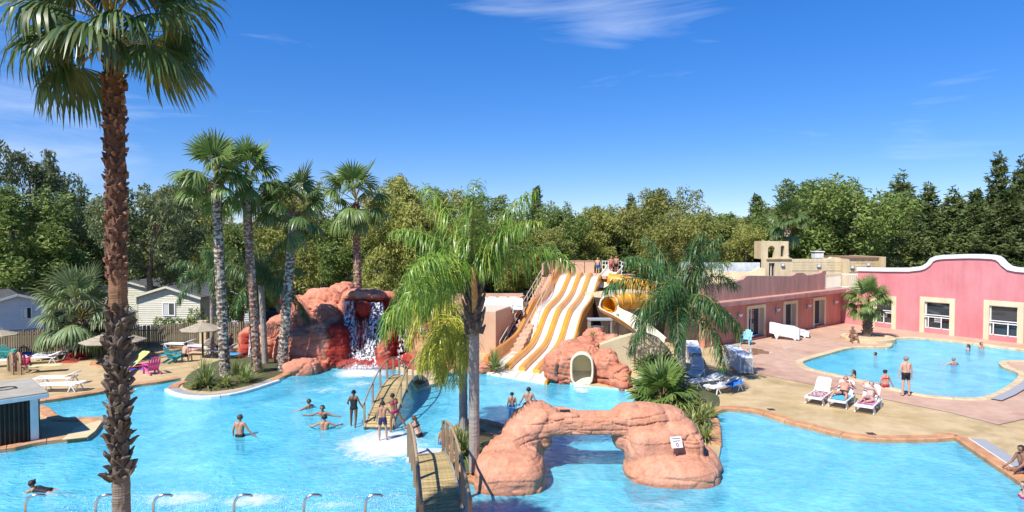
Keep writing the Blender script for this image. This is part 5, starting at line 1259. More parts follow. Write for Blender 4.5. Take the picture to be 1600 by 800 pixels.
chute([P(*a) for a in [(961,416,56.0),(955,424,55.4),(945,434,54.6),(940,440,53.8)]], 0.75, M_CREAM, M_CREAM, TS, 'entry_chute')
for (a, c) in (((985,470,43),(985,540,43)),((1030,466,45),(1030,540,45)),((1005,446,53),(1005,500,53)),((965,490,40.2),(965,540,40.2))):
    k = MB(); p = P(*a); k.tube([p, (p.x,p.y,0)], 0.09, 8); k.build('support_post', M_STRG, TS)
# ---- cream wall below the chute
CW = thing('curved_wall', 'curved cream rendered retaining wall beside the tunnel rock', 'wall')
M_CREAMW = mat('cream_render', (0.66,0.55,0.36), 0.85, (0.58,0.47,0.29), 0.9, bump=0.6, bscale=8)
pts = [P(x,y,34.0) for x, y in [(935,540),(960,531),(985,524),(1008,521),(1030,530),(1048,549),(1058,570),(1058,592),(940,592)]]
for p in pts[-2:]: p.z = -0.1
k = MB(); k.slab(pts, (0.15,1,0), 0.8); k.build('wall_body', M_CREAMW, CW)
k = MB(); k.slab([G(985,602),G(1075,570),G(1085,578),G(1000,612)], (0,0,1), 0.35); k.build('low_kerb', M_CREAMW, CW)
# ---- small kiosk box with a white basket under the tube
KB = thing('grey_counter', 'grey framed counter holding a white basket behind the tunnel rock', 'counter')
c = P(937,500,37.5); c.z = 1.25
k = MB()
for sx in (-0.62,0.62):
    for sy in (-0.35,0.35): k.box(c.x+sx-0.05,c.x+sx+0.05,c.y+sy-0.05,c.y+sy+0.05,1.6,2.42)
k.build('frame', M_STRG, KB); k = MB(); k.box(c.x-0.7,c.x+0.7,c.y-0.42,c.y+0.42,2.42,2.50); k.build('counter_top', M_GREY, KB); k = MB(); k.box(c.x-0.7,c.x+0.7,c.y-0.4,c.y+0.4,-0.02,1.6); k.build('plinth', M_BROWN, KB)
k = MB(); k.lathe([(0.26,1.62),(0.36,2.05),(0.38,2.06),(0.33,2.05),(0.24,1.64),(0,1.64)], 16, (c.x-0.15,c.y-0.1,0)); tag(k.build('basket', WHITE, None, smooth=True), 'white plastic basket standing inside the grey counter frame', 'basket')
# ================================================================ BUILDINGS
M_SALMON = mat('salmon_render', (0.62,0.27,0.20), 0.85, (0.56,0.23,0.17), 0.7, bump=0.5, bscale=12)
M_SALMONW = mat('stained_parapet', (0.58,0.32,0.25), 0.9, (0.47,0.27,0.21), 1.1, bump=0.5, bscale=12, stretch=(2.2,2.2,0.35), contrast=(0.4,0.7))
M_PINK = mat('pink_render', (0.63,0.205,0.215), 0.85, (0.68,0.26,0.27), 0.5, bump=0.5, bscale=12)
M_CORN = mat('pink_cornice', (0.60,0.30,0.27), 0.8, (0.52,0.26,0.22), 1.5, bump=0.5)
M_FRAMEC = mat('cream_surround', (0.76,0.65,0.44), 0.8, (0.71,0.59,0.38), 2, bump=0.4)
M_WPAINT = mat('white_frame', (0.80,0.80,0.78), 0.45)
M_GLASS = mat('window_glass', (0.035,0.045,0.05), 0.04, spec=0.9)
M_DARKROOM = mat('dark_room', (0.04,0.03,0.025), 0.8, (0.09,0.06,0.04), 2)
M_CURT = mat('curtain', (0.45,0.40,0.33), 0.8, (0.32,0.28,0.22), 8, stretch=(4,4,0.3))
M_SAND = mat('sandstone_render', (0.72,0.60,0.39), 0.9, (0.66,0.54,0.34), 1.2, bump=0.8, bscale=10)
M_SAND2 = mat('sandstone_block', (0.58,0.44,0.25), 0.9, (0.66,0.53,0.32), 1.2, bump=0.8, bscale=10, rnd=0.14)
for m_, lo in ((M_SALMON,0.78),(M_PINK,0.84),(M_CORN,0.7),(M_SAND,0.8),(M_FRAMEC,0.85),(M_SAND2,0.8),(M_SALMONW,0.75)): weather(m_,lo,1.05,0.8,(2.4,2.4,0.28))
A0 = G(1144,536); A1 = G(1314,504.5); TA = (A1-A0); TA.z = 0; LA = TA.length; TA.normalize(); NA = Vector((TA.y,-TA.x,0))      # outward normal, toward the camera
B1 = G(1537,530); TB = (B1-A1); TB.z = 0; TB.normalize(); NB = Vector((-abs(TB.y), -abs(TB.x)*0,0)); NB = Vector((TB.y,-TB.x,0))
if NB.y > 0: NB = -NB
if NB.dot(Vector((-1,-0.5,0))) < 0: NB = -NB
def wall_s(px, O, T):
    d = ray(px, 400); den = d.x*T.y-d.y*T.x; t = (O.x*T.y-O.y*T.x)/den
    q = Vector((d.x*t, d.y*t, 0)); return (q-O).dot(T)
def wall_z(px, py, O, T):
    s = wall_s(px, O, T); q = O+T*s; d = ray(px, py); return CAMZ+d.z*q.y/d.y
def wall_with_holes(name, O, T, Nn, poly, holes, th, m, parent):
    # vertical wall in the T/z plane, thickness behind
    loops = [[Vector((s, z, 0)) for s, z in poly]]+[[Vector(p+(0,)) for p in h] for h in holes]
    allp = [p for l in loops for p in l]; tri = geometry.tessellate_polygon(loops); k = MB()
    W3 = lambda p, o: O+T*p.x+Vector((0,0,p.y))-Nn*o
    k.add([W3(p,0) for p in allp], tri); k.add([W3(p,th) for p in allp], [t[::-1] for t in tri])
    for l in loops:
        n = len(l); k.add([W3(p,0) for p in l]+[W3(p,th) for p in l], [(i,(i+1)%n,n+(i+1)%n,n+i) for i in range(n)])
    return k.build(name, m, parent)
def rectpts(a, b, z0, z1): return [(a,z0),(b,z0),(b,z1),(a,z1)]
# ---- long salmon building with three glazed doors
LB = thing('pool_building', 'long salmon-red building with three glazed doors and a stepped stained parapet', 'building')
doors = [(1167,1197,474),(1224,1247,465),(1271,1291,461)]
ds = []
for (xa, xb, yt) in doors:
    a, b_ = wall_s(xa, A0, TA), wall_s(xb, A0, TA); ds.append((a, b_, 2.42))
SLFT = -3.2
poly = [(SLFT,-0.02),(LA,-0.02),(LA,2.66),(SLFT,2.66)]
holes = [rectpts(a+0.24, b_-0.24, 0.12, zt-0.22) for a, b_, zt in ds]
wall_with_holes('wall', A0, TA, NA, poly, holes, 0.45, M_SALMON, LB)
for a, b_, zt in ds:
    O = A0
    def box(s0, s1, z0, z1, o0, o1, m, nm, par):
        k = MB(); c = O+TA*((s0+s1)/2)+NA*((o0+o1)/2)+Vector((0,0,(z0+z1)/2)); k.obox(c, TA, NA, (0,0,1), (s1-s0)/2, abs(o1-o0)/2, (z1-z0)/2); return k.build(nm, m, par)
    sr = MB()
    for (s0,s1,z0,z1) in ((a,a+0.26,0,zt),(b_-0.26,b_,0,zt),(a+0.26,b_-0.26,zt-0.24,zt)):
        c = O+TA*((s0+s1)/2)+NA*(-0.19)+Vector((0,0,(z0+z1)/2)); sr.obox(c, TA, NA, (0,0,1), (s1-s0)/2, 0.24, (z1-z0)/2)
    sr.build('door_surround', M_FRAMEC, LB)
    box(a+0.26, b_-0.26, 0.0, 0.14, -0.42, 0.25, M_SALMON, 'door_step', LB)
    dr = box(a+0.27, b_-0.27, 0.15, zt-0.25, -0.40, -0.36, M_GLASS, 'door', LB)
    w = (b_-a-0.54)
    fr = MB()
    for s in (a+0.27, (a+b_)/2-0.12, b_-0.27-0.06):
        c = O+TA*(s+0.03)+NA*(-0.35)+Vector((0,0,zt/2-0.05)); fr.obox(c, TA, NA, (0,0,1), 0.035, 0.03, (zt-0.42)/2)
    for z in (0.18, zt-0.28):
        c = O+TA*((a+b_)/2)+NA*(-0.35)+Vector((0,0,z)); fr.obox(c, TA, NA, (0,0,1), w/2, 0.03, 0.035)
    inst('frame', fr.mesh('frame', M_WPAINT), dr)
    cu = MB(); 
    for i in range(10):
        c = O+TA*(a+0.35+w*0.055*i)+NA*(-0.46-0.02*(i%2))+Vector((0,0,zt/2)); cu.obox(c, TA, NA, (0,0,1), w*0.03, 0.01, zt*0.4)
    inst('curtain', cu.mesh('curtain', M_CURT), dr)
# eave cornice
k = MB(); c0 = A0+TA*SLFT+NA*0.22; c1 = A0+TA*(LA-0.0)+NA*0.22
k.bar(c0+Vector((0,0,2.80)), c1+Vector((0,0,2.80)), 0.90, 0.24); k.build('cornice', M_CORN, LB)
k = MB(); k.bar(c0+NA*0.02+Vector((0,0,2.95)), c1+NA*0.02+Vector((0,0,2.95)), 0.80, 0.06); k.build('cornice_top', M_SALMONW, LB)
# parapet profile
pz = lambda px, py: (wall_s(px, A0-NA*0.1, TA), wall_z(px, py, A0-NA*0.1, TA))
top = [pz(x,y) for x, y in [(1155,438.5),(1162,436.5),(1166,432),(1172,430.8),(1236,431.5),(1241,430),(1245,427),(1254,426),(1258,428),(1262,430.5),(1280,427.5),(1284,426),(1286,423.5),(1291,423)]]
s_l = SLFT; zl = pz(1122,444)[1]
poly = [(s_l,2.9),(top[-1][0],2.9)]+top[::-1]+[pz(1150,440.5),pz(1135,442),(s_l,zl)]
wall_with_holes('parapet', A0-NA*0.1, TA, NA, poly, [], 0.3, M_SALMONW, LB)
k = MB(); k.prism([tuple(v[:2]) for v in (A0+TA*SLFT-NA*0.2, A0+TA*(LA+0.4)-NA*0.2, A0+TA*(LA+0.4)-NA*11, A0+TA*SLFT-NA*11)], 2.62, 2.92); k.build('roof_terrace', M_SAND, LB)
k = MB(); k.prism([tuple(v[:2]) for v in (A0+TA*SLFT-NA*0.5, A0+TA*LA-NA*0.5, A0+TA*LA-NA*10, A0+TA*SLFT-NA*10)], -0.02, 2.6); k.build('inner_walls', M_DARKROOM, LB)
# wall lamps
for i, px in enumerate((1154,1213,1262,1304)):
    s = wall_s(px, A0, TA); c = A0+TA*s+Vector((0,0,1.72)); r = thing('wall_lamp', ['white shell wall lamp left of the first glazed door on the salmon wall','white shell wall lamp between the first and second glazed doors','white shell wall lamp between the second and third glazed doors','white shell wall lamp right of the third glazed door'][i], 'lamp', c, 0, 'wall lamps on the salmon building')
    k = MB(); k.obox(NA*0.03, TA, NA, (0,0,1), 0.06, 0.03, 0.12); k.tube([NA*0.05, NA*0.16+Vector((0,0,-0.02)), NA*0.2+Vector((0,0,0.08))], 0.02, 6); k.build('bracket', M_GREY, r)
    k = MB(); k.lathe([(0.02,0.02),(0.11,0.08),(0.17,0.2),(0.19,0.24),(0.16,0.23),(0.02,0.06)], 12, NA*0.2+Vector((0,0,0.02))); k.build('shade', WHITE, r, smooth=True)
# terrace railing above the corner
RL = thing('railing', 'white vertical-bar railing on the roof terrace between the two pink walls', 'railing')
rs0 = A0+TA*wall_s(1292, A0, TA)-NA*0.1; rs1 = A1+TB*wall_s(1345, A1, TB)+Vector((0.2,0.2,0)); corner = A1-NA*0.1-NB*0.1
k = MB(); pts = [rs0, corner, rs1]
for a, b_ in zip(pts[:-1], pts[1:]):
    L_ = (b_-a).length
    for z in (3.08, 4.15): k.bar(a+Vector((0,0,z)), b_+Vector((0,0,z)), 0.04, 0.05)
k.build('rail', M_WPAINT, RL)
for a, b_ in zip(pts[:-1], pts[1:]):
    n = int((b_-a).length/0.16); 
    for i in range(n+1): q_ = a.lerp(b_, i/n); k = MB(); k.bar(q_+Vector((0,0,2.95)), q_+Vector((0,0,4.15)), 0.022, 0.022, up=TA); k.build('baluster', M_WPAINT, RL)
# ---- pink building with the curved white-capped gable
PB_ = thing('pink_building', 'bright pink building with curved white-capped gable and three large framed windows', 'building')
smax = wall_s(1660, A1, TB)
zc = lambda px, py: (wall_s(px, A1, TB), wall_z(px, py, A1, TB))
outl = [zc(x,y+7) for x, y in [(1341,416),(1380,416.8),(1420,417),(1438,415),(1445,413),(1452,408),(1457,401.5),(1464,398.5),(1475,397.2),(1497,396.4),(1515,396),(1535,396.4),(1550,397.3),(1558,398.8),(1563,402),(1569,408.5),(1577,414.5),(1588,417),(1600,418),(1655,421)]]
s341 = outl[0][0]
poly = [(0,-0.02),(smax,-0.02),(smax,outl[-1][1])]+outl[::-1]+[(s341,2.9),(0,2.9)]
wins = [(1362,1402,461,512),(1439,1494,464,525),(1539,1602,469.5,537)]
ws_ = []
for (xa, xb, yt, yb) in wins:
    a, b_ = wall_s(xa, A1, TB), wall_s(xb, A1, TB); ws_.append((a, b_, wall_z((xa+xb)/2, (yt+yt+2)/2, A1, TB), 0.12))
holes = [rectpts(a+0.32, b_-0.32, z0+0.25, zt-0.34) for a, b_, zt, z0 in ws_]
wall_with_holes('wall', A1, TB, NB, poly, holes, 0.4, M_PINK, PB_)
# white coping following the outline
cap = [Vector((s, z+0.13, 0)) for s, z in outl]; k = MB()
for i in range(len(outl)-1):
    (s0, z0), (s1, z1) = outl[i], outl[i+1]
    q0 = A1+TB*s0-NB*0.14+Vector((0,0,z0+0.13)); q1 = A1+TB*s1-NB*0.14+Vector((0,0,z1+0.13))
    dd = (q1-q0).normalized(); q0 -= dd*0.05; q1 += dd*0.05
    up = NB.cross(dd); k.obox((q0+q1)/2, dd, NB, up, (q1-q0).length/2, 0.26+0.002*(i%2), 0.15+0.001*(i%3))
k.build('coping', M_WHITE, PB_)
k = MB(); k.prism([tuple(v[:2]) for v in (A1-NB*0.41+TB*0.05, A1-NB*0.41+TB*smax, A1-NB*9+TB*smax, A1-NB*9+TB*0.05)], 2.6, 2.9); k.build('roof', M_SAND, PB_)
for j, (a, b_, zt, z0) in enumerate(ws_):
    def bx(s0, s1, za, zb, oc, oh, m, nm, par, k=None):
        kk = k or MB(); c = A1+TB*((s0+s1)/2)+NB*oc+Vector((0,0,(za+zb)/2)); kk.obox(c, TB, NB, (0,0,1), (s1-s0)/2, oh, (zb-za)/2)
        if k is None: return inst(nm, kk.mesh(nm, m), par)
    wn = MB(); bx(a+0.34, b_-0.34, z0+0.27, zt-0.36, -0.22, 0.01, None, None, None, wn); wn_o = wn.build('window', M_GLASS, PB_)
    k = MB()
    for q_ in ((a,a+0.34,0,zt),(b_-0.34,b_,0,zt),(a+0.34,b_-0.34,zt-0.36,zt)): bx(q_[0], q_[1], q_[2], q_[3], -0.10, 0.15, None, None, None, k)
    inst('window_surround', k.mesh('window_surround', M_FRAMEC), wn_o)
    bx(a+0.34, b_-0.34, 0, z0+0.18, -0.10, 0.13, M_PINK, 'sill', wn_o)
    k = MB()
    for q_ in ((a+0.34,a+0.41,z0+0.18,zt-0.36),(b_-0.41,b_-0.34,z0+0.18,zt-0.36),(a+0.41,b_-0.41,z0+0.18,z0+0.30),(a+0.41,b_-0.41,zt-0.42,zt-0.36)): bx(*q_, -0.16, 0.05, None, None, None, k)
    inst('window_frame', k.mesh('window_frame', M_WPAINT), wn_o)
    k = MB(); zm = z0+1.28
    for z in (zm, zm-0.16): bx(a+0.34, b_-0.34, z-0.03, z+0.03, 0.02, 0.03, None, None, None, k)
    for f_ in (0.16, 0.68) if j else (0.12, 0.55): s = a+0.34+(b_-a-0.68)*f_; bx(s-0.03, s+0.03, z0+0.3, zm-0.1, 0.02, 0.025, None, None, None, k)
    inst('window_guard', k.mesh('window_guard', M_WPAINT), wn_o)
    if j < 2:
        f_ = 0.5 if j == 1 else 0.45; s = a+0.34+(b_-a-0.68)*f_; r = thing('notice_paper', 'white notice paper behind the glass of the %s pink window' % ('middle' if j else 'leftmost, palm-screened'), 'paper', A1+TB*s+NB*(-0.195)+Vector((0,0,zm-0.36)))
        k = MB(); k.obox((0,0,0), TB, NB, (0,0,1), 0.26, 0.004, 0.18); k.build('sheet', M_SIGN, r); k = MB()
        for q_ in (0.09,0.02,-0.05,-0.11): k.obox(NB*0.006+Vector((0,0,q_)), TB, NB, (0,0,1), 0.19, 0.002, 0.012)
        k.build('print', M_GREY, r)
# low eave between the corner and the gable
k = MB(); k.bar(A1+NB*0.2+Vector((0,0,2.80)), A1+TB*(s341)+NB*0.2+Vector((0,0,2.80)), 0.85, 0.235); k.build('cornice', M_CORN, PB_)
# ---- sandstone building with bell tower behind
SB = thing('sandstone_building', 'cream sandstone building with small arched bell tower on the roof terrace behind the salmon wall', 'building')
Yf = 62.0
zf = lambda py, Y=Yf: CAMZ-(py-370)/1000*Y
X = lambda px, Y=Yf: (px-800)/1000*Y
poly = [(X(1193),2.0),(X(1316),2.0),(X(1316),zf(405)),(X(1313),zf(402.5)),(X(1301),zf(401.5)),(X(1297),zf(404.5)),(X(1240),zf(405)),(X(1236),zf(403)),(X(1232),zf(402)),(X(1232),zf(377)),(X(1193),zf(376.5))]
OS, TSx, NS = Vector((0,Yf,0)), Vector((1,0,0)), Vector((0,-1,0))
def arch(xl, xr, yb, yt):
    r = (X(xr)-X(xl))/2; c = (X(xl)+X(xr))/2; zt = zf(yt)-r
    return [(X(xl),zf(yb)),(X(xr),zf(yb))]+[(c+r*math.cos(a), zt+r*math.sin(a)) for a in [math.pi*i/8 for i in range(9)]]
holes = [arch(1200,1211,403,384), arch(1220,1226,401,383.5), rectpts(X(1202),X(1211),zf(437),zf(411))]
wall_with_holes('wall', OS, TSx, NS, poly, holes, 0.6, M_SAND, SB)
k = MB(); k.box(X(1193),X(1232),Yf+0.55,Yf+2.4,2,zf(405)); k.box(X(1193),X(1199),Yf+0.6,Yf+2.4,2,zf(377)); k.box(X(1226.5),X(1232),Yf+0.6,Yf+2.4,2,zf(377)); k.build('tower_wall', M_SAND2, SB)
k = MB(); k.box(X(1201),X(1212),Yf+0.3,Yf+0.4,zf(438),zf(410)); k.build('door', M_GLASS, SB)
k = MB(); k.box(X(1201),X(1202.6),Yf+0.18,Yf+0.28,zf(438),zf(410)); k.box(X(1206),X(1207),Yf+0.18,Yf+0.28,zf(438),zf(410)); k.build('door_frame', M_WPAINT, SB)
k = MB(); k.box(X(1197),X(1236),Yf-0.15,Yf,zf(405),zf(403)); k.build('string_course', M_SAND2, SB)
# coursed blocks on the right wing
wz0, wz1 = zf(424), zf(403); xw0, xw1 = X(1316.5), X(1362)
k = MB(); k.box(X(1316.5),X(1362),Yf-1.2,Yf+4,2,wz1); k.build('wing_wall', M_SAND, SB)
k = MB(); k.box(X(1361),X(1369.5),Yf-1.6,Yf+4,2,zf(400.5)); k.build('wing_pillar', M_SAND2, SB)
k = MB(); k.box(X(1316),X(1361),Yf-1.4,Yf+4,wz1,wz1+0.12); k.build('wing_cap', mat('roof_tile_brown',(0.25,0.15,0.10),0.9), SB)
rg = random.Random(5)
for r_ in range(5):
    z0_ = wz0+(wz1-wz0)*r_/5; x = xw0+0.02
    while x < xw1-0.2:
        w = min(rg.uniform(0.5,0.9), xw1-x); k = MB(); k.box(x+0.012, x+w-0.012, Yf-1.235-rg.uniform(0,0.02), Yf-1.19, z0_+0.012, z0_+(wz1-wz0)/5-0.012); k.build('stone_block', M_SAND2, SB); x += w
rg2 = random.Random(6); z0_ = zf(424)
for r_ in range(4):
    za = zf(423)+(zf(406)-zf(423))*r_/4; x = X(1238)
    while x < X(1314):
        w = min(rg2.uniform(0.6,1.2), X(1315)-x); k = MB(); k.box(x+0.01, x+w-0.01, Yf-0.03-rg2.uniform(0,0.012), Yf+0.02, za+0.01, za+(zf(406)-zf(423))/4-0.01); k.build('stone_block', M_SAND, SB); x += w
CH = thing('chimney', 'small white chimney with cowl on the sandstone roof', 'chimney', (X(1289),Yf+1.5,zf(404)))
k = MB(); k.box(-0.42,0.42,-0.4,0.4,0,0.48); k.build('stack', M_WHITE, CH); k = MB(); k.box(-0.32,0.32,-0.3,0.3,0.48,0.60); k.build('vent_opening', M_DARKROOM, CH); k = MB(); k.box(-0.5,0.5,-0.48,0.48,0.60,0.70); k.build('cowl', M_WHITE, CH)
for px, w, py, nm, lb in ((1222.5,5,413.5,'light_fitting','square floodlight on the sandstone wall beside the bell tower door'),(1279,5.5,415,'light_fitting','square floodlight in the middle of the sandstone wall'),(1331,5,417,'light_fitting','round-headed lamp on the sandstone wing wall'),(1356,4,413,'light_fitting','small lamp at the far end of the sandstone wing')):
    yy = Yf-0.06 if px < 1310 else Yf-1.3; r = thing(nm, lb, 'lamp', P(px, py, yy)); k = MB(); k.box(-w*0.031,w*0.031,-0.12,0.02,-0.16,0.16); k.build('housing', M_GREY, r); k = MB(); k.box(-w*0.022,w*0.022,-0.13,-0.12,-0.1,0.1); k.build('lens', WHITE, r)
# ---- cream terrace wall behind the right queen palm
CWL = thing('terrace_wall', 'low cream wall with curved dips behind the right queen palm', 'wall')
Yc = 58.0; Z2 = lambda px, py: (X(px,Yc), zf(py,Yc))
poly = [(X(1070,Yc),-0.02),(X(1196,Yc),-0.02)]+[Z2(x,y) for x, y in [(1196,419),(1186,418),(1182,421),(1178,424),(1170,425),(1160,425),(1120,424),(1112,421),(1108,417),(1098,416),(1070,416)]]
wall_with_holes('wall_face', Vector((0,Yc,0)), TSx, NS, poly, [], 0.35, M_FRAMEC, CWL)
k = MB(); k.box(X(1070,Yc),X(1196,Yc),Yc+1.2,Yc+1.3,2.5,zf(411,Yc)); k.build('screen_panel', mat('pale_panel', (0.48,0.56,0.60), 0.5, (0.72,0.72,0.68), 2.5), CWL)
k = MB(); k.prism([(X(1070,Yc),Yc+0.36),(X(1196,Yc),Yc+0.36),(X(1196,Yc),Yc+9),(X(1070,Yc),Yc+9)], -0.02, 3.2); k.build('terrace_mass', M_SAND, CWL)

# ================================================================ CABINS, FENCE, ROAD SIDE
M_SIDING = mat('cream_siding', (0.66,0.63,0.50), 0.6, (0.60,0.57,0.45), 2, rnd=0.03); M_SIDINGW = mat('white_siding', (0.68,0.70,0.74), 0.6, (0.62,0.64,0.68), 2, rnd=0.03)
M_ROOF = mat('dark_roof_sheet', (0.09,0.09,0.095), 0.6, (0.14,0.135,0.13), 3); M_ROOFT = mat('dark_roof_tile', (0.10,0.095,0.09), 0.7, (0.06,0.055,0.05), 3, rnd=0.2)
def cabin(x0, y0, rz, w, d, h, rise, label, msid, wins=(), name='mobile_home', roofm=None, flat=False):
    """w along local x (gable front faces -y), d deep"""
    root = thing(name, label, 'cabin', (x0,y0,-0.02), rz)
    rows = int(h/0.17)
    k = MB(); k.box(0.03,w-0.03,0.03,d-0.03,0.0,h); k.add([(0.03,0.03,h),(w-0.03,0.03,h),(w/2,0.03,h+rise),(0.03,d-0.03,h),(w-0.03,d-0.03,h),(w/2,d-0.03,h+rise)], [(0,1,2),(3,5,4),(0,2,5,3),(1,4,5,2)]); k.build('shell', msid, root)
    for i in range(rows+int(rise/0.17)):
        z = 0.3+0.17*i
        if z > h+rise-0.15: break
        e = max(0, (z+0.17-h)/rise*w/2) if z+0.17 > h else 0
        k = MB(); k.add([(e,-0.012,z),(w-e,-0.012,z),(w-e,0.028,z+0.17),(e,0.028,z+0.17),(e,0.03,z),(w-e,0.03,z)], [(0,1,2,3),(0,4,5,1)]); k.build('siding_board', msid, root)
    for sd_ in (0, 1):
        k = MB(); 
        for i in range(int(h/0.17)-2):
            z = 0.3+0.17*i; xx = w+0.012 if sd_ else -0.012; xi = w-0.028 if sd_ else 0.028
            k.add([(xx,0,z),(xx,d,z),(xi,d,z+0.17),(xi,0,z+0.17)], [(0,1,2,3)])
        tag(k.build('side_siding', msid, root), kind='stuff')
    for sd_ in (-1, 1):
        k = MB(); a = Vector((w/2,0,h+rise+0.04)); e = Vector((w/2+sd_*(w/2+0.28),0,h+0.04-rise*0.28/(w/2)))
        k.add([a+Vector((0,-0.3,0)), e+Vector((0,-0.3,0)), e+Vector((0,d+0.3,0)), a+Vector((0,d+0.3,0)), a+Vector((0,-0.3,0.06)), e+Vector((0,-0.3,0.06)), e+Vector((0,d+0.3,0.06)), a+Vector((0,d+0.3,0.06))], [(0,1,2,3),(4,7,6,5),(0,4,5,1),(1,5,6,2),(2,6,7,3),(3,7,4,0)])
        rf = k.build('roof', roofm or M_ROOF, root)
        n = int(d/0.9); sh = MB()
        for i in range(n):
            y = d*(i+0.5)/n; sh.bar(a.lerp(e,0.02)+Vector((0,y,0.075)), a.lerp(e,0.98)+Vector((0,y,0.075)), 0.06, 0.04)
        inst('roof_rib', sh.mesh('roof_rib', M_ROOFT), rf)
    k = MB()
    for sd_ in (-1, 1): k.bar((w/2,-0.31,h+rise+0.03), (w/2+sd_*(w/2+0.28),-0.31,h-0.08), 0.03, 0.16)
    for x in (0.0, w): k.box(x-0.05,x+0.05,-0.03,0.03,0.25,h)
    k.build('trim', M_WPAINT if msid is M_SIDINGW else M_SIDING, root)
    for (xa, xb, za, zb) in wins:
        wn = MB().box(xa,xb,-0.022,0.0,za,zb).build('window', M_GLASS, root)
        k = MB(); t = 0.09
        for q_ in ((xa-t,xa,za-t,zb+t),(xb,xb+t,za-t,zb+t),(xa,xb,za-t,za),(xa,xb,zb,zb+t),((xa+xb)/2-0.02,(xa+xb)/2+0.02,za,zb)): k.box(q_[0],q_[1],-0.07,-0.013,q_[2],q_[3])
        inst('frame', k.mesh('frame', M_WPAINT), wn); k = MB()
        for i in range(5): k.box(xa+0.03+(xb-xa)*0.09*i,xa+0.03+(xb-xa)*0.09*i+0.05,-0.028-0.004*(i%2),-0.024,za+0.03,zb-0.03)
        inst('curtain', k.mesh('curtain', M_SIGN), wn)
    k = MB(); k.box(0.1,w-0.1,-0.0,0.05,0.0,0.3); k.build('skirting', M_GREY, root)
    return root
def place(px, Y): return P(px, 400, Y)
Yh = 50.0; a = place(213,Yh); cabin(a.x, Yh, -0.12, (318-213)/1000*Yh, 7.5, 2.65, 0.75, 'beige weatherboard mobile home with one white-framed window behind the fence', M_SIDING, [(2.25,3.15,1.25,2.15)])
a = place(314,51); cabin(a.x, 51, 0.22, 4.1, 7.0, 2.3, 0.7, 'white weatherboard cabin behind the parasol and planter palms, half hidden by trunks', M_SIDINGW)
a = place(-28,47); cabin(a.x, 47, 0.75, 4.0, 7.5, 2.3, 0.6, 'bluish-white shaded cabin at the left edge with a small dark window', M_SIDINGW, [(2.3,2.8,1.1,1.9)])
a = place(285,62); cabin(a.x, 62, 0.3, 5, 8, 2.7, 0.8, 'mobile home with dark ribbed roof behind the beige one', M_SIDING, [(1,2,1.2,2)])
a = place(500,88); cabin(a.x, 88, 0.05, 3.5, 7, 3.0, 0.6, 'small cream cabin by the access road above the waterfall rock', M_SIDING, [(1.0,1.7,1.5,2.3)])
a = place(568,84); cabin(a.x, 84, 0.1, 5.5, 7, 2.3, 0.5, 'white cabin right of the solitary fan palm trunk, mostly behind the rock', M_SIDINGW, [(1.0,1.9,1.2,2.1),(3,3.9,1.2,2.1)])
a = place(160,62); cabin(a.x, 62, -0.1, 5, 7, 2.4, 0.6, 'low cabin behind the stocky blue-green fan palm', M_SIDING, [(1,2,1.2,2)])
# fence of split palings
M_PAL = mat('fence_paling', (0.27,0.215,0.155), 0.9, (0.19,0.145,0.10), 3, bump=0.8, bscale=4, stretch=(6,6,0.6), rnd=0.25)
FN = thing('paling_fence', 'weathered vertical paling fence running behind the sun deck at left', 'fence')
fl_ = [G(-60,554), G(0,553), G(60,550.5), G(150,546), G(300,541), G(395,537)]
tops = [1.45,1.42,1.42,1.45,1.55,1.52]; rg = random.Random(9)
pm_ = [MB().box(-0.5,0.5,-0.5,0.5,0,1).mesh('paling', M_PAL)]
seg = []
for i in range(len(fl_)-1):
    a, b_ = fl_[i], fl_[i+1]; n = int((b_-a).length/0.125)
    for j in range(n):
        p = a.lerp(b_, j/n); seg.append((p, tops[i]+(tops[i+1]-tops[i])*j/n))
print('palings', len(seg))
for p, h in seg[-295:] if len(seg) > 295 else seg:
    inst('paling', pm_[0], FN, (p.x,p.y+rg.uniform(-.01,.01),0), (rg.uniform(-.015,.015),rg.uniform(-.015,.015),rg.uniform(-.2,.2)), (rg.uniform(0.07,0.095),0.05,h*rg.uniform(0.97,1.03)))
k = MB()
for p, h in seg[:-295] if len(seg) > 295 else []: k.box(p.x-0.04,p.x+0.04,p.y-0.02,p.y+0.02,0,h)
if k.v: tag(k.build('paling', M_PAL, FN), kind='stuff')
for z in (0.35, 1.15):
    k = MB()
    for a, b_ in zip(fl_[:-1], fl_[1:]): k.bar(a+Vector((0,0.06,z)), b_+Vector((0,0.06,z)), 0.05, 0.07)
    k.build('rail', M_PAL, FN)
for px, nm in ((320,'cream fence pillar behind the thatched parasol'),(102,'narrow cream fence pillar beside the stocky fan palm')):
    p = G(px, 540 if px > 200 else 547); k = MB(); k.box(p.x-0.22,p.x+0.22,p.y-0.30,p.y-0.05,0,1.62); k.box(p.x-0.27,p.x+0.27,p.y-0.35,p.y,1.62,1.72); tag(k.build('pillar', M_SAND), nm, 'pillar')
# clipped hedge pieces in front of the cabins
def hedge(px0, px1, Y, h, label):
    a, b_ = place(px0,Y), place(px1,Y); w = (b_.x-a.x); n = max(2,int(w/0.7)); bl = [(a.x+w*(i+0.5)/n, Y, h*0.5, 0.5, 0.4, h*0.5) for i in range(n)]
    o = inst('hedge', crown_mesh('hedge', bl, 500*n, 0.14, MT['green'], n, 0, 1.6, 0.6)); tag(o, label, 'hedge')
hedge(240,285,48,1.25,'clipped hedge under the beige mobile home window'); hedge(290,308,48,1.25,'short hedge at the right corner of the beige mobile home'); hedge(322,352,48.5,1.35,'hedge in front of the white weatherboard cabin'); hedge(298,312,49.5,2.0,'round bush between the beige and white cabins'); hedge(60,85,41.5,1.0,'low hedge by the fence left of the stocky palm')
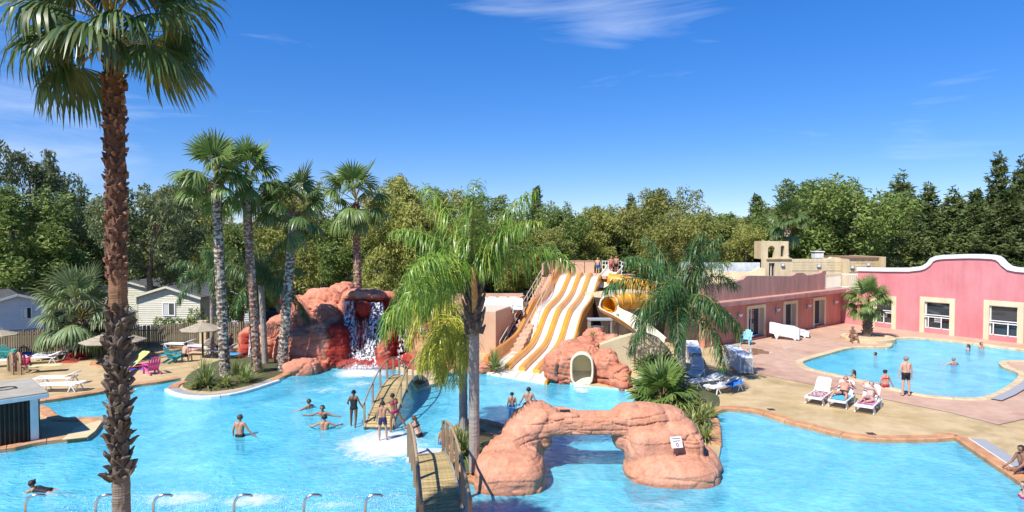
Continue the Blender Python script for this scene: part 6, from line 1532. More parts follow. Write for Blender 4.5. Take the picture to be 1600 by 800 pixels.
# parked cars, seen small over the rock
M_TYRE = mat('tyre', (0.02,0.02,0.02), 0.8); M_CARG = mat('car_glass', (0.03,0.035,0.04), 0.05, spec=0.9)
def car(px, py, Y, rz, col, label):
    b_ = P(px, py, Y); root = thing('parked_car', label, 'car', (b_.x,Y,-0.012), rz); m = mat('car_paint_'+label.split()[0], col, 0.3, coat=1.0, spec=0.6)
    prof_ = [(-2.05,0.32),(-2.1,0.62),(-1.95,0.85),(-1.2,0.95),(1.35,0.95),(1.98,0.80),(2.1,0.55),(2.05,0.30),(1.6,0.30),(1.55,0.5),(1.2,0.62),(0.9,0.5),(0.85,0.25),(-0.85,0.25),(-0.9,0.5),(-1.2,0.62),(-1.55,0.5),(-1.6,0.32)]
    k = MB(); k.slab([(x,-0.82,z) for x, z in prof_], (0,1,0), 1.64); k.build('body', m, root)
    k = MB(); k.add([(-1.35,-0.76,0.95),(1.1,-0.76,0.95),(0.5,-0.6,1.42),(-0.95,-0.6,1.42),(-1.35,0.76,0.95),(1.1,0.76,0.95),(0.5,0.6,1.42),(-0.95,0.6,1.42)], [(0,1,2,3),(4,7,6,5),(0,4,5,1),(1,5,6,2),(2,6,7,3),(3,7,4,0)]); k.build('cabin_glass', M_CARG, root)
    k = MB(); k.box(-0.98,0.53,-0.62,0.62,1.40,1.46); k.build('roof', m, root)
    for x in (-1.22,1.2):
        for y in (-0.80,0.80):
            k = MB(); k.tube([(x,y-0.1,0.31),(x,y+0.1,0.31)], 0.31, 14); w = k.build('wheel', M_TYRE, root); k = MB(); k.tube([(x,y-0.11,0.31),(x,y+0.11,0.31)], 0.18, 10); inst('rim', k.mesh('rim', M_GREY), w)
    for y in (-0.6,0.6):
        k = MB(); k.box(2.03,2.09,y-0.15,y+0.15,0.6,0.75); k.build('headlight', WHITE, root)
car(508,452,83,1.4,(0.02,0.02,0.025),'black car parked beside the small cream cabin'); car(590,470,60,0.1,(0.03,0.03,0.04),'dark car glimpsed between the waterfall rock top and the solitary palm'); car(415,478,64,0.2,(0.25,0.02,0.02),'maroon car half hidden behind the leaning planter palm'); car(425,497,56,0.1,(0.04,0.045,0.06),'navy car behind the left shoulder of the waterfall rock')
# ---- hut at the left edge
HT = thing('pool_hut', 'small dark slatted hut with grey flat roof and white corner at the left edge', 'hut')
M_SLAT = mat('dark_slat', (0.045,0.03,0.022), 0.7, (0.07,0.045,0.03), 3, rnd=0.2); M_HROOF = mat('hut_roof', (0.40,0.37,0.31), 0.9, (0.32,0.29,0.24), 2, bump=0.5)
h0 = G(60,688,0); Yb = h0.y
fr_l = G(-40,708,0); back = G(62,640,0); hz = 1.66
cR = h0; cL = G(0,699,0)+ (G(0,699,0)-h0)*0.6; dF = (cL-cR); dF.z = 0; lenF = dF.length; dF.normalize(); nF = Vector((dF.y,-dF.x,0)); 
if nF.y > 0: nF = -nF
dep = 2.9
k = MB(); k.prism([tuple(v[:2]) for v in (cR, cL, cL-nF*dep, cR-nF*dep)], 0.0, hz-0.02); k.build('carcass', M_DARKROOM, HT)
n = int((lenF-0.33)/0.13)
for i in range(n):
    a = cR+dF*(0.30+0.13*i); k = MB(); k.bar(a+nF*0.03+Vector((0,0,0.04)), a+nF*0.03+Vector((0,0,hz-0.14)), 0.105, 0.045, up=dF); k.build('slat', M_SLAT, HT)
k = MB(); k.bar(cR+dF*0.11+nF*0.03+Vector((0,0,0)), cR+dF*0.11+nF*0.03+Vector((0,0,hz)), 0.09, 0.24, up=dF); k.build('corner_post', M_WHITE, HT)
for i in range(int(dep/0.13)):
    a = cR-nF*(0.1+0.13*i)-dF*0.02; k = MB(); k.bar(a+Vector((0,0,0.04)), a+Vector((0,0,hz-0.14)), 0.045, 0.11, up=dF); k.build('slat', M_SLAT, HT)
rf_ = [cR-dF*0.28+nF*0.22, cL+nF*0.22, cL-nF*(dep+0.2), cR-dF*0.28-nF*(dep+0.2)]
k = MB(); k.prism([tuple(v[:2]) for v in rf_], hz, hz+0.07); k.build('roof', M_HROOF, HT)
k = MB(); k.bar(rf_[0]+Vector((0,0,hz-0.05)), rf_[1]+Vector((0,0,hz-0.05)), 0.05, 0.14); k.bar(rf_[0]+Vector((0,0,hz-0.05)), rf_[3]+Vector((0,0,hz-0.05)), 0.05, 0.14); k.build('fascia', M_WHITE, HT)
sign(19,622,cR.y-0.2,0.34,0.22,'small white notice on the dark slatted hut door', nrm=tuple(nF), name='notice_sign')
k = MB(); c = (rf_[0]+rf_[2])/2+Vector((0,0,hz+0.10)); k.tube([c+Vector((0.35*math.cos(a*0.45)*(1-a*0.02),0.3*math.sin(a*0.45),0)) for a in range(22)], 0.015, 5); tag(k.build('cable', M_SLAT), 'thin dark cable coiled on the hut roof', 'cable')
def sign_on(me_, px, py, w, h, label, off=0.03, **kw):
    p, n_ = hit_px(me_, px, py); p = min((hit_px(me_, px+dx, py+dy)[0] for dx in (-9,0,9) for dy in (-7,0,7)), key=lambda q: q.y)
    n_ = Vector((n_.x*0.5, -abs(n_.y)-0.3, max(0.1, n_.z))).normalized(); sign(px, py, p.y-off, w, h, label, nrm=tuple(n_), **kw)
sign_on(WF_ME, 657,516, 0.34, 0.24, 'small white notice fixed to the right pillar of the waterfall rock', off=0.06)
sign_on(ARCH_ME, 1057,691, 0.40, 0.34, 'square white notice with round symbol on the right foot of the rock arch', lines=2, red=True, tilt=-0.06, off=0.04)

# ================================================================ FURNITURE
def arc2(a, b_, n): return [a+(b_-a)*i/n for i in range(n+1)]
def lounger_proto(label, back=38, name='sun_lounger', m=WHITE):
    root = thing(name, label, 'sun lounger')
    hb, hf = 0.34, 0.34; L1 = 1.25; L2 = 0.72; w = 0.33; br = math.radians(back)
    k = MB()
    for s in (-1,1):
        k.tube([(s*w,-1.25,0.30),(s*w,-1.15,hf),(s*w,0.05,hf),(s*w,0.62,hf)], 0.03, 6)
    k.bar((-w,-1.22,0.31),(w,-1.22,0.31),0.06,0.05); k.bar((-w,0.6,hf),(w,0.6,hf),0.05,0.05); k.build('frame', m, root)
    for i in range(11):
        y = -1.14+i*0.112; k = MB(); k.box(-w+0.01,w-0.01,y,y+0.092,hf-0.004-0.03*math.sin(math.pi*i/10),hf+0.018-0.03*math.sin(math.pi*i/10)); k.build('seat_slat', m, root)
    bk = MB(); d = Vector((0,math.cos(br),math.sin(br))); o = Vector((0,0.08,hf+0.01))
    for s in (-1,1): bk.tube([o+Vector((s*(w-0.03),0,0)), o+d*L2+Vector((s*(w-0.05),0,0)), o+d*(L2+0.05)+Vector((s*(w-0.12),0,0))], 0.026, 6)
    bk.bar(o+d*(L2+0.05)+Vector((-w+0.1,0,0)), o+d*(L2+0.05)+Vector((w-0.1,0,0)), 0.05, 0.05)
    bo = bk.build('backrest', m, root)
    for i in range(6):
        t = 0.05+i*0.115; k = MB(); k.obox(o+d*(t+0.045), (1,0,0), d, Vector((1,0,0)).cross(d), w-0.05, 0.044, 0.01); inst('slat', k.mesh('slat', m), bo)
    for s in (-1,1):
        for (ya, yb_, yc) in ((-1.0,-1.08,-0.78),(0.45,0.30,0.62)):
            k = MB(); k.tube([(s*w,(ya if ya < 0 else 0.45),hf-0.01),(s*(w+0.02),yb_,0.015)], 0.028, 6); k.tube([(s*w,ya if ya < 0 else 0.45,hf-0.01),(s*(w+0.02),yc,0.015)], 0.028, 6); k.build('leg', m, root)
    return root
LP = None
def put_lounger(x, y, rz, label, back=38, group='white sun loungers on the decks'):
    global LP
    if LP is None: LP = {}
    if back not in LP:
        r = lounger_proto(label, back); LP[back] = r
    else: r = copy_tree(LP[back])
    r.location = (x, y, 0.006); r.rotation_euler = (0,0,rz); tag(r, label, 'sun lounger', group); return r
def gp(px, py): p = G(px, py); return p.x, p.y
R = math.radians
SUNBEDS = {}
for px, py, key, lab in ((1280,627,'left','white sun lounger with patterned towel, leftmost of the three by the smaller pool'),(1316,632,'mid','white sun lounger under the sunbathing man, middle of the three'),(1357,640,'right','white sun lounger under the sunbathing woman, rightmost of the three')):
    c = G(px, py); rz_ = R(-40); o_ = c+Matrix.Rotation(rz_,3,'Z') @ Vector((0,0.25,0)); put_lounger(o_.x, o_.y, rz_, lab, 46); SUNBEDS[key] = (o_, rz_)
put_lounger(*gp(1088,590), R(-25), 'white sun lounger with raised back beside the whitish palm trunk', 52)
put_lounger(*gp(1107,603), R(-62), 'white sun lounger with a dark object on it, middle of the three by the palm', 12)
put_lounger(*gp(1137,611), R(-62), 'white sun lounger with a blue towel nearest the lagoon edge', 14)
put_lounger(*gp(96,600), R(-84), 'white sun lounger with raised back, farther of the two behind the hut', 20)
put_lounger(*gp(102,611), R(-84), 'white flat sun lounger, nearer of the two behind the hut', 4)
put_lounger(*gp(352,556), R(-100), 'white sun lounger under the thatched parasol, nearest the planter', 32)
put_lounger(*gp(318,549), R(-110), 'white sun lounger standing behind the parasol pole', 40)
put_lounger(*gp(70,567), R(-70), 'white sun lounger among yellow mats left of the red rock', 20)
put_lounger(*gp(92,561), R(-70), 'white sun lounger farthest back left of the red rock', 24)
put_lounger(*gp(285,545), R(-95), 'sun lounger with clothes on it by the fence', 20)
put_lounger(*gp(12,572), R(-60), 'white sun lounger in front of the turquoise chair', 10)
# towels
def towel(px, py, z, w, l, rz, m, label, drape=0.05, name='towel', tilt=0):
    p = G(px, py, z); rg = random.Random(px); V = []; n, q_ = 8, 12
    for i in range(q_+1):
        for j in range(n+1):
            u = j/n-0.5; v = i/q_-0.5; V.append((u*w, v*l, 0.012*math.sin(u*17+v*9)+rg.uniform(-.004,.004)-drape*max(0,abs(u)-0.44)*10+tilt*v*l))
    F = [(i*(n+1)+j, i*(n+1)+j+1, (i+1)*(n+1)+j+1, (i+1)*(n+1)+j) for i in range(q_) for j in range(n)]
    F2 = [f[::-1] for f in F]; o = inst(name, npmesh(name, V+[(a,b_,c-0.012) for a,b_,c in V], F+[tuple(i+len(V) for i in f) for f in F2], m, smooth=True), None, p, (0,0,rz)); return tag(o, label, 'towel')
def patt(name, cols, sc):
    m = mat(name, cols[0], 0.9); t = m.node_tree; N = t.nodes; L = t.links; v = N.new('ShaderNodeTexVoronoi'); v.inputs['Scale'].default_value = sc; tcn = N.new('ShaderNodeTexCoord'); L.new(tcn.outputs['Object'], v.inputs['Vector'])
    sp_ = N.new('ShaderNodeSeparateColor'); L.new(v.outputs['Color'], sp_.inputs[0]); r = N.new('ShaderNodeValToRGB'); r.color_ramp.interpolation = 'CONSTANT'
    while len(r.color_ramp.elements) < len(cols): r.color_ramp.elements.new(0.5)
    for i, c in enumerate(cols): r.color_ramp.elements[i].position = i/len(cols); r.color_ramp.elements[i].color = (*c,1)
    L.new(sp_.outputs[0], r.inputs[0]); L.new(r.outputs[0], N['Principled BSDF'].inputs['Base Color']); return m
M_PATT = patt('patterned_towel', [(0.30,0.06,0.15),(0.55,0.45,0.5),(0.12,0.05,0.12),(0.5,0.15,0.25),(0.6,0.5,0.3)], 16)
C_ = lambda n, c, r=0.85: mat(n, c, r, tuple(min(1,x*0.8+0.02) for x in c), 4)
def bed_towel(key, w, l, m, lab, y=-0.5):
    o_, rz_ = SUNBEDS[key]; t = towel(1280,630,0.375,w,l,rz_,m,lab); q = o_+Matrix.Rotation(rz_,3,'Z') @ Vector((0,y,0)); t.location = (q.x,q.y,0.385)
bed_towel('left',0.62,1.1,M_PATT,'patterned purple and pink towel on the leftmost of the three loungers')
bed_towel('mid',0.70,1.2,C_('turquoise_towel',(0.08,0.42,0.55)),'turquoise towel under the sunbathing man')
bed_towel('right',0.64,0.9,C_('pink_towel',(0.62,0.22,0.38)),'pink towel under the sunbathing woman')
towel(1147,598,0.45,0.5,0.75,R(-62),C_('blue_towel',(0.03,0.20,0.62)),'bright blue towel on the nearest lounger by the palm',tilt=0.2)
towel(1112,598,0.39,0.35,0.4,R(-62),C_('dark_bag',(0.03,0.06,0.06)),'dark green bundle lying on the middle lounger by the palm')
towel(362,552,0.375,0.66,1.1,R(-100),C_('blue_towel2',(0.05,0.28,0.52)),'blue towel on the parasol lounger')
towel(300,545,0.375,0.6,1.0,R(-95),M_PATT,'dark patterned clothes spread on the lounger by the fence')
towel(70,570,0.375,0.6,1.6,R(-70),C_('yellow_mat',(0.66,0.56,0.30)),'pale yellow mat on the lounger left of the red rock')
towel(38,552,0.03,0.8,1.4,R(-70),C_('blue_mat',(0.02,0.10,0.48)),'deep blue mat on the ground by the fence')
towel(208,576,0.03,0.9,1.5,R(-60),C_('violet_mat',(0.10,0.05,0.52)),'violet-blue mat lying behind the pink chair')
towel(216,570,0.12,0.8,1.3,R(-50),C_('red_mat',(0.5,0.03,0.08)),'red towel beside the violet mat')
towel(214,561,0.42,0.6,1.2,R(-20),C_('lime_towel',(0.55,0.62,0.18)),'lime yellow towel hung over a chair beside the tall palm trunk',tilt=0.6)
towel(205,566,0.3,0.5,0.6,R(-20),C_('cyan_towel',(0.10,0.45,0.55)),'small cyan towel beside the tall palm trunk')
towel(233,549,0.35,0.4,0.5,R(10),C_('red_bundle',(0.6,0.04,0.05)),'red bundle on a lounger by the fence')
# adirondack chairs
def adirondack(px, py, rz, m, label):
    x, y = gp(px, py); root = thing('garden_chair', label, 'chair', (x,y,0.002), rz, 'coloured slatted garden chairs')
    for s in (-1,1):
        k = MB(); k.bar((s*0.27,-0.32,0.0),(s*0.27,-0.30,0.56),0.09,0.05,up=(0,1,0)); k.build('leg', m, root)
        k = MB(); k.bar((s*0.25,-0.30,0.34),(s*0.25,0.52,0.03),0.035,0.11); k.build('leg', m, root)
        k = MB(); k.box(s*0.34-0.075,s*0.34+0.075,-0.38,0.38,0.555,0.58); k.build('armrest', m, root)
    for i in range(6):
        k = MB(); y_ = -0.31+i*0.095; k.obox((0,y_+0.04,0.385-0.030*i), (1,0,0), (0,1,-0.33), (0,0.33,1), 0.27, 0.040, 0.011); k.build('seat_slat', m, root)
    d = Vector((0,0.42,1)).normalized()
    for i in range(5):
        xx = (i-2)*0.108; hh = 0.80-0.045*(i-2)**2; k = MB(); a = Vector((xx,0.20,0.24)); k.bar(a, a+d*hh+Vector(((i-2)*0.02,0,0)), 0.095, 0.02, up=(0,1,0)); k.build('back_slat', m, root)
    k = MB(); k.bar((-0.27,0.36,0.56),(0.27,0.36,0.56),0.03,0.06); k.build('brace', m, root)
    return root
adirondack(1166,538,R(-155+180-60),C_('light_blue_plastic',(0.22,0.60,0.75),0.4),'light blue slatted garden chair against the salmon wall by the first door')
adirondack(10,562,R(200),C_('turquoise_plastic',(0.05,0.55,0.55),0.4),'turquoise slatted garden chair at the left edge by the fence')
adirondack(34,575,R(200),C_('crimson_plastic',(0.55,0.04,0.12),0.4),'crimson pink garden chair behind the wooden handrail')
adirondack(237,584,R(-130),C_('pink_plastic',(0.72,0.10,0.38),0.4),'bright pink slatted garden chair by the lagoon edge')
adirondack(272,566,R(150),C_('teal_plastic',(0.03,0.32,0.36),0.4),'teal slatted garden chair with a bather seated in front of it')
# small handrail at far left
HR = thing('handrail', 'short curved timber handrail behind the hut roof at left', 'railing')
for xo in (0, 1.0):
    p0 = G(12+xo*12,582,0); k = MB(); pts = crom([tuple(p0+Vector((-0.2,0.3,0.75))), tuple(p0+Vector((0.1,0.1,1.05))), tuple(p0+Vector((0.5,-0.3,0.95))), tuple(p0+Vector((0.75,-0.6,0.55)))], 5); k.tube(pts, 0.05, 8)
    k.build('rail', M_POST, HR, smooth=True)
    for i in (0, 5, 10, 15): q_ = Vector(pts[i]); k = MB(); k.bar(q_, (q_.x,q_.y,-0.02), 0.08, 0.08, up=(0,1,0)); k.build('post', M_POST, HR)
# thatched parasols
M_THATCH = mat('reed_thatch', (0.44,0.38,0.28), 0.95, (0.33,0.28,0.20), 6, bump=1.5, bscale=8, stretch=(1,1,8))
def parasol(px, py, Y, h, r, label, rz=0):
    b_ = P(px, py, Y); root = thing('thatched_parasol', label, 'parasol', (b_.x,Y,0), rz, 'thatched parasols')
    k = MB(); k.tube([(0,0,0),(0,0,h)], 0.06, 8); k.build('pole', M_SLAT, root)
    for i in range(8):
        a0, a1 = 2*math.pi*i/8, 2*math.pi*(i+1)/8; k = MB(); rows = 5
        for j in range(rows):
            r0 = r*j/rows; r1 = r*(j+1.12)/rows; z0_ = h+0.02-0.42*(j/rows)*r/1.2; z1_ = h-0.42*((j+1.12)/rows)*r/1.2+0.02
            pA = lambda rr, a, z: (rr*math.cos(a), rr*math.sin(a), z)
            k.add([pA(r0,a0,z0_+0.03),pA(r0,a1,z0_+0.03),pA(r1,a1,z1_+0.03),pA(r1,a0,z1_+0.03),pA(r0,a0,z0_),pA(r0,a1,z0_),pA(r1,a1,z1_-0.02),pA(r1,a0,z1_-0.02)], [(0,3,2,1),(4,5,6,7),(2,3,7,6),(0,1,5,4),(1,2,6,5),(3,0,4,7)])
        k.build('thatch_panel', M_THATCH, root)
    k = MB(); k.lathe([(0.16,h-0.02),(0.10,h+0.10),(0,h+0.14)], 8); k.build('cap', M_THATCH, root)
parasol(317,560,38.4,2.15,1.25,'thatched parasol over the loungers right of the pink chair',0.2)
parasol(178,566,37.6,1.75,1.7,'thatched parasol behind the tall palm trunk',0.5)
parasol(-2,556,38.5,1.7,1.0,'thatched parasol partly cut by the left edge',0.1)
# stacked loungers
def stack(px, py, rz, n, label, name='lounger_stack', sc=1.0):
    x, y = gp(px, py); rg = random.Random(px)
    for i in range(n):
        nm = thing('sun_lounger', ('%s, %s' % (label, 'topmost' if i == n-1 else 'at the very bottom' if i == 0 else ordw(i+1)+' from the bottom')), 'sun lounger', (x,y,0.02+i*0.105), rz+rg.uniform(-.02,.02), 'stacked white loungers')
        k = MB(); w = 0.34
        L_ = [(-0.98,0.14),(-0.6,0.30),(-0.2,0.34),(0.3,0.36),(0.7,0.42),(0.98,0.52)]
        for a, b_ in zip(L_[:-1], L_[1:]):
            k.add([(a[0],-w,a[1]),(b_[0],-w,b_[1]),(b_[0],w,b_[1]),(a[0],w,a[1]),(a[0],-w,a[1]-0.05),(b_[0],-w,b_[1]-0.05),(b_[0],w,b_[1]-0.05),(a[0],w,a[1]-0.05)], [(0,1,2,3),(4,7,6,5),(0,4,5,1),(2,6,7,3)])
        for s in (-1,1): k.bar((-0.98,s*w,0.10),(0.98,s*w,0.46),0.03,0.09)
        k.build('seat_shell', WHITE, nm)
        if i == 0:
            for s in (-1,1):
                for xx in (-0.7,0.5): q_ = MB(); q_.add([(xx-0.2,s*w-0.03,0.28+0.1*(xx>0)),(xx+0.2,s*w-0.03,0.30+0.1*(xx>0)),(xx+0.03,s*w-0.03,0),(xx-0.03,s*w-0.03,0),(xx-0.2,s*w+0.03,0.28+0.1*(xx>0)),(xx+0.2,s*w+0.03,0.30+0.1*(xx>0)),(xx+0.03,s*w+0.03,0),(xx-0.03,s*w+0.03,0)], [(0,1,2,3),(4,7,6,5),(0,4,5,1),(1,5,6,2),(2,6,7,3),(3,7,4,0)]); q_.build('leg', WHITE, nm)
stack(1226,530,R(152),7,'white lounger stacked before the second glazed door')
stack(1242,526,R(150),3,'white lounger in the low stack behind the tall one')
stack(1154,580,R(95),8,'white lounger in the stack right of the palm')
stack(1083,571,R(80),8,'white lounger stacked behind the hanging palm fronds')
for i in range(7):
    p = P(756+i*9, 484, 45.0+ (i%2)*1.0); r = copy_tree(LP[38] if 38 in LP else list(LP.values())[0]); r.location = (p.x, p.y, 2.01); r.rotation_euler = (0,0,R(-20+i*3)); tag(r, 'white sun lounger on the raised beige terrace, %s from the left' % ['first','second','third','fourth','fifth','sixth','seventh'][i], 'sun lounger', 'loungers on the raised terrace')
# orange pot on the islet
k = MB(); c = G(694,694); k.lathe([(0,0),(0.24,0),(0.34,0.42),(0.37,0.44),(0.33,0.43),(0.3,0.38),(0,0.38)], 16, (c.x+0.2,c.y,-0.03)); tag(k.build('plant_pot', M_COPO, None, smooth=True), 'orange plant pot on the rock islet beside the near bridge rail', 'pot')
# water jet pipes along the near edge
M_STEEL = mat('stainless_steel', (0.62,0.62,0.62), 0.22, metal=1.0)
M_JET = fall_mat('jet_water', 0.46)
for i, (px, o) in enumerate(((40,'leftmost, beside the swimmer'),(150,'left of the tall palm trunk'),(240,'just right of the tall palm trunk'),(366,'fourth from the left'),(475,'fifth from the left'),(571,'nearest the near footbridge'))):
    Y = 16.35; p = P(px, 800, Y); r = thing('jet_pipe', 'curved steel water jet pipe at the bottom edge, %s' % o, 'water spout', (p.x,Y,0), 0, 'steel jet pipes along the near pool edge')
    zt = P(px, 775, Y).z; rr = 0.22
    k = MB(); k.tube([(0,0,-0.9),(0,0,zt-rr)]+[(rr-rr*math.cos(a),0.05*a,zt-rr+rr*math.sin(a)) for a in [math.pi/2*i/6 for i in range(1,7)]]+[(rr+0.14,0.14,zt-0.03),(rr+0.18,0.17,zt-0.07)], 0.035, 10); k.build('pipe', M_STEEL, r, smooth=True)
    spray((p.x+1.6,Y+1.0,WZ), 1.6, 0.9, 0.35, 500, 0.012, 50+i, 'water_spray')
    V = []; T = []; n = 12
    for a in range(n+1):
        t = a/n; x = 0.4+1.5*t; y = 0.2+0.9*t; z = zt-0.08-(zt+0.02-WZ)*t**1.6; w = 0.02+0.20*t
        V += [(x-w,y+w,z),(x,y,z+0.02),(x+w,y-w,z)]; T += [0.0,0.9-0.45*t,0.0]
    inst('water_jet', npmesh('water_jet', V, [(3*a+b_,3*a+b_+1,3*a+b_+4,3*a+b_+3) for a in range(n) for b_ in (0,1)], M_JET, smooth=True, attr=T), r)
# ================================================================ PEOPLE
def skin_mat(name, c): return mat(name, c, 0.5, tuple(x*0.88 for x in c), 5, spec=0.35)
SK = {'tan': skin_mat('skin_tan', (0.46,0.24,0.15)), 'fair': skin_mat('skin_fair', (0.60,0.36,0.26)), 'dark': skin_mat('skin_dark', (0.16,0.08,0.045)), 'red': skin_mat('skin_sunburnt', (0.56,0.26,0.18)), 'brown': skin_mat('skin_brown', (0.30,0.15,0.09))}
HR_ = {'black': mat('hair_black', (0.02,0.016,0.014), 0.5, bump=0.5, bscale=60), 'brown': mat('hair_brown', (0.09,0.05,0.03), 0.55, bump=0.5, bscale=60), 'grey': mat('hair_grey', (0.24,0.22,0.20), 0.6, bump=0.5, bscale=60)}
cloth = lambda n, c: mat('swim_'+n, c, 0.7, tuple(x*0.75 for x in c), 8)
CL = {'navy': cloth('navy',(0.02,0.03,0.10)), 'black': cloth('black',(0.015,0.015,0.018)), 'blue': cloth('blue',(0.03,0.12,0.42)), 'magenta': cloth('magenta',(0.5,0.02,0.14)), 'red': cloth('red',(0.45,0.04,0.06)), 'floral': cloth('floral',(0.30,0.22,0.34)), 'cyan': cloth('cyan',(0.05,0.35,0.5)), 'khaki': cloth('khaki',(0.16,0.15,0.09))}
M_EYE = mat('eye_dark', (0.01,0.01,0.01), 0.2)
def capsule(b, a, c, ra, rc, n=10, flat=None):
    a = Vector(a); c = Vector(c); d = c-a; L = d.length; d = d.normalized() if L > 1e-6 else Vector((0,0,1))
    pts = []; rs = []
    for t in (-1,-0.7,-0.3): pts.append(a+d*ra*t); rs.append(ra*math.sqrt(max(0.0004,1-t*t)))
    for i in range(4): pts.append(a.lerp(c,i/3)); rs.append(ra+(rc-ra)*i/3)
    for t in (0.3,0.7,1): pts.append(c+d*rc*t); rs.append(rc*math.sqrt(max(0.0004,1-t*t)))
    b.tube(pts, rs, n)
def person(label, loc, rz, skin, hair, wear, h=1.72, spine=(0,0,1), face=None, arms=None, legs=None, look=0, zoff=0.0, hair_len=0, bald=False, female=False, group=None, feet_down=True, build_=1.0, tilt=None):
    """body frame: +y is where the person faces, +x the person's right hand side, z up"""
    k = h/1.72; S = []
    def seg(nm, a, c, ra, rc): S.append((nm, Vector(a)*k, Vector(c)*k, ra*k*(build_ if nm in ('waist','chest','pelvis') else 1), rc*k*(build_ if nm in ('waist','chest','pelvis') else 1)))
    arms = arms or {}; legs = legs or {}
    up = Vector(spine).normalized(); side = Vector((1,0,0)); side = (side-up*side.dot(up)).normalized(); fwd = up.cross(side)
    hip = Vector((0,0,0)); hw = 0.085 if not female else 0.095
    seg('pelvis', hip-side*0.06, hip+side*0.06, 0.105, 0.105)
    for s in (-1,1): seg('waist', hip+side*s*0.05+up*0.05, hip+side*s*0.045+up*0.24, 0.095, 0.092)
    for s in (-1,1): seg('chest', hip+side*s*0.055+up*0.24+fwd*0.005, hip+side*s*0.085+up*0.40, 0.098, 0.088)
    if female:
        for s in (-1,1): seg('chest', hip+side*s*0.075+up*0.34+fwd*0.075, hip+side*s*0.075+up*0.355+fwd*0.085, 0.055, 0.045)
    sw = 0.175 if not female else 0.155; sh = hip+up*0.455
    seg('shoulder', sh-side*(sw-0.02), sh+side*(sw-0.02), 0.058, 0.058)
    nk = sh+up*0.03; hd_up = (Vector(tilt) if tilt else (up*0.7+Vector((0,0,0.5)))).normalized(); hc = nk+hd_up*0.175+fwd*0.02
    seg('neck', nk-up*0.02, nk+hd_up*0.09, 0.055, 0.05)
    fw = Vector(face).normalized() if face else (Matrix.Rotation(look,3,hd_up) @ fwd); fw = (fw-hd_up*fw.dot(hd_up)).normalized(); hs_ = hd_up.cross(fw)
    seg('head', hc-fw*0.02+hd_up*0.02, hc+fw*0.015+hd_up*0.02, 0.090, 0.085); seg('head', hc+fw*0.03-hd_up*0.075, hc+fw*0.02-hd_up*0.03, 0.045, 0.07)
    seg('nose', hc+fw*0.088-hd_up*0.005, hc+fw*0.108-hd_up*0.03, 0.012, 0.016)
    for s in (-1,1): seg('ear', hc+hs_*s*0.085+hd_up*0.01-fw*0.01, hc+hs_*s*0.09-hd_up*0.02-fw*0.01, 0.018, 0.014)
    body2w = Matrix((side, fwd, up)).transposed()
    for s, nm in ((-1,'L'),(1,'R')):
        ua, fa_ = arms.get(nm, ((0.16*s,0.02,-1),(0.06*s,0.12,-1)))
        ua = Vector(ua).normalized(); fa_ = Vector(fa_).normalized(); a = sh+side*s*sw
        el_ = a+ua*0.285; wr = el_+fa_*0.25
        seg('arm', a, el_, 0.050, 0.038); seg('forearm', el_, wr, 0.039, 0.026)
        ph = fa_; pn = ph.cross(Vector((0,0,1))) if abs(ph.z) < 0.9 else ph.cross(Vector((0,1,0))); pn.normalize(); ps = ph.cross(pn)
        seg('hand', wr+ph*0.02-ps*0.018, wr+ph*0.085-ps*0.026, 0.020, 0.017); seg('hand', wr+ph*0.02+ps*0.018, wr+ph*0.085+ps*0.026, 0.020, 0.017)
        for f_, (o_, l_) in enumerate(((-0.034,0.06),(-0.012,0.072),(0.012,0.068),(0.034,0.052))):
            b0 = wr+ph*0.095+ps*o_; b1 = b0+(ph+ps*o_*3).normalized()*l_*0.5; b2 = b1+(ph+ps*o_*3+pn*0.5*s).normalized()*l_*0.5
            seg('finger', b0, b1, 0.0095, 0.009); seg('finger', b1, b2, 0.009, 0.008)
        seg('finger', wr+ph*0.03-ps*0.03, wr+ph*0.07-ps*0.062, 0.012, 0.009)
        lg = legs.get(nm, ((0.05*s,0,-1),(0.0,-0.02,-1))); th = Vector(lg[0]).normalized(); shn = Vector(lg[1]).normalized()
        ft = Vector(lg[2]).normalized() if len(lg) > 2 else Vector((0.15*s,1,0))
        a = hip+side*s*hw-up*0.03; kn = a+th*0.42; an = kn+shn*0.40
        seg('thigh', a, kn, 0.083, 0.055); seg('shin', kn, kn+shn*0.17, 0.053, 0.052); seg('shin', kn+shn*0.17, an, 0.052, 0.034)
        ft = ft.normalized(); seg('foot', an+shn*0.03-ft*0.03, an+shn*0.045+ft*0.13, 0.036, 0.026)
    b = MB()
    for nm, a, c, ra, rc in S: capsule(b, a, c, ra, rc, 10 if nm != 'finger' else 6)
    raw = b.mesh('body', SK[skin])
    me = evaluated(raw, [('REMESH', dict(mode='VOXEL', voxel_size=0.0155*k)), ('SMOOTH', dict(factor=0.5, iterations=2))])
    me.materials.clear(); me.materials.append(SK[skin]); n = len(me.vertices)
    me.polygons.foreach_set('use_smooth', np.ones(len(me.polygons), bool))
    Vv = np.empty(n*3, np.float32); me.vertices.foreach_get('co', Vv); Vv = Vv.reshape(-1,3).astype(float)
    Nn = np.empty(n*3, np.float32); me.vertex_normals.foreach_get('vector', Nn); Nn = Nn.reshape(-1,3).astype(float)
    best = np.full(n, 9.0); who = np.zeros(n, int); tt = np.zeros(n)
    for i, (nm, a, c, ra, rc) in enumerate(S):
        d = np.array(c-a); L2 = max(1e-9, d@d); t = np.clip(((Vv-np.array(a))@d)/L2, 0, 1)
        dist = np.linalg.norm(Vv-(np.array(a)+t[:,None]*d), axis=1)-(ra+(rc-ra)*t)
        m_ = dist < best; best = np.where(m_, dist, best); who = np.where(m_, i, who); tt = np.where(m_, t, tt)
    nm_ = np.array([s[0] for s in S])[who]
    root = thing('person', label, 'person', loc, rz, group)
    inst('body', me, root)
    polys = np.empty(len(me.polygons)*4, np.int32)
    F = [tuple(p.vertices) for p in me.polygons]
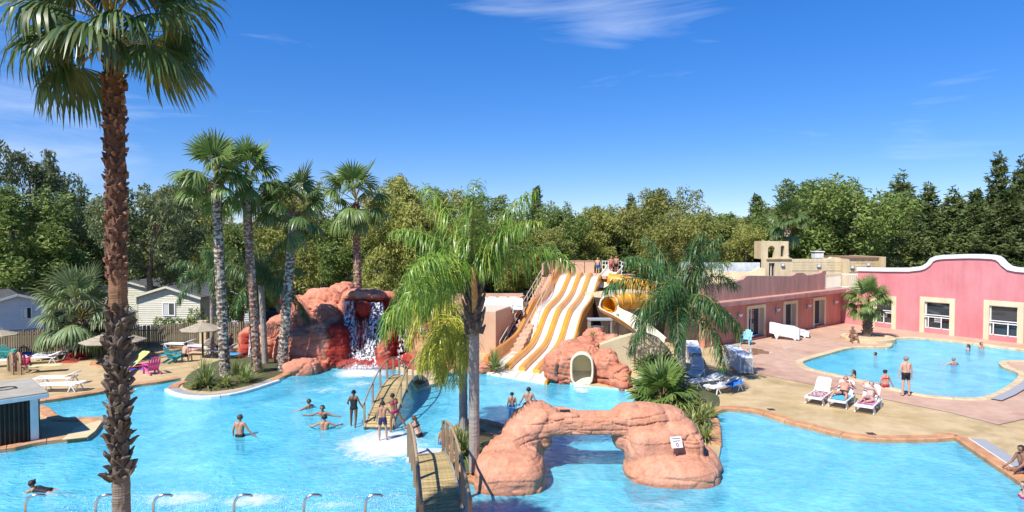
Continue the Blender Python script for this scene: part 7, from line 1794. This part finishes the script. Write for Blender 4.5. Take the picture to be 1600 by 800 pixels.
    upv = np.array(up)*k; ht = (Vv@np.array(up))/k          # height along the torso
    def shell(name, mask, m, off):
        idx = np.where(mask)[0]; mp = -np.ones(n, int); mp[idx] = np.arange(len(idx)); FF = [tuple(mp[list(f)]) for f in F if all(mask[v] for v in f)]
        if not FF: return
        V2 = Vv[idx]+Nn[idx]*off*k; V1 = Vv[idx]-Nn[idx]*0.004
        fs = FF+[tuple(int(i)+len(idx) for i in f[::-1]) for f in FF]; w = MB(); w.add([tuple(v) for v in V2]+[tuple(v) for v in V1], fs)
        # rim
        cnt = {}
        for f in FF:
            for q_ in range(len(f)):
                e = (f[q_], f[(q_+1)%len(f)]); cnt[e] = 1
        for (x, y) in list(cnt):
            if (y, x) not in cnt: w.f.append((int(y), int(x), int(x)+len(idx), int(y)+len(idx))); w.m.append(0)
        w.build(name, m, root, smooth=True, fix=False)
    thigh = nm_ == 'thigh'; pel = nm_ == 'pelvis'; wa = nm_ == 'waist'; ch = (nm_ == 'chest')|((nm_ == 'shoulder')&(ht < 0.44))
    hipz = ht
    for kind, c in wear:
        m = CL[c]
        if kind == 'trunks': shell('swim_trunks', pel|(thigh&(tt < 0.5))|(wa&(ht < 0.10)), m, 0.013)
        elif kind == 'briefs': shell('swim_briefs', pel|(thigh&(tt < 0.16))|(wa&(ht < 0.06)), m, 0.010)
        elif kind == 'bikini': shell('bikini_bottom', (pel&(ht < 0.06))|(thigh&(tt < 0.08)), m, 0.009); shell('bikini_top', ch&(ht > 0.30)&(ht < 0.375), m, 0.010)
        elif kind == 'suit': shell('swimsuit', pel|wa|(thigh&(tt < 0.1))|(ch&(ht < 0.38)), m, 0.009)
        elif kind == 'shirt': shell('shirt', wa|ch|(nm_ == 'shoulder')|((nm_ == 'arm')&(tt < 0.5)), m, 0.015)
    hcn = np.array(hc*k); hv = Vv-hcn; hf = hv@np.array(fw)/k; hu = hv@np.array(hd_up)/k
    hm = (np.isin(nm_, ['head','ear']))&(((hf < 0.035)&(hu > -0.035))|(hu > 0.075))
    if bald: hm = hm&(hu < 0.09)
    shell('hair', hm, HR_[hair], 0.014)
    if hair_len:
        w = MB(); b0 = hc-fw*0.07+hd_up*0.02
        if hair_len == 2: capsule(w, b0*k, (hc-fw*0.10-hd_up*0.18)*k, 0.065*k, 0.035*k)
        else: capsule(w, (hc-fw*0.09+hd_up*0.08)*k, (hc-fw*0.12+hd_up*0.09)*k, 0.042*k, 0.038*k)
        w.build('ponytail' if hair_len == 2 else 'hair_bun', HR_[hair], root, smooth=True)
    for s in (-1,1):
        w = MB(); capsule(w, (hc+fw*0.088+hs_*s*0.032+hd_up*0.012)*k, (hc+fw*0.092+hs_*s*0.036+hd_up*0.012)*k, 0.009*k, 0.009*k, 6); w.build('eye', M_EYE, root)
    return root
HIP = 0.90
def stand(px, py, label, rz, skin, hair, wear, h=1.72, z=0.0, **kw):
    p = G(px, py, z); return person(label, (p.x,p.y,z+HIP*h/1.72), rz, skin, hair, wear, h=h, **kw)
def wade(px, py, label, rz, skin, hair, wear, depth=0.0, h=1.72, **kw):     # py is the waterline, depth is how far the hips are above (+) or under (-) it
    p = G(px, py, WZ); return person(label, (p.x,p.y,WZ+depth), rz, skin, hair, wear, h=h, **kw)
wade(375,682,'tanned man wading waist-deep with his back turned, left of the centre of the lagoon',R(-12),'tan','brown',[('trunks','black')],depth=0.02,h=1.78,arms={'L':((-0.35,-0.05,-1),(-0.1,0.2,-1)),'R':((0.6,0.1,-1),(0.75,0.25,-0.75))},build_=1.05)
# swimmer with black suit at lower left
p = G(33,768,WZ); person('swimmer in a black swimsuit moving left at the lower left of the lagoon', (p.x+0.75,p.y+0.05,WZ-0.03), R(86), 'tan','black',[('suit','black')],h=1.66,spine=(0,1,0.17),tilt=(0,0.25,1),face=(0,1,0.05),hair_len=1,
    arms={'L':((-0.3,1,-0.5),(0.1,1,-0.5)),'R':((0.3,0.8,-0.8),(0,0.8,-0.5))},legs={'L':((-0.12,-1,-0.10),(-0.1,-1,0.03),(0,-1,-0.3)),'R':((0.2,-1,-0.16),(0.1,-1,0.06),(0,-1,-0.3))},female=True)
wade(483,638,'swimmer with head and shoulders above water, upper left of the trio by the far bridge',R(60),'tan','brown',[('trunks','navy')],depth=-0.36,arms={'L':((-1,0.2,-0.3),(-0.8,0.6,-0.1)),'R':((0.8,0.6,-0.3),(0.6,0.8,-0.2))})
wade(504,650,'swimmer facing the camera with arms spread, behind the man in dark shorts',R(175),'brown','black',[('trunks','black')],depth=-0.32,arms={'L':((-1,0.1,-0.35),(-1,0.2,-0.05)),'R':((1,0.1,-0.35),(1,0.2,-0.05))})
wade(507,671,'broad-backed man wading chest-deep with elbows out, nearest of the trio',R(8),'tan','black',[('trunks','navy')],depth=-0.20,arms={'L':((-1,0.1,-0.5),(-0.5,0.8,-0.1)),'R':((1,0.1,-0.5),(0.6,0.8,-0.1))},build_=1.1)
stand(553,668,'dark-skinned girl in a black swimsuit walking at the edge of the white islet',R(-5),'dark','black',[('suit','black')],h=1.52,z=-0.16,female=True,hair_len=1,arms={'L':((-0.45,-0.15,-1),(-0.1,0.7,-0.3)),'R':((0.5,-0.1,-1),(0.65,0.0,-0.9))},legs={'L':((-0.1,0.12,-1),(0,-0.05,-1)),'R':((0.06,-0.2,-1),(0.02,-0.35,-1))})
stand(598,687,'boy in navy swim briefs standing on the white islet with his back turned',R(10),'tan','black',[('trunks','navy')],h=1.45,z=-0.05,arms={'L':((-0.2,0.1,-1),(-0.05,0.25,-1)),'R':((0.5,0.4,-0.8),(0.6,0.5,-0.8))},legs={'L':((-0.12,0,-1),(0,-0.02,-1)),'R':((0.16,0.0,-1),(0.04,-0.02,-1))})
stand(617,674,'girl in a magenta bikini stepping on the islet beside the boy',R(35),'brown','black',[('bikini','magenta')],h=1.5,z=-0.06,spine=(-0.12,0.1,1),female=True,hair_len=1,arms={'L':((-0.7,0.3,-0.4),(-0.4,0.3,0.8)),'R':((0.4,0.5,-0.7),(-0.2,0.8,0.1))},legs={'L':((-0.1,0.3,-1),(-0.05,-0.1,-1)),'R':((0.55,-0.2,-1),(0.45,-0.2,-1))})
wade(655,683,'woman in a black bikini leaning forward in the water left of the near bridge rail',R(62),'fair','brown',[('bikini','black')],depth=0.10,h=1.6,spine=(0,0.45,1),female=True,hair_len=2,arms={'L':((-0.2,0.6,-0.8),(0.3,0.8,-0.2)),'R':((0.2,0.5,-0.8),(-0.3,0.9,0))},legs={'L':((-0.1,0.7,-0.8),(0,-0.5,-1)),'R':((0.1,0.5,-0.8),(0,-0.5,-1))})
wade(692,694,'child in blue trunks standing behind the near bridge rail',R(20),'tan','black',[('trunks','blue')],depth=0.06,h=1.25)
wade(800,635,'boy standing waist-deep behind the left end of the rock arch',R(5),'tan','black',[('trunks','blue')],depth=0.0,h=1.4)
wade(826,632,'man standing waist-deep behind the left end of the rock arch, right of the boy',R(-8),'tan','black',[('trunks','black')],depth=-0.02,h=1.76,arms={'L':((-0.5,0,-1),(-0.4,0.5,-0.8)),'R':((0.45,0,-1),(0.5,0.4,-0.9))})
def on_platform(px, Y, label, rz, wear, **kw):
    q = P(px, 400, Y); h = kw.get('h',1.72); person(label, (q.x,q.y,3.93+HIP*h/1.72), rz, kw.pop('skin','fair'), kw.pop('hair','brown'), wear, **kw)
on_platform(934,56.6,'boy in blue and white trunks standing at the top of the slides',R(170),[('trunks','blue')],h=1.6,arms={'L':((-0.4,0,-1),(-0.2,0.3,-1)),'R':((0.4,0,-1),(0.3,0.2,-1))})
on_platform(955,57.4,'bather leaning on the white platform rail, left of the pair',R(200),[('trunks','red')],h=1.7,skin='red')
on_platform(963,57.6,'bather on the slide platform, right of the pair by the rail',R(160),[('trunks','black')],h=1.72,skin='tan')
on_platform(861,56.0,'bather crouching at the head of the stairs behind the beige wall',R(150),[('briefs','red')],h=1.5,skin='red',spine=(0,0.3,1))
# white rail on the platform
PR = thing('platform_rail', 'white guard rail beside the bathers on the slide platform', 'railing'); k = MB()
ra_, rb_ = P(941,400,58.2), P(971,400,57.6); rc_ = P(973,400,54.5)
for a, b_ in ((ra_,rb_),(rb_,rc_)):
    for z in (4.35,4.75,5.1): k.bar((a.x,a.y,z),(b_.x,b_.y,z),0.05,0.05)
k.build('rail', M_WPAINT, PR)
for i in range(7):
    q = ra_.lerp(rb_, i/6); k = MB(); k.bar((q.x,q.y,3.9),(q.x,q.y,5.12),0.05,0.05); k.build('baluster', M_WPAINT, PR)
SIT = {'L':((-0.12,1,0.02),(0,0.05,-1)),'R':((0.12,1,0.02),(0,0.05,-1))}
p = G(1334,536); person('man seated on the planter kerb beside the short fan palm, facing the camera', (p.x,p.y+0.35,0.40), R(185),'brown','grey',[('trunks','khaki')],h=1.72,spine=(0,0.25,1),legs={'L':((-0.3,0.9,0.25),(0.0,0.15,-1)),'R':((0.3,0.9,0.25),(0,0.15,-1))},arms={'L':((-0.2,0.5,-0.8),(0.3,0.9,-0.2)),'R':((0.2,0.5,-0.8),(-0.3,0.9,-0.2))})
wade(1368,557,'dark-haired swimmer, head just above water left in the smaller pool',R(70),'tan','black',[('trunks','black')],depth=-0.50)
stand(1415,617,'grey-haired man in black trunks with a blue band standing on the pool rim, back turned',R(4),'fair','grey',[('trunks','black')],h=1.83,z=0.05,build_=1.15,arms={'L':((-0.32,0,-1),(-0.1,0.15,-1)),'R':((0.32,0,-1),(0.12,0.15,-1))},legs={'L':((-0.12,0,-1),(0,0,-1)),'R':((0.14,0,-1),(0.02,0,-1))})
p = G(1385,607); person('woman in a pink-strapped bikini sitting on the pool rim with her back turned', (p.x,p.y+0.05,0.16), R(10),'red','black',[('bikini','red')],h=1.62,female=True,hair_len=1,spine=(0,0.1,1),legs=SIT,arms={'L':((-0.4,0.1,-1),(-0.1,0.2,-1)),'R':((0.6,0,-1),(0.5,0,-1))},build_=1.15)
wade(1334,590,'dark-haired woman in the water holding the near rim of the smaller pool',R(75),'tan','black',[('suit','black')],depth=-0.36,female=True,hair_len=2,arms={'L':((-0.8,0.5,-0.3),(-0.2,1,0.1)),'R':((0.9,0.2,-0.3),(0.8,0.4,0))})
wade(1490,570,'sunburnt bather with shoulders above water in the middle of the smaller pool',R(10),'red','grey',[('suit','red')],depth=-0.34,arms={'L':((-1,0.4,-0.5),(-0.6,0.8,0)),'R':((1,0.4,-0.5),(0.6,0.8,0))})
wade(1513,548,'long-haired bather near the far edge of the smaller pool, left of the pair',R(50),'fair','brown',[('suit','black')],depth=-0.34,female=True,hair_len=2)
wade(1533,545,'short-haired bather near the far edge of the smaller pool, right of the pair',R(190),'red','brown',[('trunks','navy')],depth=-0.34)
# sunbathers on the loungers
def recliner(key, label, skin, hair, wear, **kw):
    o_, rz_ = SUNBEDS[key]; br = math.radians(46); q = o_+Matrix.Rotation(rz_,3,'Z') @ Vector((0,-0.10,0)); q.z = 0.50
    person(label, q, rz_+math.pi, skin, hair, wear, spine=(0,-math.cos(br),math.sin(br)), tilt=(0,-0.45,1), **kw)
recliner('mid','sunbathing man in dark briefs, knees apart, on the middle lounger','red','brown',[('briefs','black')],h=1.75,build_=1.12,arms={'L':((-0.7,0.1,-0.4),(0.5,0.5,0.8)),'R':((0.6,0.3,-0.5),(0.2,1,-0.1))},legs={'L':((-0.35,1,0.12),(-0.1,0.9,-0.42),(0,0.3,1)),'R':((0.5,0.9,0.08),(0.2,0.8,-0.5),(0,0.3,1))})
recliner('right','sunbathing woman in a pale bikini, one arm raised to her head, on the right lounger','fair','brown',[('bikini','floral')],h=1.66,female=True,hair_len=1,arms={'L':((-0.5,0.2,-0.8),(0.2,0.9,-0.2)),'R':((1,0.1,0.35),(-0.7,0.1,0.75))},legs={'L':((-0.3,1,0.02),(0.5,0.75,-0.1),(0,0.4,1)),'R':((0.2,1,0.15),(0.1,0.95,-0.3),(0,0.4,1))})
# left bank
p = G(285,566); person('bather with bare pale back seated before the teal chair', (p.x+0.1,p.y,0.42), R(-20),'fair','black',[('trunks','black')],h=1.65,spine=(0,0.25,1),legs={'L':((-0.15,1,-0.1),(0,0.1,-1)),'R':((0.15,1,-0.1),(0,0.1,-1))})
p = G(338,556); person('bather lying on the lounger under the thatched parasol', (p.x+0.2,p.y+0.1,0.48), R(80),'tan','black',[('trunks','navy')],h=1.7,spine=(0,-0.8,0.5),tilt=(0,-0.4,1),legs={'L':((-0.1,0.8,0.7),(0,0.3,-1)),'R':((0.1,1,0.1),(0,1,-0.1),(0,0.2,1))})
p = G(357,553); person('dark-haired bather in khaki seated beside the leftmost planter palm', (p.x+0.1,p.y+0.2,0.5), R(140),'brown','black',[('shirt','khaki'),('trunks','khaki')],h=1.7,legs=SIT)
# right edge
p = G(1597,742); person('brown-skinned bather in navy sitting on the gutter edge, cut by the right edge', (p.x+0.15,p.y+0.1,0.14), R(95),'brown','black',[('trunks','navy')],h=1.7,spine=(0,0.2,1),legs=SIT,arms={'L':((-0.2,0.6,-0.7),(0,0.9,-0.5)),'R':((0.2,0.4,-0.9),(0,0.8,-0.5))})
wade(1601,778,'bather in the water below the gutter, mostly cut by the right edge',R(70),'fair','brown',[('suit','magenta')],depth=-0.30,female=True)
